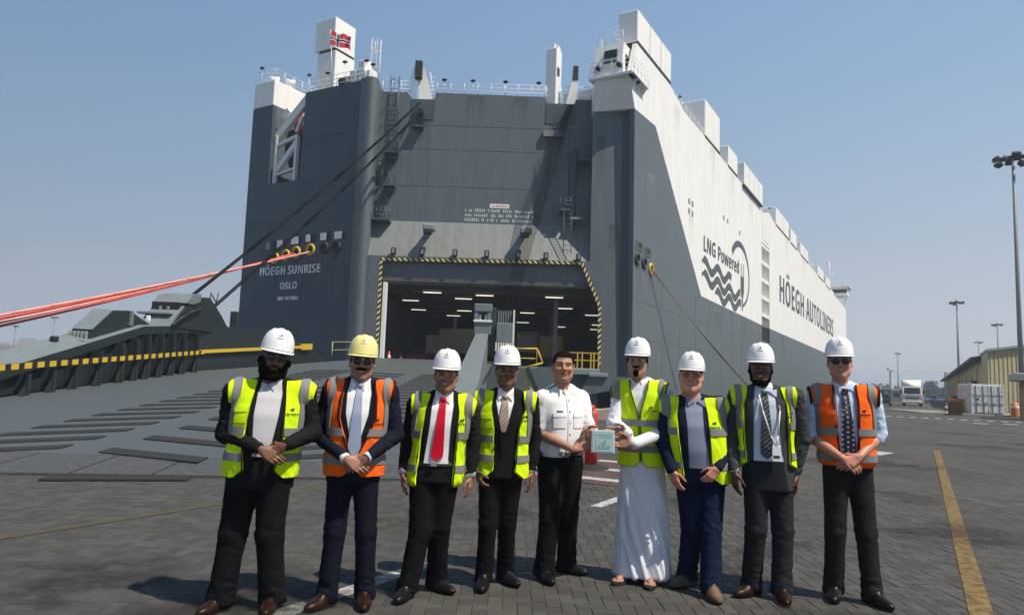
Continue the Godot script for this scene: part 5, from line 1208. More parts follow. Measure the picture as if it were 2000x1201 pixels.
# ---------------------------------------------------------------- far things
func build_distance():
	# land across the dock
	kind(obj("far_shore", slab(Vector3(-900, -4, -700), Vector3(-105, 0.6, -188)), worn(Color(0.2, 0.19, 0.17), 0.9, T.dirt, Vector3(0.05, 0.05, 0.05))), "structure")
	var tones := [Color(0.36, 0.33, 0.32), Color(0.30, 0.27, 0.27), Color(0.42, 0.38, 0.38), Color(0.30, 0.36, 0.36)]
	var sites := [[-232, 9, 7, 18, "pale blue low shed at the far left of the opposite shore"], [-212, 6, 10, 10, "small brownish block beside the pale blue shed across the dock"], [-202, 9, 12, 11, "tallest brownish building across the dock, right of the grey mast"], [-188, 7, 11.5, 9, "pinkish building with a stepped roof across the dock"], [-176, 10, 9.5, 12, "long low building across the dock, nearest the ramp"]]
	for k in sites.size():
		var s: Array = sites[k]
		var b := thing("distant_building", s[4], "building", Vector3(s[0], 0.6, -300), 0, "buildings across the dock")
		var m := mat(tones[k % 4], 0.8)
		obj("wall", slab(Vector3(-s[1] / 2.0, 0, -8), Vector3(s[1] / 2.0, s[2] - 1.0, 0)), m, b)
		obj("roof", slab(Vector3(-s[1] / 2.0 + 0.6, s[2] - 1.0, -7), Vector3(s[1] / 2.0 - 1.0, s[2], -0.5)), mat(tones[(k + 1) % 4], 0.8), b)
		for i in 3: obj("window", slab(Vector3(-s[1] / 2.0 + 1 + i * (s[1] - 2) / 3.0, s[2] * 0.5, 0), Vector3(-s[1] / 2.0 + 1.9 + i * (s[1] - 2) / 3.0, s[2] * 0.5 + 1.4, 0.06)), M.dark, b)
	# dark belt of trees behind the terminal
	var leaf := mat(Color(0.045, 0.065, 0.05), 0.9)
	leaf.backlight_enabled = true; leaf.backlight = Color(0.02, 0.03, 0.02)
	var r := RandomNumberGenerator.new(); r.seed = 19
	var clump := func(st: SurfaceTool, c: Vector3, rad: Vector3, n: int, size: float):
		for k in n:
			var d := Vector3(r.randfn(0, 0.5), r.randfn(0, 0.5), r.randfn(0, 0.5)).limit_length(1.0)
			var p := c + d * rad
			var a := Vector3(r.randf_range(-1, 1), r.randf_range(-1, 1), r.randf_range(-1, 1)).normalized(); var b := a.cross(Vector3(r.randf_range(-1, 1), 1, r.randf_range(-1, 1))).normalized()
			tri(st, p - a * size, p + b * size * 0.8, p + a * size); tri(st, p - a * size, p + a * size, p - b * size * 0.7)
	var tl := mb()
	for k in 150: clump.call(tl, Vector3(120 + k * 1.5, 2.6 + r.randf_range(-0.6, 0.9), -405 + r.randf_range(-12, 4)), Vector3(2.6, 3.6, 2.4), 100, 1.1)
	var belt := obj("tree_belt", tl, leaf); kind(belt, "stuff")
	var tr := thing("tree", "bushy dark tree standing out above the belt right of the truck", "tree", Vector3(176, 0, -300))
	var tk := mb(true); tube(tk, Vector3.ZERO, Vector3(0.1, 5, 0), 0.3, 8, 0.12)
	for k in 5: tube(tk, Vector3(0, 2.2 + k * 0.6, 0), Vector3(cos(k * 2.0) * 1.6, 3.2 + k * 0.8, sin(k * 2.0) * 1.6), 0.1, 5, 0.03)
	obj("trunk", tk, M.dark, tr)
	var cw := mb()
	for k in 16: clump.call(cw, Vector3(r.randfn(0, 1.1), 2.6 + k * 0.27, r.randfn(0, 1.1)), Vector3(1.7, 1.3, 1.7), 60, 0.42)
	obj("crown", cw, leaf, tr)
	# white overhead crane far off
	var gt := thing("gantry_crane", "faint white overhead crane beam far behind the truck", "crane", Vector3(171, 0, -300))
	obj("crane_beam", slab(Vector3(-13, 11.3, -1), Vector3(13, 12.3, 1)), M.white_clean, gt)
	for x in [-12.0, 11.0]: obj("crane_leg", slab(Vector3(x, 0, -0.8), Vector3(x + 1, 11.3, 0.8)), M.white_clean, gt)
	# parked vehicles and a long pale shed behind the truck
	var sh := thing("low_shed", "long low pale shed behind the forklift", "shed", Vector3(82, 0, -160), -29)
	obj("wall", slab(Vector3(-6, 0, -4), Vector3(6, 2.3, 0)), mat(Color(0.45, 0.45, 0.42), 0.8), sh)
	obj("roof", slab(Vector3(-6.4, 2.3, -4.4), Vector3(6.4, 2.7, 0.4)), M.white_clean, sh)
	for x in [-3.5, 0.0, 3.0]: obj("window", slab(Vector3(x, 0.8, 0), Vector3(x + 1.2, 1.8, 0.05)), M.dark, sh)
	var cars := [[Vector3(74.5, 0, -127), Color(0.10, 0.14, 0.30), "blue parked car right behind the white truck"], [Vector3(62, 0, -95.5), Color(0.55, 0.32, 0.05), "yellow van parked between the truck and the skip"], [Vector3(63.5, 0, -93), Color(0.65, 0.66, 0.68), "white car parked right of the yellow van"], [Vector3(87, 0, -140), Color(0.35, 0.36, 0.38), "silver car parked far behind beside the warehouse"], [Vector3(93, 0, -185), Color(0.7, 0.7, 0.7), "small white car far off left of the truck"]]
	for q in cars: car(q[0], q[1], q[2])

func car(at: Vector3, c: Color, label: String):
	var t := thing("parked_car", label, "car", at, -29, "vehicles parked by the warehouse")
	var m := mat(c, 0.35)
	obj("body", px([Vector2(-4.2, 0.35), Vector2(0, 0.35), Vector2(0.05, 0.8), Vector2(-1.0, 0.95), Vector2(-3.9, 1.0), Vector2(-4.25, 0.85)], 0.85, 1.7), m, t)
	obj("cabin", px([Vector2(-3.7, 0.98), Vector2(-1.0, 0.94), Vector2(-1.7, 1.5), Vector2(-3.2, 1.52)], 0.76, 1.52), M.glass, t)
	obj("roof", slab(Vector3(-0.74, 1.49, -3.2), Vector3(0.74, 1.55, -1.7), Transform3D(), 0.02), m, t)
	for s in [-1, 1]:
		obj("headlight", slab(Vector3(s * 0.6 - 0.15, 0.6, 0.0), Vector3(s * 0.6 + 0.15, 0.75, 0.06)), M.white_clean, t)
		wheel(t, Vector3(s * 0.8, 0.32, -0.8), 0.32, 0.2); wheel(t, Vector3(s * 0.8, 0.32, -3.3), 0.32, 0.2)

# ---------------------------------------------------------------- people
# A signed distance grid: rounded limbs joined smoothly, read out as one continuous skin (surface nets).
class Field:
	var o: Vector3
	var h: float
	var nx: int
	var ny: int
	var nz: int
	var d: PackedFloat32Array

	func _init(lo: Vector3, hi: Vector3, cell: float):
		o = lo; h = cell
		nx = int((hi.x - lo.x) / cell) + 2; ny = int((hi.y - lo.y) / cell) + 2; nz = int((hi.z - lo.z) / cell) + 2
		d.resize(nx * ny * nz); d.fill(1.0)

	func span(lo: Vector3, hi: Vector3) -> Array:
		var a := (lo - o) / h; var b := (hi - o) / h
		return [clampi(int(a.x), 0, nx - 1), clampi(int(b.x) + 1, 0, nx - 1), clampi(int(a.y), 0, ny - 1), clampi(int(b.y) + 1, 0, ny - 1), clampi(int(a.z), 0, nz - 1), clampi(int(b.z) + 1, 0, nz - 1)]

	func limb(a: Vector3, b: Vector3, ra: float, rb: float, k := 0.0):
		var m := maxf(ra, rb) + k + 3.0 * h
		var s := span(a.min(b) - Vector3(m, m, m), a.max(b) + Vector3(m, m, m))
		var ba := b - a; var inv := 1.0 / maxf(ba.length_squared(), 1e-9)
		for z in range(s[4], s[5] + 1):
			for y in range(s[2], s[3] + 1):
				var i := (z * ny + y) * nx + int(s[0])
				for x in range(s[0], s[1] + 1):
					var p := o + Vector3(x, y, z) * h - a
					var t := clampf(p.dot(ba) * inv, 0.0, 1.0)
					var v := (p - ba * t).length() - (ra + (rb - ra) * t)
					var w := d[i]
					if k > 0.0 and absf(w - v) < k:
						var e := (k - absf(w - v)) / k
						d[i] = minf(w, v) - e * e * k * 0.25
					elif v < w: d[i] = v
					i += 1

	func blob(c: Vector3, r: Vector3, k := 0.0, turn := Basis(), carve := false):
		var m := maxf(r.x, maxf(r.y, r.z)) + k + 3.0 * h
		var s := span(c - Vector3(m, m, m), c + Vector3(m, m, m))
		var low := minf(r.x, minf(r.y, r.z)); var inv := turn.inverse()
		for z in range(s[4], s[5] + 1):
			for y in range(s[2], s[3] + 1):
				var i := (z * ny + y) * nx + int(s[0])
				for x in range(s[0], s[1] + 1):
					var p := inv * (o + Vector3(x, y, z) * h - c)
					var q := p / r; var l := q.length()
					var v := l * (l - 1.0) / maxf((q / r).length(), 1e-6) if l > 0.05 else -low
					var w := d[i]
					if carve:
						v = -v
						if absf(w - v) < k:
							var e := (k - absf(w - v)) / k
							d[i] = maxf(w, v) + e * e * k * 0.25
						elif v > w: d[i] = v
					elif k > 0.0 and absf(w - v) < k:
						var e := (k - absf(w - v)) / k
						d[i] = minf(w, v) - e * e * k * 0.25
					elif v < w: d[i] = v
					i += 1

	# stacked rounded sections: rows of [y, half width, front depth, back depth, centre x, centre z]
	func trunk(rows: Array, turn: float, k := 0.0, power := 2.4):
		var y0: float = rows[0][0]; var y1: float = rows[rows.size() - 1][0]
		var c := cos(turn); var sn := sin(turn); var r := 0
		for y in range(clampi(int((y0 - o.y) / h) - 3, 0, ny - 1), clampi(int((y1 - o.y) / h) + 4, 0, ny - 1) + 1):
			var py := o.y + y * h
			r = 0
			while r < rows.size() - 2 and py > rows[r + 1][0]: r += 1
			var t := smoothstep(0.0, 1.0, clampf((py - rows[r][0]) / (rows[r + 1][0] - rows[r][0]), 0.0, 1.0))
			t = lerpf(t, clampf((py - rows[r][0]) / (rows[r + 1][0] - rows[r][0]), 0.0, 1.0), 0.6)
			var w: float = lerpf(rows[r][1], rows[r + 1][1], t); var df: float = lerpf(rows[r][2], rows[r + 1][2], t); var db: float = lerpf(rows[r][3], rows[r + 1][3], t)
			var cx: float = lerpf(rows[r][4], rows[r + 1][4], t); var cz: float = lerpf(rows[r][5], rows[r + 1][5], t)
			var cap := maxf(y0 - py, py - y1)
			for z in nz:
				var i := (z * ny + y) * nx
				for x in nx:
					var ux := o.x + x * h - cx; var uz := o.z + z * h - cz
					var xr := absf(ux * c - uz * sn); var zr := ux * sn + uz * c
					var dz := df if zr > 0.0 else db
					var e := pow(pow(xr / w, power) + pow(absf(zr) / dz, power), 1.0 / power)
					var v := maxf((e - 1.0) * minf(w, dz), cap)
					var q := d[i]
					if k > 0.0 and absf(q - v) < k:
						var g := (k - absf(q - v)) / k
						d[i] = minf(q, v) - g * g * k * 0.25
					elif v < q: d[i] = v
					i += 1

	func cut_below(y: float):
		for k in d.size():
			var py := o.y + ((k / nx) % ny) * h
			d[k] = maxf(d[k], y - py)

	func skin() -> Pelt:
		var s := Pelt.new()
		var id := PackedInt32Array(); id.resize(d.size()); id.fill(-1)
		var sx := 1; var sy := nx; var sz := nx * ny
		var off := [0, sx, sy, sx + sy, sz, sx + sz, sy + sz, sx + sy + sz]
		var at := [Vector3(0, 0, 0), Vector3(1, 0, 0), Vector3(0, 1, 0), Vector3(1, 1, 0), Vector3(0, 0, 1), Vector3(1, 0, 1), Vector3(0, 1, 1), Vector3(1, 1, 1)]
		var edges := [[0, 1], [2, 3], [4, 5], [6, 7], [0, 2], [1, 3], [4, 6], [5, 7], [0, 4], [1, 5], [2, 6], [3, 7]]
		var v := PackedVector3Array()
		for z in nz - 1:
			for y in ny - 1:
				var i := (z * ny + y) * nx
				for x in nx - 1:
					var a := d[i] < 0.0
					if a != (d[i + 1] < 0.0) or a != (d[i + sy] < 0.0) or a != (d[i + sy + 1] < 0.0) or a != (d[i + sz] < 0.0) or a != (d[i + sz + 1] < 0.0) or a != (d[i + sz + sy] < 0.0) or a != (d[i + sz + sy + 1] < 0.0):
						var p := Vector3.ZERO; var n := 0
						for e in edges:
							var f0 := d[i + off[e[0]]]; var f1 := d[i + off[e[1]]]
							if (f0 < 0.0) != (f1 < 0.0):
								p += (at[e[0]] as Vector3).lerp(at[e[1]], f0 / (f0 - f1)); n += 1
						id[i] = v.size()
						v.append(o + (Vector3(x, y, z) + p / n) * h)
					i += 1
		var t := PackedInt32Array()
		for z in range(1, nz - 1):
			for y in range(1, ny - 1):
				var i := (z * ny + y) * nx + 1
				for x in range(1, nx - 1):
					var a := d[i] < 0.0
					if a != (d[i + 1] < 0.0): Pelt.four(t, id[i - sy - sz], id[i - sz], id[i], id[i - sy], a)
					if a != (d[i + sy] < 0.0): Pelt.four(t, id[i - 1 - sz], id[i - 1], id[i], id[i - sz], a)
					if a != (d[i + sz] < 0.0): Pelt.four(t, id[i - 1 - sy], id[i - sy], id[i], id[i - 1], a)
					i += 1
		s.v = v; s.t = t
		s.smooth()
		return s

# An indexed surface whose triangles run counter-clockwise seen from outside.
class Pelt:
	var v: PackedVector3Array
	var n: PackedVector3Array
	var t: PackedInt32Array
	var c: PackedColorArray

	static func four(t: PackedInt32Array, a: int, b: int, c: int, d: int, out: bool):
		if a < 0 or b < 0 or c < 0 or d < 0: return
		if out: t.append_array([a, b, c, a, c, d])
		else: t.append_array([a, c, b, a, d, c])

	func smooth():
		n = PackedVector3Array(); n.resize(v.size())
		for k in range(0, t.size(), 3):
			var q := (v[t[k + 1]] - v[t[k]]).cross(v[t[k + 2]] - v[t[k]])
			n[t[k]] += q; n[t[k + 1]] += q; n[t[k + 2]] += q
		for k in n.size(): n[k] = n[k].normalized()

	func ease(times: int, pull := 0.5):      # takes the grid's stair steps out
		for q in times:
			var sum := PackedVector3Array(); sum.resize(v.size())
			var cnt := PackedInt32Array(); cnt.resize(v.size())
			for k in range(0, t.size(), 3):
				for e in 3:
					var a := t[k + e]; var b := t[k + (e + 1) % 3]
					sum[a] += v[b]; cnt[a] += 1; sum[b] += v[a]; cnt[b] += 1
			for k in v.size():
				if cnt[k] > 0: v[k] = v[k].lerp(sum[k] / cnt[k], pull)
		smooth()

	func fill(col: Color):
		c = PackedColorArray(); c.resize(v.size()); c.fill(col)

	func moved(f: Transform3D) -> Pelt:
		var s := Pelt.new(); s.v = f * v; s.t = t; s.c = c
		s.smooth(); return s

	func add(o: Pelt):
		var base := v.size()
		v.append_array(o.v); n.append_array(o.n); c.append_array(o.c)
		for k in o.t: t.append(k + base)

	# the part where every function is positive, lifted off by `off`, with a rim `thick` deep
	func piece(fs: Array, off: float, thick: float) -> Pelt:
		var pv := v.duplicate(); var pn := n.duplicate(); var pt := t.duplicate()
		for f in fs:
			var val := PackedFloat32Array(); val.resize(pv.size())
			for k in pv.size(): val[k] = (f as Callable).call(pv[k], pn[k])
			var nt := PackedInt32Array(); var made := {}
			for k in range(0, pt.size(), 3):
				var ids := [pt[k], pt[k + 1], pt[k + 2]]
				var inside := int(val[ids[0]] > 0.0) + int(val[ids[1]] > 0.0) + int(val[ids[2]] > 0.0)
				if inside == 0: continue
				if inside == 3: nt.append_array(ids); continue
				var poly := []
				for e in 3:
					var a: int = ids[e]; var b: int = ids[(e + 1) % 3]
					if val[a] > 0.0: poly.append(a)
					if (val[a] > 0.0) != (val[b] > 0.0):
						var key := mini(a, b) * 4194304 + maxi(a, b)
						if not made.has(key):
							var m := val[a] / (val[a] - val[b])
							made[key] = pv.size()
							pv.append(pv[a].lerp(pv[b], m)); pn.append(pn[a].lerp(pn[b], m).normalized()); val.append(0.0)
						poly.append(made[key])
				for e in range(1, poly.size() - 1): nt.append_array([poly[0], poly[e], poly[e + 1]])
			pt = nt
		var s := Pelt.new(); var map := {}
		for k in pt:
			if not map.has(k):
				map[k] = s.v.size(); s.v.append(pv[k] + pn[k] * off)
			s.t.append(map[k])
		if thick > 0.0:
			var seen := {}
			for k in range(0, pt.size(), 3):
				for e in 3: seen[pt[k + e] * 4194304 + pt[k + (e + 1) % 3]] = true
			var low := {}
			var rim := []
			for k in range(0, pt.size(), 3):
				for e in 3:
					var a := pt[k + e]; var b := pt[k + (e + 1) % 3]
					if not seen.has(b * 4194304 + a): rim.append([a, b])
			for r in rim:
				var q := []
				for i in [r[0], r[1]]:
					q.append(s.v.size()); s.v.append(pv[i] + pn[i] * off)
					q.append(s.v.size()); s.v.append(pv[i] + pn[i] * (off - thick))
				s.t.append_array([q[0], q[1], q[3], q[0], q[3], q[2]])
		s.smooth()
		return s

	func mesh() -> ArrayMesh:
		var a := []; a.resize(Mesh.ARRAY_MAX)
		var flip := t.duplicate()
		for k in range(0, flip.size(), 3):
			var q := flip[k + 1]; flip[k + 1] = flip[k + 2]; flip[k + 2] = q
		a[Mesh.ARRAY_VERTEX] = v; a[Mesh.ARRAY_NORMAL] = n; a[Mesh.ARRAY_INDEX] = flip
		if c.size() == v.size(): a[Mesh.ARRAY_COLOR] = c
		var m := ArrayMesh.new()
		if v.size() > 0 and flip.size() > 0: m.add_surface_from_arrays(Mesh.PRIMITIVE_TRIANGLES, a)
		return m

func wrinkle(s: Pelt, sd: int, amp: float, sc: Vector3, where: Callable):
	var fn := FastNoiseLite.new(); fn.seed = sd; fn.frequency = 1.0; fn.fractal_octaves = 2; fn.noise_type = FastNoiseLite.TYPE_SIMPLEX_SMOOTH
	for k in s.v.size():
		var p := s.v[k]
		var a: float = where.call(p)
		if a > 0.0:
			var g := fn.get_noise_3d(p.x * sc.x + p.y * 3.0, p.y * sc.y + p.x * 5.0, p.z * sc.z)
			s.v[k] = p + s.n[k] * amp * a * (1.0 - 2.2 * absf(g) if true else g)
	s.smooth()

func table(rows: Array, y: float) -> float:      # rows of [y, value], highest first
	if y >= rows[0][0]: return rows[0][1]
	for k in rows.size() - 1:
		if y >= rows[k + 1][0]: return lerpf(rows[k][1], rows[k + 1][1], (rows[k][0] - y) / (rows[k][0] - rows[k + 1][0]))
	return rows[rows.size() - 1][1]

func dress(called: String, s: Pelt, m: Material, parent: Node3D) -> MeshInstance3D:
	return lay(called, s.mesh(), m, parent)

func fabric(c: Color, rough := 0.85, grain := 0.5, scale := 14.0) -> StandardMaterial3D:
	var m := mat(c, rough); m.metallic_specular = 0.18
	m.normal_enabled = true; m.normal_texture = T.cloth; m.normal_scale = grain
	m.uv1_triplanar = true; m.uv1_scale = Vector3(scale, scale, scale)
	return m

func print_cloth(kind_of: String, c: Color, d: Color) -> StandardMaterial3D:
	var im := Image.create(64, 64, false, Image.FORMAT_RGB8); im.fill(c.linear_to_srgb())
	for y in 64:
		for x in 64:
			var on := false
			if kind_of == "dots": on = Vector2(posmod(x, 32) - 16, posmod(y + (16 if x >= 32 else 0), 32) - 16).length() < 6.5
			elif kind_of == "stripes": on = posmod(x + y, 32) < 9
			else: on = (posmod(x, 16) < 6) != (posmod(y, 16) < 6)
			if on: im.set_pixel(x, y, d.linear_to_srgb())
	var m := mat(Color.WHITE, 0.6); m.albedo_texture = ImageTexture.create_from_image(im)
	m.uv1_triplanar = true; m.uv1_scale = Vector3(14, 14, 14)
	return m

# ---- hands: a palm of four rays, four fingers of three bones, a thumb off the side near the wrist
func hand(wrist: Vector3, dir: Vector3, palm: Vector3, thumb: Vector3, curl: float, size: float, spread := 0.0) -> Pelt:
	dir = dir.normalized(); palm = (palm - dir * palm.dot(dir)).normalized()
	thumb = (thumb - dir * thumb.dot(dir) - palm * thumb.dot(palm)).normalized()
	var mid := wrist + dir * 0.09 * size
	var f := Field.new(mid - Vector3(1, 1, 1) * 0.125 * size, mid + Vector3(1, 1, 1) * 0.125 * size, 0.0052)
	f.limb(wrist - dir * 0.008, wrist + dir * 0.012, 0.0255 * size, 0.024 * size)
	var long := [0.078, 0.086, 0.079, 0.062]; var reach := [0.088, 0.09, 0.086, 0.078]
	for k in 4:
		var side := thumb * (0.029 - 0.0195 * k) * size
		var kn: Vector3 = wrist + dir * reach[k] * size + side
		f.limb(wrist + dir * 0.012 + side * 0.55, kn, 0.0155 * size, 0.0115 * size, 0.012)
		var a: Vector3 = kn; var bend := 0.0
		for j in 3:
			bend += curl * [0.55, 0.85, 0.6][j] * (1.0 + 0.12 * k)
			var dd := (dir * cos(bend) + palm * sin(bend) + thumb * (1.5 - k) * spread).normalized()
			var b: Vector3 = a + dd * long[k] * [0.46, 0.30, 0.24][j] * size
			f.limb(a, b, [0.0098, 0.0089, 0.0082][j] * size, [0.0089, 0.0082, 0.0072][j] * size, 0.004)
			a = b
	var t0 := wrist + dir * 0.024 * size + thumb * 0.02 * size
	var t1 := t0 + (dir * 0.55 + thumb * 0.7 + palm * 0.3).normalized() * 0.042 * size
	var t2 := t1 + (dir * 0.85 + thumb * 0.25 + palm * (0.25 + curl * 0.4)).normalized() * 0.034 * size
	var t3 := t2 + (dir * 0.9 + thumb * 0.05 + palm * (0.3 + curl * 0.6)).normalized() * 0.027 * size
	f.limb(t0, t1, 0.0145 * size, 0.0115 * size, 0.012); f.limb(t1, t2, 0.0112 * size, 0.0098 * size, 0.004); f.limb(t2, t3, 0.0098 * size, 0.0082 * size, 0.004)
	return f.skin()

# ---- heads, in their own axes: eyes at height 0.01, chin at -0.115, face towards +z
func head_skin(p: Dictionary) -> Pelt:
	var w: float = p.get("face_w", 1.0); var ch: float = p.get("cheek", 1.0)
	var f := Field.new(Vector3(-0.11, -0.25, -0.125), Vector3(0.11, 0.135, 0.14), 0.0052)
	f.blob(Vector3(0, 0.035, -0.012), Vector3(0.077 * w, 0.092, 0.097))
	f.blob(Vector3(0, -0.035, 0.02), Vector3(0.063 * w, 0.078, 0.071), 0.03)
	f.blob(Vector3(0, -0.097, 0.058), Vector3(0.027 * w, 0.021, 0.022), 0.03)
	for s in [-1, 1]:
		f.limb(Vector3(s * 0.054 * w, -0.03, -0.005), Vector3(s * 0.043 * w, -0.075, 0.022), 0.021, 0.022 * ch, 0.03)
		f.limb(Vector3(s * 0.043 * w, -0.075, 0.022), Vector3(s * 0.012, -0.1, 0.062), 0.021 * ch, 0.018, 0.025)
		f.blob(Vector3(s * 0.038 * w, -0.022, 0.066), Vector3(0.025, 0.02, 0.021) * ch, 0.02)
		f.limb(Vector3(s * 0.012, 0.03, 0.088), Vector3(s * 0.048 * w, 0.03, 0.068), 0.0105, 0.011, 0.014)
		f.blob(Vector3(s * 0.032 * w, 0.009, 0.097), Vector3(0.019, 0.0125, 0.016), 0.010, Basis(), true)
	f.limb(Vector3(0, 0.018, 0.092), Vector3(0, -0.02, 0.114), 0.0078, 0.0120, 0.009)
	for s in [-1, 1]: f.blob(Vector3(s * 0.0125, -0.0245, 0.1), Vector3(0.0098, 0.0085, 0.011), 0.007)
	for s in [-1, 1]: f.blob(Vector3(s * 0.0075, -0.033, 0.108), Vector3(0.004, 0.004, 0.006), 0.003, Basis(), true)
	f.limb(Vector3(-0.020, -0.0525, 0.083), Vector3(0.020, -0.0525, 0.083), 0.0072, 0.0072, 0.008)
	f.limb(Vector3(-0.008, -0.049, 0.091), Vector3(0.008, -0.049, 0.091), 0.006, 0.006, 0.007)
	f.limb(Vector3(-0.012, -0.064, 0.086), Vector3(0.012, -0.064, 0.086), 0.0075, 0.0075, 0.008)
	f.blob(Vector3(0, -0.0570, 0.1), Vector3(0.021, 0.0028, 0.012), 0.003, Basis(), true)
	for s in [-1, 1]:
		f.blob(Vector3(s * 0.080 * w, -0.004, -0.012), Vector3(0.0105, 0.031, 0.0185), 0.008, Basis(Vector3.UP, s * 0.35))
		f.blob(Vector3(s * 0.089 * w, -0.002, -0.004), Vector3(0.006, 0.017, 0.009), 0.005, Basis(), true)
	f.limb(Vector3(0, -0.06, -0.018), Vector3(0, -0.25, -0.035), 0.054 * p.get("neck", 1.0), 0.062 * p.get("neck", 1.0), 0.02)
	if p.get("chin2", 0.0) > 0.0: f.blob(Vector3(0, -0.105, 0.03), Vector3(0.045, 0.028, 0.04), 0.03)
	var s := f.skin()
	s.ease(1, 0.35)
	var skin: Color = p.skin; var lip: Color = p.get("lip", skin * Color(0.95, 0.62, 0.6)); var brow: Color = p.get("hair", Color(0.015, 0.012, 0.01))
	s.c = PackedColorArray(); s.c.resize(s.v.size())
	var fn := FastNoiseLite.new(); fn.seed = 4; fn.frequency = 30.0
	var stub: float = p.get("stubble", 0.0)
	for k in s.v.size():
		var q := s.v[k]; var col := skin
		var g := fn.get_noise_3d(q.x, q.y, q.z)
		col = col * (1.0 + 0.10 * g)
		var ax := absf(q.x)
		if q.z > 0.03:     # redder cheeks, nose and ears
			var red := clampf(1.0 - Vector2(ax - 0.036, q.y + 0.02).length() / 0.032, 0, 1) + clampf(1.0 - Vector2(q.x, q.y + 0.02).length() / 0.022, 0, 1) * float(q.z > 0.09)
			col = col.lerp(Color(col.r * 1.06, col.g * 0.84, col.b * 0.8), minf(red, 1.0) * p.get("flush", 0.6))
		if stub > 0.0 and q.z > -0.02 and q.y < -0.03 + 0.02 * float(ax > 0.05) and q.y > -0.125 and not (ax < 0.022 and absf(q.y + 0.057) < 0.010): col = col.lerp(brow, stub)
		if q.z > 0.074 and ax < 0.023 and absf(q.y + 0.0565) < 0.0125 - ax * 0.3: col = lip
		if q.z > 0.078 and ax < 0.021 and absf(q.y + 0.057) < 0.003: col = lip * 0.35
		var by := 0.0335 + 0.05 * minf(0.03, ax) - maxf(0.0, ax - 0.036) * 0.35
		if q.z > 0.05 and ax > 0.011 and ax < 0.053 * w and absf(q.y - by) < 0.0058: col = col.lerp(brow, p.get("brow", 0.85))
		col.a = 1.0
		s.c[k] = col
	return s

func helmet_point(az: float, t: float, out := 0.0) -> Vector3:      # az 0 looks forward; t 0 at the rim, 1 at the crown
	var a := t * PI / 2
	var r := pow(cos(a), 0.72); var y := pow(sin(a), 0.92)
	var rz := 0.121 if cos(az) > 0 else 0.118
	var p := Vector3(sin(az) * 0.1005 * r, 0.060 + 0.132 * y, cos(az) * rz * r - 0.006)
	var ridge := exp(-pow(p.x / 0.016, 2.0)) * 0.0065 * smoothstep(0.3, 0.6, t) + (exp(-pow((absf(p.x) - 0.045) / 0.01, 2.0)) * 0.0042 * smoothstep(0.35, 0.6, t))
	var nrm := Vector3(p.x / 0.0101, (p.y - 0.06) / 0.0174, (p.z + 0.006) / 0.0144).normalized()
	return p + nrm * (ridge + out)

func helmet(c: Color, parent: Node3D, f: Transform3D, mark: Color) -> Node3D:
	var m := mat(c, 0.32)
	var st := mb(true); var na := 48; var nt := 16
	var fw := func(az: float): return smoothstep(0.25, 1.0, cos(az))
	var brim := func(az: float, e: float):   # 0 at the shell, 1 at the lip
		var p: Vector3 = helmet_point(az, 0.0); var d := Vector3(sin(az), 0, cos(az))
		return p + d * (0.006 + 0.038 * fw.call(az)) * e + Vector3(0, -0.004 - 0.011 * fw.call(az) * e * e, 0)
	for i in na:
		var a := TAU * i / na; var b := TAU * (i + 1) / na
		for k in nt:
			quad(st, f * helmet_point(a, float(k) / nt), f * helmet_point(b, float(k) / nt), f * helmet_point(b, float(k + 1) / nt), f * helmet_point(a, float(k + 1) / nt))
		for k in 3:
			quad(st, f * brim.call(a, (k + 1) / 3.0), f * brim.call(b, (k + 1) / 3.0), f * brim.call(b, k / 3.0), f * brim.call(a, k / 3.0))
		quad(st, f * (brim.call(a, 1.0) - Vector3(0, 0.004, 0)), f * (brim.call(b, 1.0) - Vector3(0, 0.004, 0)), f * brim.call(b, 1.0), f * brim.call(a, 1.0))
		quad(st, f * (brim.call(b, 1.0) - Vector3(0, 0.004, 0)), f * (brim.call(a, 1.0) - Vector3(0, 0.004, 0)), f * (brim.call(a, 0.0) - Vector3(0, 0.006, 0)), f * (brim.call(b, 0.0) - Vector3(0, 0.006, 0)))
	var o := obj("helmet", st, m, parent)
	# harness inside and the small printed mark on the front
	var hb := mb(true)
	for i in 32:
		var a := TAU * i / 32; var b := TAU * (i + 1) / 32
		var q := func(z: float, y: float): return f * Vector3(sin(z) * 0.084, y, cos(z) * 0.101 - 0.008)
		quad(hb, q.call(a, 0.028 - 0.03 * float(cos(a) < -0.2)), q.call(b, 0.028 - 0.03 * float(cos(b) < -0.2)), q.call(b, 0.064), q.call(a, 0.064))
	obj("head_band", hb, M.dark, o)
	var em := mb(); var inv := mat(mark, 0.5)
	var patch := func(u0: float, u1: float, v0: float, v1: float):
		quad(em, f * helmet_point(u0, v0, 0.0012), f * helmet_point(u1, v0, 0.0012), f * helmet_point(u1, v1, 0.0012), f * helmet_point(u0, v1, 0.0012))
	patch.call(-0.16, 0.04, 0.40, 0.43); patch.call(0.02, 0.16, 0.42, 0.455); patch.call(-0.05, 0.08, 0.465, 0.495); patch.call(-0.01, 0.05, 0.50, 0.53)
	for k in 8: patch.call(-0.22 + k * 0.055, -0.185 + k * 0.055, 0.31, 0.35)
	obj("helmet_mark", em, inv, o)
	return o

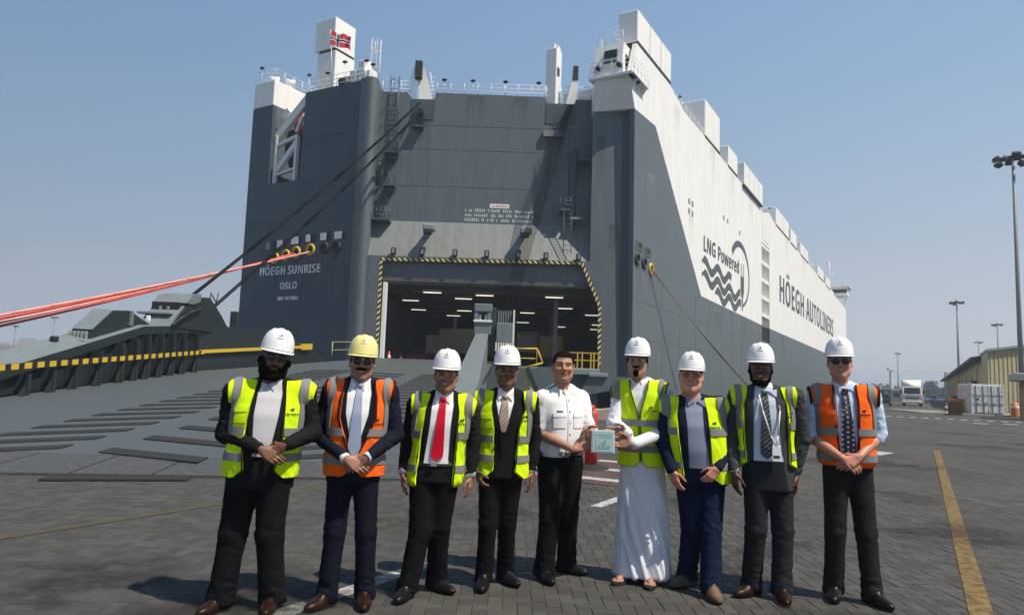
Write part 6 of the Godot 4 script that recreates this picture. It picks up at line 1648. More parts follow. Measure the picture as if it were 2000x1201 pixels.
func make_person(p: Dictionary) -> Node3D:
	var who := thing("person", p.label, "person", p.at, 0, "nine people lined up before the ship")
	var q: float = p.q; var W: float = p.get("w", 1.0); var belly: float = p.get("belly", 0.0)
	var towards := atan2(-(p.at.x + p.head.x), -p.at.z)      # all of them look at the photographer
	var yaw: float = p.get("yaw", towards * 0.7)
	p.head_yaw = towards * 0.9 + p.get("head_yaw", 0.0)
	if not p.has("yaw"):
		for e in [["shl", 1.0], ["shr", 1.0], ["ell", 0.8], ["elr", 0.8]]:
			var j: Vector3 = p[e[0]]; j.z -= (j.x - p.cxt) * sin(yaw) * e[1]; p[e[0]] = j
	var hem: float = p.get("hem", 0.80 * q)
	var cxb: float = p.cxb; var cxt: float = p.cxt
	var cx := func(y: float): return lerpf(cxb, cxt, clampf((y - 0.85 * q) / (0.6 * q), 0.0, 1.0))
	var cz := func(y: float): return p.get("cz", 0.0) + lerpf(0.0, -0.012, clampf((y - 0.9 * q) / (0.5 * q), 0.0, 1.0))
	var rows := []
	var shape := [[hem, 0.178 * W, 0.115 + 0.25 * belly, 0.125], [0.94 * q, 0.172 * W + 0.2 * belly, 0.112 + 0.75 * belly, 0.118], [1.07 * q, 0.163 * W + 0.25 * belly, 0.112 + belly, 0.105], [1.24 * q, 0.180 * W, 0.123 + 0.55 * belly, 0.118], [1.35 * q, 0.184 * W, 0.110 + 0.1 * belly, 0.118], [1.415 * q, 0.158 * W, 0.086, 0.10], [1.455 * q, 0.10 * W, 0.068, 0.085], [1.487 * q, 0.064, 0.058, 0.072]]
	if p.get("robe", false):
		shape = [[0.045, 0.215, 0.15, 0.17], [0.30, 0.20, 0.14, 0.15], [0.62 * q, 0.185, 0.13, 0.13]] + shape.slice(1)
	if p.get("tucked", false): shape[0] = [0.93 * q, 0.166 * W, 0.11 + 0.5 * belly, 0.115]
	if p.get("tucked", false): shape.remove_at(1)
	for r in shape: rows.append([r[0], r[1], r[2], r[3], cx.call(r[0]), cz.call(r[0])])
	var sh := [p.shl, p.shr]; var el := [p.ell, p.elr]; var wr := [p.wrl, p.wrr]
	var arm: float = p.get("arm", 1.0)
	# upper garment: trunk and sleeves
	var lo := Vector3(minf(minf(p.shl.x, p.ell.x), minf(p.wrl.x, cxb - 0.24)) - 0.10, rows[0][0] - 0.03, -0.27)
	var hi := Vector3(maxf(maxf(p.shr.x, p.elr.x), maxf(p.wrr.x, cxb + 0.24)) + 0.10, 1.53 * q, maxf(0.30, maxf(p.wrl.z, p.wrr.z) + 0.09))
	lo.y = minf(lo.y, minf(p.wrl.y, p.wrr.y) - 0.06)
	var chest := Field.new(lo, hi, 0.0125)
	chest.trunk(rows, yaw)
	for s in 2:
		var base := Vector3(cx.call(1.42 * q) + (0.058 if s else -0.058), 1.442 * q, cz.call(1.42 * q))
		chest.limb(base, sh[s] + Vector3(0, -0.006, 0), 0.060, 0.061 * arm, 0.035)
	var bust := chest.skin(); bust.ease(2)
	var sleeve: float = p.get("sleeve", 1.0)     # 1 to the wrist, 0.5 to the elbow
	for s in 2:
		var a: Vector3 = sh[s]; var b: Vector3 = el[s]; var c: Vector3 = wr[s]
		if sleeve >= 1.0:
			chest.limb(a, b, 0.064 * arm, 0.053 * arm, 0.025); chest.limb(b, c.lerp(b, 0.06), 0.053 * arm, p.get("cuff_r", 0.037) * arm, 0.02)
		else:
			chest.limb(a, a.lerp(b, sleeve), 0.066 * arm, 0.064 * arm, 0.02)
			if p.get("rolled", false): chest.limb(a.lerp(b, 0.93), b.lerp(c, 0.12), 0.058 * arm, 0.056 * arm, 0.008)
	var coat := chest.skin(); coat.ease(2)
	if p.get("robe", false):
		wrinkle(coat, 61, 0.016, Vector3(9, 1.3, 9), func(v): return clampf((0.95 - v.y) * 2.0, 0, 1))
	wrinkle(coat, p.seed, 0.0065, Vector3(9, 16, 9), func(v):
		var ax: float = absf(v.x - cx.call(v.y))
		return clampf((ax - 0.13) * 12.0, 0.0, 1.0) if v.y > 0.75 else 0.0)
	dress(p.get("coat_name", "jacket"), coat, p.coat, who)
	# directions on the trunk: x across, z out of the chest
	var c := cos(yaw); var sn := sin(yaw)
	var across := func(v: Vector3): return (v.x - cx.call(v.y)) * c - (v.z - cz.call(v.y)) * sn
	var ahead := func(v: Vector3): return (v.x - cx.call(v.y)) * sn + (v.z - cz.call(v.y)) * c
	var front := func(x: float, y: float) -> Array:      # the nearest point of the chest
		var best := 1e9; var at := 0
		for k in bust.v.size():
			if bust.n[k].z < 0.05: continue
			var dd: float = absf(across.call(bust.v[k]) - x) + absf(bust.v[k].y - y)
			if dd < best: best = dd; at = k
		return [bust.v[at], bust.n[at]]
	var plate := func(called: String, x: float, y: float, w: float, hgt: float, off: float, m: Material, parent: Node3D, tilt := 0.0):
		var at: Array = front.call(x, y); var n: Vector3 = at[1]
		var ux := Vector3.UP.cross(n).normalized(); var uy := n.cross(ux)
		var pos: Vector3 = at[0] + Vector3(c * (x - across.call(at[0])), y - at[0].y, 0)
		var f := Transform3D(Basis(ux, uy, n) * Basis(Vector3.BACK, tilt), pos + n * off)
		return obj(called, slab(Vector3(-w / 2, -hgt / 2, -0.01), Vector3(w / 2, hgt / 2, 0.003), f, 0.0015), m, parent)
	# shirt front, tie, lapels
	if p.has("shirt"):
		var open: Array = p.open
		var sf := dress("shirt_front", bust.piece([func(v, n): return ahead.call(v) - 0.01, func(v, n): return table(open, v.y / q) - absf(across.call(v)), func(v, n): return v.y - p.get("shirt_low", 0.98) * q], 0.010, 0.014), p.shirt, who)
		if p.has("coat") and p.get("lapels", true):
			dress("lapel", bust.piece([func(v, n): return ahead.call(v) - 0.01, func(v, n): return absf(across.call(v)) - table(open, v.y / q), func(v, n): return table(open, v.y / q) + (0.052 if v.y > 1.33 * q else 0.052 * clampf((v.y / q - 0.98) / 0.35, 0.2, 1.0)) - absf(across.call(v)), func(v, n): return v.y - 1.0 * q, func(v, n): return 1.47 * q - v.y], 0.0165, 0.01), p.coat, who)
	if p.has("front_open"):
		var fo: Array = p.front_open
		dress("trouser_front", bust.piece([func(v, n): return ahead.call(v) - 0.01, func(v, n): return table(fo, v.y / q) - absf(across.call(v)), func(v, n): return p.get("shirt_low", 0.98) * q - v.y], 0.009, 0.012), p.pants, who)
	var nk := Vector3(cx.call(1.47 * q), 1.462 * q, cz.call(1.47 * q) + 0.008)
	if p.get("collar", true) and (p.has("shirt") or p.has("collar_m")):
		var cm: Material = p.get("collar_m", p.get("shirt"))
		var st := mb(true); var turnb := Basis(Vector3.UP, yaw) * Basis(Vector3.RIGHT, 0.22)
		for i in 22:
			var a0: float = 0.22 + (TAU - 0.44) * i / 22.0; var a1: float = 0.22 + (TAU - 0.44) * (i + 1) / 22.0
			var rg := func(a: float, r: float, y: float): return nk + turnb * Vector3(sin(a) * 0.068 * r, y, cos(a) * 0.066 * r)
			quad(st, rg.call(a0, 1.14, -0.018), rg.call(a1, 1.14, -0.018), rg.call(a1, 1.0, 0.03), rg.call(a0, 1.0, 0.03))
			quad(st, rg.call(a1, 0.94, -0.01), rg.call(a0, 0.94, -0.01), rg.call(a0, 0.96, 0.03), rg.call(a1, 0.96, 0.03))
			quad(st, rg.call(a0, 0.96, 0.03), rg.call(a0, 1.0, 0.03), rg.call(a1, 1.0, 0.03), rg.call(a1, 0.96, 0.03))
		var col := obj("collar", st, cm, who)
		if p.get("points", true):
			for s in [-1, 1]:
				var pts := []
				for e in [[0.006, 1.448], [0.056, 1.462], [0.050, 1.405]]:
					var at: Array = front.call(s * e[0], e[1] * q)
					pts.append(Vector3(nk.x + s * e[0] * c, e[1] * q, 0) + Vector3(s * e[0] * sn * -1.0, 0, at[0].z + 0.022 + (0.006 if e[1] > 1.44 else 0.0)))
				var t2 := mb()
				if s > 0: pts.reverse()
				tri(t2, pts[2], pts[1], pts[0]); var back := Vector3(0, 0, -0.012)
				tri(t2, pts[0] + back, pts[1] + back, pts[2] + back)
				for e in 3: quad(t2, pts[(e + 1) % 3], pts[(e + 2) % 3], pts[(e + 2) % 3] + back, pts[(e + 1) % 3] + back)
				obj("collar_point", t2, cm, col)
	if p.has("tie"):
		var tw: Array = p.get("tie_w", [[1.5, 0.016], [1.425, 0.016], [1.40, 0.019], [1.05, 0.040], [1.0, 0.040], [0.965, 0.0]])
		dress("necktie", bust.piece([func(v, n): return ahead.call(v) - 0.01, func(v, n): return table(tw, v.y / q) - absf(across.call(v) - p.get("tie_x", 0.0) * clampf((1.42 - v.y / q) * 2.0, 0, 1)), func(v, n): return 1.44 * q - v.y, func(v, n): return table([[1.5, 1.0], [0.965, 0.001]], v.y / q)], 0.022, 0.011), p.tie, who)
		var at: Array = front.call(0.0, 1.432 * q)
		var kn := mb(true); lathe(kn, [Vector2(0, 0.022), Vector2(0.024, 0.018), Vector2(0.022, 0.0), Vector2(0.015, -0.022), Vector2(0, -0.024)], Transform3D(Basis.from_scale(Vector3(1, 1, 0.7)), at[0] + Vector3(0, 0, 0.021)), 14); obj("tie_knot", kn, p.tie, who)
	# reflective vest
	if p.has("vest"):
		var inner: Array = p.vest_in; var hole: Array = p.get("hole", [[1.5, 0.20], [1.43, 0.220], [1.33, 0.208], [1.24, 0.208], [1.18, 0.23], [1.16, 1.0], [0.5, 1.0]])
		var vhem: float = p.vest_hem; var gap: float = p.get("vest_gap", 0.0)
		var f_in := func(v: Vector3, n: Vector3):
			if ahead.call(v) < 0.0: return 0.06
			var x: float = across.call(v) - gap
			var row: float = table(inner, v.y / q)
			return absf(x) - row * (p.get("left_open", 1.0) if x < 0 else p.get("right_open", 1.0))
		var f_arm := func(v: Vector3, n: Vector3): return table(hole, v.y / q) * W - absf(across.call(v))
		var f_hem := func(v: Vector3, n: Vector3): return v.y - vhem - 0.045 * clampf(1.0 - (f_in.call(v, n) as float) / 0.05, 0.0, 1.0)
		var f_top := func(v: Vector3, n: Vector3): return 1.462 * q - v.y
		var vest: Pelt = bust.piece([f_in, f_arm, f_hem, f_top], 0.024, 0.016)
		wrinkle(vest, p.seed + 5, 0.009, Vector3(9, 5, 9), func(v): return 0.25 + 0.55 * clampf((1.25 * q - v.y) * 4.0, 0, 1))
		var ve := dress("vest", vest, p.vest, who)
		var bands: Array = p.bands
		for b in bands:
			dress("reflective_band", bust.piece([f_in, f_arm, f_hem, func(v, n): return v.y - b + 0.025, func(v, n): return b + 0.025 - v.y], 0.0345, 0.012), M.reflective, ve)
		for s in [-1, 1]:
			dress("reflective_strap", bust.piece([f_in, f_arm, f_top, func(v, n): return s * across.call(v) - 0.152 * W, func(v, n): return 0.194 * W - s * across.call(v), func(v, n): return v.y - bands[0] - 0.025], 0.0345, 0.012), M.reflective, ve)
		if p.get("piping", null) != null:
			dress("vest_binding", bust.piece([f_in, f_arm, f_hem, f_top, func(v, n): return maxf(0.010 - (f_in.call(v, n) as float), 0.010 - (f_arm.call(v, n) as float))], 0.0335, 0.01), p.piping, ve)
		# breast print: a small badge over a worn line of lettering
		var px0: float = p.get("print_x", 0.105); var py0: float = p.get("print_y", 1.29) * q
		for e in [[0.0, 0.022, 0.016, 0.006], [0.006, 0.012, 0.006, 0.010], [-0.008, 0.010, 0.008, 0.005]]: plate.call("vest_print", px0 + e[0], py0 + 0.012 + e[1] * 0.3, e[2] * 1.5, e[3], 0.0325, p.ink, ve, 0.3)
		for k in 6: plate.call("vest_print", px0 - 0.027 + k * 0.011, py0 - 0.012, 0.007, 0.009, 0.0325, p.ink, ve)
		if p.get("pocket", false):
			dress("vest_pocket", bust.piece([f_in, func(v, n): return -across.call(v) - 0.03 * W, func(v, n): return 0.147 * W + across.call(v), func(v, n): return v.y - 1.20 * q, func(v, n): return 1.285 * q - v.y, func(v, n): return ahead.call(v)], 0.036, 0.012), p.vest, ve)
			dress("pocket_flap", bust.piece([f_in, func(v, n): return -across.call(v) - 0.03 * W, func(v, n): return 0.149 * W + across.call(v), func(v, n): return v.y - 1.262 * q, func(v, n): return 1.292 * q - v.y, func(v, n): return ahead.call(v)], 0.041, 0.012), p.vest, ve)
	if p.get("officer", false):
		for s in 2:
			var d: Vector3 = (sh[s] - nk).normalized(); var m0: Vector3 = nk.lerp(sh[s], 0.62) + Vector3(0, 0.052, 0)
			var f := Transform3D(Basis(d, Vector3.UP.slerp(d, 0.0).cross(d).cross(d).normalized() * -1.0, d.cross(Vector3.UP).normalized() * -1.0).orthonormalized(), m0)
			var eb := obj("shoulder_board", slab(Vector3(-0.06, -0.006, -0.026), Vector3(0.065, 0.008, 0.026), f, 0.003), M.black, who)
			for k in 4: obj("gold_stripe", slab(Vector3(0.052 - k * 0.022, -0.005, -0.0265), Vector3(0.062 - k * 0.022, 0.0095, 0.0265), f), M.gold, eb)
		for s in [-1, 1]:
			dress("breast_pocket", bust.piece([func(v, n): return s * across.call(v) - 0.035, func(v, n): return 0.125 - s * across.call(v), func(v, n): return v.y - 1.16 * q, func(v, n): return 1.27 * q - v.y, func(v, n): return ahead.call(v)], 0.006, 0.008), p.coat, who)
			dress("pocket_flap", bust.piece([func(v, n): return s * across.call(v) - 0.033, func(v, n): return 0.127 - s * across.call(v), func(v, n): return v.y - 1.243 * q, func(v, n): return 1.275 * q - v.y, func(v, n): return ahead.call(v)], 0.010, 0.008), p.coat, who)
		dress("button_band", bust.piece([func(v, n): return 0.016 - absf(across.call(v)), func(v, n): return ahead.call(v), func(v, n): return 1.42 * q - v.y], 0.006, 0.007), p.coat, who)
		for k in 5: plate.call("button", 0.0, (1.37 - k * 0.085) * q, 0.011, 0.011, 0.008, M.eye_white, who)
		plate.call("name_tag", -0.08, 1.285 * q, 0.05, 0.011, 0.006, M.dark, who)
	# trousers and shoes
	var fl: Vector3 = p.fl; var fr: Vector3 = p.fr
	if not p.get("robe", false):
		var leg: float = p.get("leg", 1.0)
		var tro := Field.new(Vector3(minf(fl.x, cxb - 0.2) - 0.13, 0.0, -0.3), Vector3(maxf(fr.x, cxb + 0.2) + 0.13, 1.06 * q, maxf(fl.z, fr.z) + 0.2), 0.0135)
		tro.blob(Vector3(cxb, 0.94 * q, -0.004), Vector3(0.158 * W, 0.125, 0.112 + 0.5 * belly), 0.0)
		for s in 2:
			var f: Vector3 = [fl, fr][s]; var hp := Vector3(cxb + (0.082 if s else -0.082) * W, 0.885 * q, 0.0)
			var kn: Vector3 = [p.knl, p.knr][s]
			tro.limb(hp, kn, 0.092 * leg, 0.070 * leg, 0.035)
			tro.limb(kn, Vector3(f.x, 0.06, f.z - 0.015), 0.070 * leg, 0.064 * leg, 0.02)
			tro.limb(Vector3(f.x, 0.08, f.z - 0.015), Vector3(f.x, 0.03, f.z - 0.018), 0.065 * leg, 0.072 * leg, 0.02)
		tro.cut_below(0.035)
		var ts := tro.skin(); ts.ease(2)
		wrinkle(ts, p.seed + 2, 0.008, Vector3(7, 17, 7), func(v): return clampf(0.35 + 0.9 * clampf((0.30 - v.y) * 5.0, 0, 1) + 0.5 * clampf(1.0 - absf(v.y - 0.48) * 7.0, 0, 1), 0, 1))
		dress("trousers", ts, p.pants, who)
		if p.has("belt"):
			dress("belt", ts.piece([func(v, n): return v.y - 0.945 * q, func(v, n): return 0.98 * q - v.y], 0.012, 0.012), M.black, who)
			obj("buckle", slab(Vector3(cxb - 0.022, 0.945 * q, 0.13 + 0.5 * belly), Vector3(cxb + 0.022, 0.98 * q, 0.142 + 0.5 * belly), Transform3D(), 0.004), M.steel, who)
	for s in 2:
		var f: Vector3 = [fl, fr][s]; var a: float = [p.get("toe_l", -0.3), p.get("toe_r", 0.3)][s]
		var b := Basis(Vector3.UP, a); var fw := b * Vector3.BACK
		var an := Vector3(f.x, 0.0, f.z)
		if p.get("sandals", false): continue
		var sf := Field.new(an + Vector3(-0.2, -0.02, -0.2), an + Vector3(0.2, 0.16, 0.26), 0.0085)
		var fat: float = p.get("shoe_fat", 1.0)
		sf.blob(an + fw * 0.045 + Vector3(0, 0.028, 0), Vector3(0.045 * fat, 0.042 * fat, 0.148), 0.0, b)
		sf.blob(an - fw * 0.055 + Vector3(0, 0.035, 0), Vector3(0.036, 0.05, 0.045), 0.03, b)
		sf.blob(an + fw * 0.095 + Vector3(0, 0.03, 0), Vector3(0.043 * fat, 0.033 * fat, 0.082), 0.02, b)
		sf.limb(an + Vector3(0, 0.12, 0) - fw * 0.015, an + fw * 0.06 + Vector3(0, 0.04, 0), 0.042 * fat, 0.036 * fat, 0.03)
		sf.cut_below(0.003)
		var ss := sf.skin(); ss.ease(1)
		ss.fill(p.shoe)
		for k in ss.v.size():
			if ss.v[k].y < 0.020: ss.c[k] = p.get("sole", Color(0.01, 0.01, 0.01))
			elif p.has("boots") and ss.v[k].y > 0.055 and fposmod((ss.v[k] - an).dot(fw) * 60.0, 1.0) < 0.4 and absf((ss.v[k] - an).dot(b * Vector3.RIGHT)) < 0.02: ss.c[k] = Color(0.30, 0.12, 0.07)
		dress("shoe", ss, M.shoe if not p.has("boots") else M.boot, who)
	# the body: head and neck, trunk, arms, legs, hands and (in sandals) feet, one skin
	var body := Pelt.new()
	var fine: bool = sleeve < 1.0
	var bf := Field.new(Vector3(lo.x, 0.02, -0.25), Vector3(hi.x, 1.5 * q, hi.z + 0.05), 0.0115 if fine else 0.017)
	var core := []
	for r in rows:
		if r[0] > 0.9 * q and r[0] < 1.46 * q: core.append([r[0], r[1] - 0.03, r[2] - 0.03, r[3] - 0.03, r[4], r[5]])
	bf.trunk(core, yaw)
	bf.limb(Vector3(cx.call(1.38 * q), 1.38 * q, -0.02), Vector3(cx.call(1.5 * q), 1.5 * q, 0.0), 0.055, 0.05, 0.03)
	for s in 2:
		var th := arm * (1.0 if fine else 0.72)
		bf.limb(sh[s], el[s], 0.045 * th, 0.043 * th, 0.03); bf.limb(el[s], (el[s] as Vector3).lerp(wr[s], 0.35), 0.042 * th, 0.043 * th, 0.02); bf.limb((el[s] as Vector3).lerp(wr[s], 0.35), wr[s], 0.042 * th, 0.027, 0.015)
		var f: Vector3 = [fl, fr][s]; var kn: Vector3 = [p.get("knl", Vector3(fl.x, 0.48, 0.01)), p.get("knr", Vector3(fr.x, 0.48, 0.01))][s]
		bf.limb(Vector3(cxb + (0.08 if s else -0.08), 0.9 * q, 0), kn, 0.065, 0.045, 0.03); bf.limb(kn, Vector3(f.x, 0.1, f.z - 0.02), 0.045, 0.034, 0.02)
	var trunk_skin := bf.skin(); trunk_skin.ease(1); trunk_skin.fill(p.skin)
	body.add(trunk_skin)
	var hcol: Color = p.skin * p.get("hand_tone", Color(0.95, 0.86, 0.84)); hcol.a = 1.0
	for s in 2:
		var hd: Dictionary = [p.hand_l, p.hand_r][s]
		var hs := hand(wr[s], hd.dir, hd.palm, hd.thumb, hd.get("curl", 0.45), q * p.get("hand", 1.0), hd.get("spread", 0.0)); hs.fill(hcol)
		body.add(hs)
		if p.get("cuffs", true) and sleeve >= 1.0:
			var ax: Vector3 = (wr[s] - el[s]).normalized(); var st := mb(true)
			lathe(st, [Vector2(0.031, 0.012), Vector2(0.034, 0.012), Vector2(0.036, -0.03)], Transform3D(frame_of(ax), wr[s] - ax * 0.002), 16)
			obj("shirt_cuff", st, p.get("cuff_m", M.shirt_white), who)
	if p.get("sandals", false):
		for s in 2:
			var f: Vector3 = [fl, fr][s]; var a: float = [p.get("toe_l", -0.3), p.get("toe_r", 0.3)][s]
			var b := Basis(Vector3.UP, a); var fw := b * Vector3.BACK; var sd := b * Vector3.RIGHT; var an := Vector3(f.x, 0.022, f.z)
			var ff := Field.new(an + Vector3(-0.2, -0.03, -0.2), an + Vector3(0.2, 0.14, 0.26), 0.007)
			ff.blob(an + fw * 0.03 + Vector3(0, 0.02, 0), Vector3(0.036, 0.03, 0.10), 0.0, b)
			ff.blob(an - fw * 0.06 + Vector3(0, 0.025, 0), Vector3(0.03, 0.035, 0.035), 0.03, b)
			ff.limb(an + Vector3(0, 0.1, 0) - fw * 0.02, an + fw * 0.04 + Vector3(0, 0.025, 0), 0.033, 0.025, 0.03)
			for k in 5:
				var side: float = (k - 2) * 0.0165 * (1.0 if s == 0 else -1.0)
				ff.limb(an + fw * 0.10 + sd * side + Vector3(0, 0.012, 0), an + fw * (0.15 - 0.008 * absf(k - 1.2)) + sd * side * 1.05 + Vector3(0, 0.006, 0), 0.011, 0.0085, 0.004)
			ff.cut_below(0.02)
			var fs := ff.skin(); fs.fill(hcol); body.add(fs)
			var sl := mb()
			var out := []
			for k in 20: out.append(Vector2(sin(TAU * k / 20) * 0.052, cos(TAU * k / 20) * 0.145 + 0.04))
			prism(sl, out, Vector3(f.x, 0.024, f.z), sd, fw, Vector3(0, -0.022, 0))
			obj("sandal_sole", sl, M.black, who)
			for e in [[0.075, 0.0], [0.03, 0.25], [0.03, -0.25]]:
				var sp := mb(true); var pts := []
				for k in 9:
					var t: float = lerpf(-1.25, 1.25, k / 8.0)
					pts.append(an + fw * (e[0] + e[1] * 0.1 * t) + sd * sin(t) * 0.045 + Vector3(0, 0.0 + 0.052 * cos(t) * (1.0 if e[0] < 0.05 else 0.72), 0))
				rope(sp, pts, 0.009, 6); obj("sandal_strap", sp, M.black, who)
	var hf := Transform3D(Basis(Vector3.UP, p.get("head_yaw", 0.0)) * Basis(Vector3.RIGHT, p.get("head_pitch", 0.0)) * Basis(Vector3.BACK, p.get("head_roll", 0.0)) * Basis.from_scale(Vector3.ONE * p.get("head_s", 1.0)), p.head)
	var hskin := head_skin(p)
	body.add(hskin.moved(hf))
	var bd := dress("body", body, M.skin, who)
	# eyes, hair, beard, glasses, helmet
	for s in [-1, 1]:
		var ey := mb(true); var fe := hf * Transform3D(Basis.from_scale(Vector3(1.25, p.get("eye", 0.46), 0.8)), Vector3(s * 0.032 * p.get("face_w", 1.0), 0.0095, 0.0795))
		var sph := []
		for k in 9: sph.append(Vector2(sin(PI * k / 8) * 0.0118, cos(PI * k / 8) * 0.0118))
		lathe(ey, sph, fe, 12); var eo := obj("eye", ey, M.eye_white, who)
		var ir := mb(true); lathe(ir, [Vector2(0, 0.0130), Vector2(0.0058, 0.0120), Vector2(0.0078, 0.0090)], fe * Transform3D(Basis(Vector3.RIGHT, PI / 2), Vector3.ZERO), 10); obj("iris", ir, M.black, eo)
	if p.get("teeth", false):
		var te := mb(true); var sp2 := []
		for k in 7: sp2.append(Vector2(sin(PI * k / 6), cos(PI * k / 6)))
		lathe(te, sp2, hf * Transform3D(Basis.from_scale(Vector3(0.021, 0.0040, 0.010)), Vector3(0, -0.0562, 0.0865)), 12); obj("teeth", te, M.shirt_white, who)
	var hm: Material = M.hair
	if p.has("hair"): hm = mat(p.hair, 0.7)
	var rough := func(s: Pelt, amp: float) -> Pelt:
		var fn := FastNoiseLite.new(); fn.seed = 3; fn.frequency = 70.0
		for k in s.v.size(): s.v[k] += s.n[k] * amp * fn.get_noise_3d(s.v[k].x, s.v[k].y * 0.5, s.v[k].z)
		s.smooth(); return s
	if p.get("bare", false):
		dress("hair", rough.call(hskin.piece([func(v, n): return (v.y - 0.072 - maxf(0.0, -v.x) * 0.06) if v.z > 0.045 else (v.y - lerpf(-0.03, 0.045, clampf((v.z + 0.02) / 0.065, 0, 1))), func(v, n): return 0.0768 * p.get("face_w", 1.0) - absf(v.x) if v.y < 0.036 else 1.0], 0.0045, 0.006), 0.003).moved(hf), hm, who)
	else:
		dress("hair", hskin.piece([func(v, n): return v.y + 0.022 + clampf(-v.z, 0, 0.1) * 0.5, func(v, n): return 0.075 - v.y, func(v, n): return 0.012 - v.z - maxf(0.0, 0.02 - v.y) * 0.3, func(v, n): return 0.0795 - absf(v.x)], 0.004, 0.004).moved(hf), hm, who)
		helmet(p.get("helmet", Color(0.80, 0.80, 0.80)), who, hf, p.get("mark", Color(0.10, 0.11, 0.13)))
	match p.get("beard", ""):
		"full": dress("beard", rough.call(hskin.piece([func(v, n): return -0.050 - v.y + 0.055 * clampf((absf(v.x) - 0.044) / 0.02, 0, 1) + 0.012 * clampf(1.0 - absf(v.x) / 0.035, 0, 1), func(v, n): return v.z + 0.012, func(v, n): return maxf(absf(v.x) / 0.024, absf(v.y + 0.0575) / 0.011) - 1.0, func(v, n): return v.y + 0.135, func(v, n): return maxf(0.1 - v.z, absf(v.x) - 0.016) if v.y > -0.036 else 1.0], 0.009, 0.010), 0.004).moved(hf), hm, who)
		"jaw": dress("beard", rough.call(hskin.piece([func(v, n): return -0.086 - v.y + 0.085 * clampf((absf(v.x) - 0.052) / 0.016, 0, 1), func(v, n): return v.z + 0.008, func(v, n): return v.y + 0.13], 0.0035, 0.004), 0.002).moved(hf), hm, who)
		"goatee":
			dress("beard", rough.call(hskin.piece([func(v, n): return v.z - 0.045, func(v, n): return -0.0665 - v.y, func(v, n): return 1.0 - pow(v.x / 0.021, 2.0) - pow((v.y + 0.088) / 0.030, 2.0)], 0.0045, 0.005), 0.002).moved(hf), hm, who)
			dress("moustache", rough.call(hskin.piece([func(v, n): return v.z - 0.06, func(v, n): return -0.0345 - v.y, func(v, n): return v.y + 0.049 - maxf(0, absf(v.x) - 0.02) * 1.2, func(v, n): return 0.028 - absf(v.x)], 0.003, 0.004), 0.001).moved(hf), hm, who)
		"moustache": dress("moustache", rough.call(hskin.piece([func(v, n): return v.z - 0.055, func(v, n): return -0.032 - v.y, func(v, n): return v.y + 0.050 - maxf(0, absf(v.x) - 0.02) * 0.6, func(v, n): return 0.036 - absf(v.x)], 0.009, 0.009), 0.003).moved(hf), hm, who)
	if p.get("shades", false):
		var sg := mb(true)
		for s in [-1, 1]:
			var lens := []
			for k in 9: lens.append(Vector2(sin(PI * k / 8), cos(PI * k / 8)))
			lathe(sg, lens, hf * Transform3D(Basis(Vector3.UP, s * 0.28) * Basis.from_scale(Vector3(0.030, 0.0205, 0.006)), Vector3(s * 0.0345, 0.009, 0.0985)), 18)
			tube(sg, hf * Vector3(s * 0.060, 0.017, 0.088), hf * Vector3(s * 0.079, 0.013, 0.0), 0.0032, 6)
		tube(sg, hf * Vector3(-0.014, 0.015, 0.104), hf * Vector3(0.014, 0.015, 0.104), 0.003, 6)
		obj("sunglasses", sg, M.glass, who)
	if p.get("glasses", false):
		var gg := mb(true)
		for s in [-1, 1]:
			var ring := []
			for k in 17: ring.append(hf * Vector3(s * 0.034 + cos(TAU * k / 16) * 0.024, 0.008 + sin(TAU * k / 16) * 0.0165, 0.101 - absf(s * 0.034 + cos(TAU * k / 16) * 0.024) * 0.16))
			rope(gg, ring, 0.0021, 5)
			tube(gg, hf * Vector3(s * 0.058, 0.012, 0.091), hf * Vector3(s * 0.079, 0.012, 0.0), 0.002, 5)
		tube(gg, hf * Vector3(-0.011, 0.011, 0.100), hf * Vector3(0.011, 0.011, 0.100), 0.002, 5)
		obj("glasses", gg, M.dark, who)
	return who

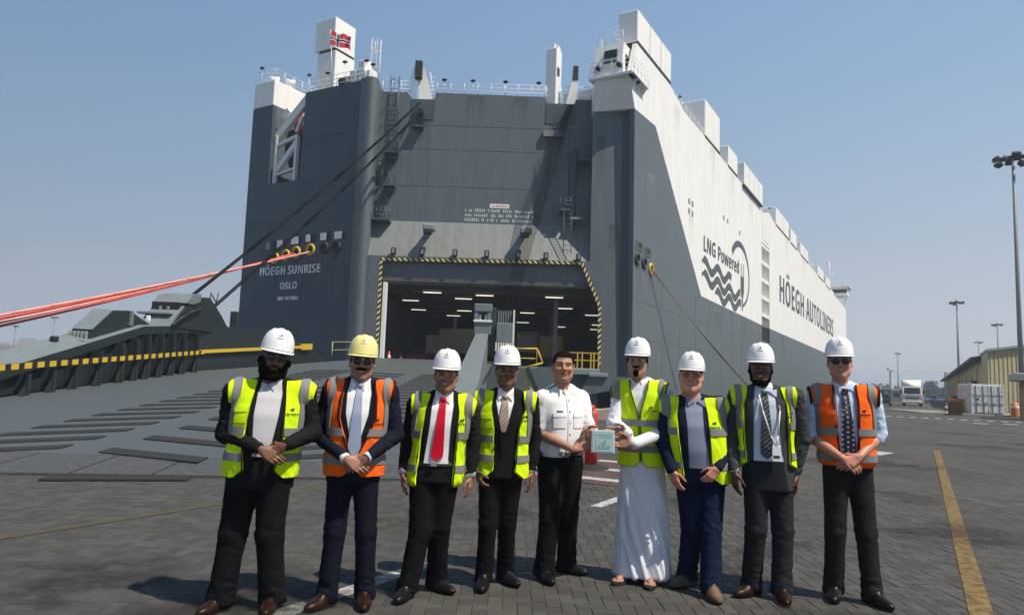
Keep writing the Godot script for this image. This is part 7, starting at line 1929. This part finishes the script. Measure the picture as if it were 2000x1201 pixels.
func build_people():
	M.skin = mat(Color.WHITE, 0.5); M.skin.vertex_color_use_as_albedo = true; M.skin.subsurf_scatter_enabled = true; M.skin.subsurf_scatter_strength = 0.08
	M.shoe = mat(Color.WHITE, 0.38); M.shoe.metallic_specular = 0.3; M.shoe.vertex_color_use_as_albedo = true
	M.boot = mat(Color.WHITE, 0.85); M.boot.vertex_color_use_as_albedo = true
	M.reflective = fabric(Color(0.22, 0.22, 0.22), 0.5, 0.3)
	M.eye_white = mat(Color(0.36, 0.33, 0.30), 0.35)
	M.hair = mat(Color(0.010, 0.008, 0.007), 0.95); M.hair.metallic_specular = 0.1
	M.gold = mat(Color(0.55, 0.38, 0.08), 0.4, 0.5)
	M.shirt_white = fabric(Color(0.80, 0.80, 0.80), 0.8)
	var lime := fabric(Color(0.66, 0.90, 0.015), 0.75, 0.6)
	var flame := fabric(Color(0.95, 0.145, 0.018), 0.75, 0.6)
	var black := fabric(Color(0.013, 0.013, 0.014), 0.85)
	var navy := fabric(Color(0.011, 0.013, 0.024), 0.85)
	var trim := fabric(Color(0.05, 0.012, 0.012), 0.8)
	var ink := mat(Color(0.05, 0.06, 0.02), 0.8); var ink_dark := mat(Color(0.08, 0.015, 0.01), 0.8)
	var black_shoe := Color(0.009, 0.009, 0.010); var brown_shoe := Color(0.022, 0.009, 0.007)
	var down := Vector3(0.0, -1.0, 0.12)
	var hang_l := {"dir": down, "palm": Vector3(1, 0, -0.25), "thumb": Vector3(0.25, 0, 1), "curl": 0.42}
	var hang_r := {"dir": down, "palm": Vector3(-1, 0, -0.25), "thumb": Vector3(-0.25, 0, 1), "curl": 0.42}
	# arms meet before the belt: one hand laid over the other
	var over_l := {"dir": Vector3(0.82, -0.42, 0.12), "palm": Vector3(-0.2, -0.35, -1), "thumb": Vector3(0.5, 1, 0), "curl": 0.42}
	var under_r := {"dir": Vector3(-0.78, -0.5, 0.0), "palm": Vector3(0.15, -0.3, -1), "thumb": Vector3(-0.5, 1, 0.1), "curl": 0.32}

	make_person({"label": "heavy bearded man in white helmet and dark glasses, yellow vest over black jacket", "at": Vector3(-1.6, 0, -4.74), "seed": 101, "q": 0.985, "w": 1.17, "belly": 0.045, "arm": 1.06, "cxb": 0.0, "cxt": 0.045,
		"shl": Vector3(-0.185, 1.37, 0), "shr": Vector3(0.245, 1.385, 0), "ell": Vector3(-0.225, 1.10, 0.0), "elr": Vector3(0.315, 1.12, 0.0), "wrl": Vector3(0.075, 1.03, 0.235), "wrr": Vector3(0.215, 1.055, 0.225),
		"hand_l": over_l, "hand_r": under_r, "coat": black, "pants": fabric(Color(0.009, 0.009, 0.011), 0.9), "shirt": fabric(Color(0.55, 0.55, 0.58)), "open": [[1.5, 0.055], [1.40, 0.075], [1.25, 0.075], [1.0, 0.05]], "shirt_low": 0.99, "cuffs": false, "hem": 0.76,
		"vest": lime, "vest_in": [[1.5, 0.085], [1.3, 0.105], [1.1, 0.115], [0.85, 0.09]], "vest_hem": 0.845, "bands": [1.13, 0.97], "pocket": true, "ink": ink, "print_x": 0.142, "print_y": 1.27,
		"fl": Vector3(-0.19, 0, 0.04), "fr": Vector3(0.125, 0, -0.01), "knl": Vector3(-0.135, 0.47, 0.03), "knr": Vector3(0.095, 0.47, 0.02), "leg": 1.22, "toe_l": -0.35, "toe_r": 0.1, "shoe": brown_shoe,
		"skin": Color(0.20, 0.095, 0.060), "head": Vector3(0.058, 1.592, 0.03), "head_roll": -0.15, "head_yaw": 0.10, "head_pitch": 0.04, "head_s": 1.05, "face_w": 1.06, "cheek": 1.12, "neck": 1.12, "beard": "full", "shades": true})
	make_person({"label": "man with moustache in pale yellow helmet, orange vest over navy suit", "at": Vector3(-1.05, 0, -4.93), "seed": 102, "q": 1.0, "w": 1.0, "belly": 0.02, "arm": 1.02, "cxb": 0.015, "cxt": 0.035,
		"shl": Vector3(-0.150, 1.395, 0), "shr": Vector3(0.220, 1.40, 0), "ell": Vector3(-0.235, 1.10, -0.01), "elr": Vector3(0.285, 1.11, -0.01), "wrl": Vector3(0.005, 0.965, 0.205), "wrr": Vector3(0.14, 0.975, 0.20),
		"hand_l": over_l, "hand_r": under_r, "coat": navy, "pants": fabric(Color(0.008, 0.010, 0.018), 0.9), "shirt": M.shirt_white, "open": [[1.5, 0.058], [1.40, 0.078], [1.25, 0.072], [1.0, 0.012]], "shirt_low": 1.0, "hem": 0.79,
		"tie": print_cloth("check", Color(0.26, 0.31, 0.46), Color(0.36, 0.41, 0.55)),
		"vest": flame, "vest_in": [[1.5, 0.082], [1.35, 0.102], [1.22, 0.105], [1.08, 0.06], [0.98, 0.02], [0.8, 0.005]], "vest_hem": 0.845, "bands": [1.13, 0.945], "piping": trim, "ink": ink_dark, "print_x": 0.118, "print_y": 1.20,
		"fl": Vector3(-0.10, 0, 0.08), "fr": Vector3(0.135, 0, 0.02), "knl": Vector3(-0.075, 0.47, 0.05), "knr": Vector3(0.125, 0.47, 0.02), "leg": 0.98, "toe_l": -0.5, "toe_r": 0.2, "shoe": brown_shoe,
		"skin": Color(0.36, 0.19, 0.125), "head": Vector3(0.042, 1.588, 0.03), "head_roll": -0.05, "head_yaw": 0.0, "head_pitch": 0.0, "neck": 1.05, "stubble": 0.25, "beard": "moustache", "shades": true, "teeth": true, "helmet": Color(0.80, 0.70, 0.30), "mark": Color(0.35, 0.28, 0.08)})
	make_person({"label": "man in white helmet with bright red tie, yellow vest over open black suit", "at": Vector3(-0.58, 0, -5.19), "seed": 103, "q": 0.945, "w": 1.0, "arm": 0.93, "cxb": 0.07, "cxt": 0.115,
		"shl": Vector3(-0.085, 1.315, 0), "shr": Vector3(0.285, 1.31, 0), "ell": Vector3(-0.135, 1.055, -0.04), "elr": Vector3(0.335, 1.05, -0.05), "wrl": Vector3(-0.150, 0.835, 0.03), "wrr": Vector3(0.325, 0.82, -0.02),
		"hand_l": hang_l, "hand_r": hang_r, "coat": black, "pants": fabric(Color(0.008, 0.008, 0.009), 0.9), "shirt": M.shirt_white, "open": [[1.5, 0.058], [1.40, 0.075], [1.25, 0.072], [0.92, 0.085]], "shirt_low": 0.965, "hem": 0.77, "belt": true,
		"tie": fabric(Color(0.58, 0.012, 0.035), 0.5, 0.4), "tie_w": [[1.5, 0.016], [1.425, 0.017], [1.40, 0.020], [1.05, 0.041], [1.01, 0.040], [0.985, 0.0]],
		"vest": lime, "vest_in": [[1.5, 0.085], [1.35, 0.112], [1.15, 0.118], [0.75, 0.128]], "vest_hem": 0.705, "bands": [1.11, 0.875], "ink": ink, "print_x": 0.135, "print_y": 1.27,
		"fl": Vector3(-0.075, 0, 0.10), "fr": Vector3(0.105, 0, -0.10), "knl": Vector3(-0.01, 0.44, 0.05), "knr": Vector3(0.115, 0.45, -0.02), "leg": 1.08, "toe_l": -0.25, "toe_r": 0.85, "shoe": black_shoe,
		"skin": Color(0.34, 0.17, 0.105), "head": Vector3(0.125, 1.522, 0.03), "head_roll": -0.03, "head_yaw": -0.05, "teeth": true, "stubble": 0.15, "flush": 0.4})
	make_person({"label": "man with beige tie and glasses, yellow vest over buttoned black suit, white helmet", "at": Vector3(-0.06, 0, -5.43), "seed": 104, "q": 0.965, "w": 1.0, "arm": 0.98, "cxb": 0.02, "cxt": 0.035,
		"shl": Vector3(-0.150, 1.35, 0), "shr": Vector3(0.220, 1.355, 0), "ell": Vector3(-0.200, 1.075, -0.04), "elr": Vector3(0.262, 1.08, -0.05), "wrl": Vector3(-0.165, 0.845, 0.06), "wrr": Vector3(0.25, 0.84, -0.02),
		"hand_l": {"dir": Vector3(0.35, -0.9, 0.3), "palm": Vector3(0.9, 0.1, -0.4), "thumb": Vector3(0.3, 0.1, 1), "curl": 0.6}, "hand_r": hang_r, "coat": black, "pants": fabric(Color(0.008, 0.008, 0.009), 0.9), "shirt": M.shirt_white, "open": [[1.5, 0.055], [1.40, 0.066], [1.25, 0.034], [1.17, 0.0]], "shirt_low": 1.15, "hem": 0.78,
		"tie": print_cloth("stripes", Color(0.30, 0.21, 0.16), Color(0.46, 0.36, 0.30)), "tie_w": [[1.5, 0.016], [1.425, 0.017], [1.40, 0.020], [1.25, 0.034], [1.165, 0.012], [1.16, -1.0]],
		"vest": lime, "vest_in": [[1.5, 0.080], [1.35, 0.095], [1.2, 0.07], [1.0, 0.065], [0.75, 0.06]], "right_open": 1.55, "vest_hem": 0.80, "bands": [1.08, 0.935], "ink": ink, "print_x": 0.14, "print_y": 1.27, "pocket": true,
		"fl": Vector3(-0.08, 0, 0.02), "fr": Vector3(0.075, 0, -0.12), "knl": Vector3(-0.065, 0.45, 0.03), "knr": Vector3(0.075, 0.45, -0.03), "leg": 0.95, "toe_l": -0.05, "toe_r": 0.6, "shoe": black_shoe,
		"skin": Color(0.23, 0.115, 0.07), "head": Vector3(0.038, 1.575, 0.03), "head_yaw": 0.0, "glasses": true, "stubble": 0.35, "face_w": 1.02})
	make_person({"label": "bareheaded officer in white short sleeved uniform shirt holding the plaque", "at": Vector3(0.41, 0, -5.73), "seed": 105, "q": 0.995, "w": 0.98, "belly": 0.03, "arm": 1.0, "cxb": 0.01, "cxt": 0.012, "yaw": 0.42, "coat_name": "uniform_shirt",
		"shl": Vector3(-0.145, 1.375, 0.055), "shr": Vector3(0.165, 1.385, -0.075), "ell": Vector3(-0.165, 1.105, 0.06), "elr": Vector3(0.235, 1.13, 0.0), "wrl": Vector3(0.085, 1.005, 0.245), "wrr": Vector3(0.195, 1.13, 0.155),
		"hand_l": {"dir": Vector3(0.90, 0.28, 0.12), "palm": Vector3(-0.1, 0.5, 0.85), "thumb": Vector3(-0.2, 0.85, 0.5), "curl": 0.25}, "hand_r": {"dir": Vector3(0.25, -0.15, 0.9), "palm": Vector3(1, 0.1, 0.1), "thumb": Vector3(0.0, 1, 0.1), "curl": 0.3}, "sleeve": 0.82, "tucked": true,
		"officer": true, "coat": fabric(Color(0.80, 0.80, 0.82), 0.8), "collar_m": M.shirt_white, "pants": fabric(Color(0.009, 0.009, 0.010), 0.9), "belt": true,
		"fl": Vector3(-0.10, 0, 0.08), "fr": Vector3(0.095, 0, -0.16), "knl": Vector3(-0.065, 0.46, 0.07), "knr": Vector3(0.085, 0.47, -0.05), "leg": 1.12, "toe_l": 0.35, "toe_r": 1.0, "shoe": black_shoe,
		"skin": Color(0.42, 0.215, 0.135), "head": Vector3(0.012, 1.628, 0.035), "head_yaw": 0.06, "head_roll": -0.03, "face_w": 1.07, "cheek": 1.12, "bare": true, "eye": 0.30, "neck": 1.08, "flush": 0.8, "head_s": 0.99})
	make_person({"label": "slim man with goatee in long white robe, sandals and closed yellow vest", "at": Vector3(1.04, 0, -5.71), "seed": 106, "q": 1.045, "w": 0.95, "arm": 0.95, "cxb": 0.03, "cxt": 0.0, "yaw": -0.30, "coat_name": "robe", "robe": true,
		"shl": Vector3(-0.155, 1.44, -0.03), "shr": Vector3(0.185, 1.445, 0.05), "ell": Vector3(-0.215, 1.20, 0.05), "elr": Vector3(0.175, 1.15, 0.10), "wrl": Vector3(-0.135, 1.135, 0.262), "wrr": Vector3(-0.105, 1.06, 0.285),
		"hand_l": {"dir": Vector3(-1, 0.10, 0.0), "palm": Vector3(0.1, 0, 1), "thumb": Vector3(0.2, 1, 0.3), "curl": 0.18}, "hand_r": {"dir": Vector3(-1, 0.12, -0.08), "palm": Vector3(0.0, 0.2, 1), "thumb": Vector3(0.1, 1, 0.3), "curl": 0.25},
		"coat": fabric(Color(0.72, 0.73, 0.78), 0.8), "collar_m": M.shirt_white, "points": false, "cuffs": false, "cuff_r": 0.048,
		"vest": lime, "vest_in": [[1.5, 0.064], [1.40, 0.058], [1.25, 0.012], [1.18, 0.001], [0.6, 0.0]], "vest_hem": 0.885, "bands": [1.215, 1.015], "piping": fabric(Color(0.10, 0.12, 0.03), 0.8), "ink": ink, "print_x": 0.085, "print_y": 1.26,
		"fl": Vector3(-0.105, 0, 0.02), "fr": Vector3(0.085, 0, 0.08), "toe_l": -0.6, "toe_r": -0.25, "sandals": true, "shoe": black_shoe,
		"skin": Color(0.36, 0.20, 0.135), "head": Vector3(-0.033, 1.685, 0.03), "head_yaw": -0.12, "head_roll": -0.02, "face_w": 0.92, "neck": 0.92, "beard": "goatee", "eye": 0.42})
	make_person({"label": "stout ruddy man with glasses, white helmet, navy jacket and beige boots", "at": Vector3(1.45, 0, -5.53), "seed": 107, "q": 0.965, "w": 1.12, "belly": 0.05, "arm": 1.1, "cxb": 0.02, "cxt": -0.035, "yaw": -0.22,
		"shl": Vector3(-0.205, 1.355, -0.02), "shr": Vector3(0.155, 1.37, 0.03), "ell": Vector3(-0.255, 1.08, -0.02), "elr": Vector3(0.232, 1.07, 0.0), "wrl": Vector3(-0.215, 0.875, 0.10), "wrr": Vector3(0.095, 0.915, 0.19),
		"hand_l": {"dir": Vector3(0.25, -0.92, 0.25), "palm": Vector3(0.8, 0.1, -0.6), "thumb": Vector3(0.6, 0.1, 0.9), "curl": 0.5}, "hand_r": {"dir": Vector3(-0.62, -0.7, 0.12), "palm": Vector3(-0.2, -0.2, -1), "thumb": Vector3(-0.7, 0.7, 0), "curl": 0.7},
		"coat": fabric(Color(0.012, 0.017, 0.035), 0.85), "pants": fabric(Color(0.010, 0.015, 0.040), 0.85), "shirt": fabric(Color(0.26, 0.29, 0.38)), "open": [[1.5, 0.05], [1.40, 0.065], [1.25, 0.06], [0.90, 0.075]], "shirt_low": 0.94, "cuffs": false, "hem": 0.77, "front_open": [[1.0, 0.075], [0.7, 0.12]],
		"vest": lime, "vest_in": [[1.5, 0.10], [1.35, 0.125], [1.15, 0.125], [0.8, 0.115]], "right_open": 0.72, "vest_hem": 0.80, "bands": [1.17, 0.925], "ink": ink, "print_x": 0.125, "print_y": 1.26,
		"fl": Vector3(-0.045, 0, -0.10), "fr": Vector3(0.055, 0, 0.20), "knl": Vector3(-0.035, 0.45, -0.02), "knr": Vector3(0.075, 0.45, 0.10), "leg": 1.12, "toe_l": -0.9, "toe_r": 0.0, "shoe": Color(0.095, 0.070, 0.046), "sole": Color(0.02, 0.02, 0.02), "boots": true, "shoe_fat": 1.12,
		"skin": Color(0.58, 0.27, 0.20), "lip": Color(0.42, 0.14, 0.12), "hair": Color(0.16, 0.12, 0.09), "brow": 0.35, "head": Vector3(-0.062, 1.578, 0.03), "head_yaw": -0.06, "head_roll": -0.04, "head_pitch": -0.04, "face_w": 1.08, "cheek": 1.15, "neck": 1.15, "chin2": 1.0, "teeth": true, "flush": 1.0, "glasses": true})
	make_person({"label": "tall man in white helmet and grey suit with dark striped tie and badge", "at": Vector3(1.93, 0, -5.41), "seed": 108, "q": 1.03, "w": 1.03, "arm": 1.02, "cxb": 0.01, "cxt": -0.02,
		"shl": Vector3(-0.205, 1.445, 0), "shr": Vector3(0.195, 1.455, 0), "ell": Vector3(-0.245, 1.135, -0.04), "elr": Vector3(0.262, 1.14, -0.03), "wrl": Vector3(-0.250, 0.895, 0.04), "wrr": Vector3(0.205, 0.885, 0.03),
		"hand_l": hang_l, "hand_r": hang_r, "coat": fabric(Color(0.052, 0.054, 0.060), 0.85), "pants": fabric(Color(0.022, 0.024, 0.028), 0.9), "shirt": fabric(Color(0.58, 0.64, 0.76)), "open": [[1.5, 0.058], [1.40, 0.075], [1.25, 0.085], [0.95, 0.10]], "shirt_low": 0.955, "hem": 0.76,
		"tie": print_cloth("stripes", Color(0.02, 0.022, 0.03), Color(0.22, 0.22, 0.24)), "tie_x": -0.012, "tie_w": [[1.5, 0.018], [1.425, 0.019], [1.40, 0.022], [1.05, 0.042], [1.0, 0.04], [0.97, 0.0]],
		"vest": lime, "vest_in": [[1.5, 0.105], [1.35, 0.142], [1.15, 0.148], [0.9, 0.142]], "vest_hem": 0.92, "bands": [1.24, 1.02], "ink": ink, "print_x": 0.16, "print_y": 1.28, "front_open": [[1.0, 0.10], [0.9, 0.105], [0.7, 0.14]],
		"fl": Vector3(-0.10, 0, -0.03), "fr": Vector3(0.085, 0, 0.08), "knl": Vector3(-0.085, 0.48, 0.02), "knr": Vector3(0.105, 0.49, 0.04), "leg": 1.06, "toe_l": -1.0, "toe_r": -0.2, "shoe": brown_shoe,
		"skin": Color(0.10, 0.050, 0.033), "lip": Color(0.10, 0.04, 0.032), "head": Vector3(-0.052, 1.655, 0.03), "head_yaw": -0.04, "head_roll": 0.0, "beard": "jaw", "teeth": true, "flush": 0.2})
	make_person({"label": "man in sunglasses and orange vest over rolled pale blue shirt sleeves", "at": Vector3(2.56, 0, -5.40), "seed": 109, "q": 1.055, "w": 1.04, "belly": 0.02, "arm": 0.96, "cxb": -0.03, "cxt": -0.055, "coat_name": "blue_shirt",
		"shl": Vector3(-0.240, 1.47, 0), "shr": Vector3(0.130, 1.475, 0), "ell": Vector3(-0.285, 1.175, -0.02), "elr": Vector3(0.185, 1.185, -0.02), "wrl": Vector3(-0.165, 1.03, 0.21), "wrr": Vector3(-0.04, 1.045, 0.20),
		"hand_l": under_r.merged({"dir": Vector3(0.78, -0.5, 0.0), "palm": Vector3(-0.15, -0.3, -1), "thumb": Vector3(0.5, 1, 0.1)}, true), "hand_r": over_l.merged({"dir": Vector3(-0.80, -0.42, 0.16), "palm": Vector3(0.2, -0.35, -1), "thumb": Vector3(-0.5, 1, 0)}, true), "sleeve": 0.93, "rolled": true,
		"coat": fabric(Color(0.50, 0.60, 0.78), 0.8), "collar_m": fabric(Color(0.54, 0.64, 0.80), 0.8), "shirt": fabric(Color(0.54, 0.64, 0.80), 0.8), "open": [[1.5, 0.06], [1.0, 0.06]], "lapels": false, "shirt_low": 0.97, "tucked": true, "pants": fabric(Color(0.020, 0.020, 0.021), 0.9), "belt": true,
		"tie": print_cloth("dots", Color(0.012, 0.012, 0.03), Color(0.55, 0.55, 0.58)), "tie_w": [[1.5, 0.019], [1.425, 0.02], [1.40, 0.024], [1.05, 0.046], [1.02, 0.045], [0.99, 0.0]],
		"vest": flame, "vest_in": [[1.5, 0.066], [1.35, 0.075], [1.15, 0.064], [1.02, 0.055], [0.9, 0.03]], "vest_hem": 0.885, "bands": [1.215, 1.03], "piping": trim, "ink": ink_dark, "print_x": 0.11, "print_y": 1.28, "pocket": true,
		"fl": Vector3(-0.13, 0, -0.02), "fr": Vector3(0.095, 0, 0.10), "knl": Vector3(-0.135, 0.49, 0.02), "knr": Vector3(0.075, 0.49, 0.05), "leg": 1.02, "toe_l": -0.45, "toe_r": 0.25, "shoe": black_shoe, "shoe_fat": 1.08,
		"skin": Color(0.50, 0.235, 0.165), "lip": Color(0.38, 0.13, 0.11), "hair": Color(0.14, 0.11, 0.09), "brow": 0.4, "head": Vector3(-0.092, 1.718, 0.03), "head_yaw": 0.02, "head_roll": 0.02, "teeth": true, "shades": true, "flush": 0.8})
	# the plaque the two of them hold, a label badge of the grey suited man and the officer's shoulder boards
	var pl := thing("plaque", "square pale blue glass plaque with silver edge held between officer and robed man", "plaque", Vector3(0.712, 1.075, -5.415), -4.0)
	pl.rotation_degrees.x = -6.0
	obj("plaque_frame", slab(Vector3(-0.087, -0.085, -0.012), Vector3(0.087, 0.085, 0.010), Transform3D(), 0.004), mat(Color(0.62, 0.64, 0.64), 0.35, 0.3), pl)
	obj("plaque_face", slab(Vector3(-0.076, -0.074, 0.010), Vector3(0.076, 0.074, 0.013), Transform3D(), 0.001), worn(Color(0.50, 0.66, 0.68), 0.2, T.dirt, Vector3(9, 9, 9)), pl)
	var eng := mat(Color(0.16, 0.30, 0.33), 0.5)
	for e in [[-0.06, 0.06, 0.045, 0.049], [-0.03, 0.065, 0.03, 0.033], [-0.055, 0.035, -0.055, -0.051], [-0.055, -0.05, -0.05, 0.02], [-0.035, -0.025, -0.05, -0.02], [-0.012, 0.005, -0.05, -0.005], [0.012, 0.02, -0.05, 0.012], [0.03, 0.05, -0.05, -0.03]]:
		obj("engraving", slab(Vector3(e[0], e[2], 0.012), Vector3(e[1], e[3], 0.0142)), eng, pl)
	var bdg := thing("name_badge", "white name badge hanging on a white lanyard over the grey suited man's shirt", "badge", Vector3(1.93, 0, -5.41))
	obj("badge_card", slab(Vector3(-0.012, 0.99, 0.152), Vector3(0.05, 1.10, 0.157), Transform3D(), 0.002), M.shirt_white, bdg)
	obj("badge_print", slab(Vector3(-0.004, 1.01, 0.156), Vector3(0.042, 1.03, 0.1585)), M.dark, bdg)
	var lan := mb(true)
	rope(lan, [Vector3(-0.085, 1.46, 0.088), Vector3(-0.075, 1.35, 0.137), Vector3(-0.02, 1.17, 0.150), Vector3(0.018, 1.10, 0.154)], 0.006, 6)
	rope(lan, [Vector3(0.05, 1.46, 0.088), Vector3(0.052, 1.35, 0.137), Vector3(0.03, 1.17, 0.150), Vector3(0.019, 1.10, 0.154)], 0.006, 6)
	obj("lanyard", lan, M.shirt_white, bdg)
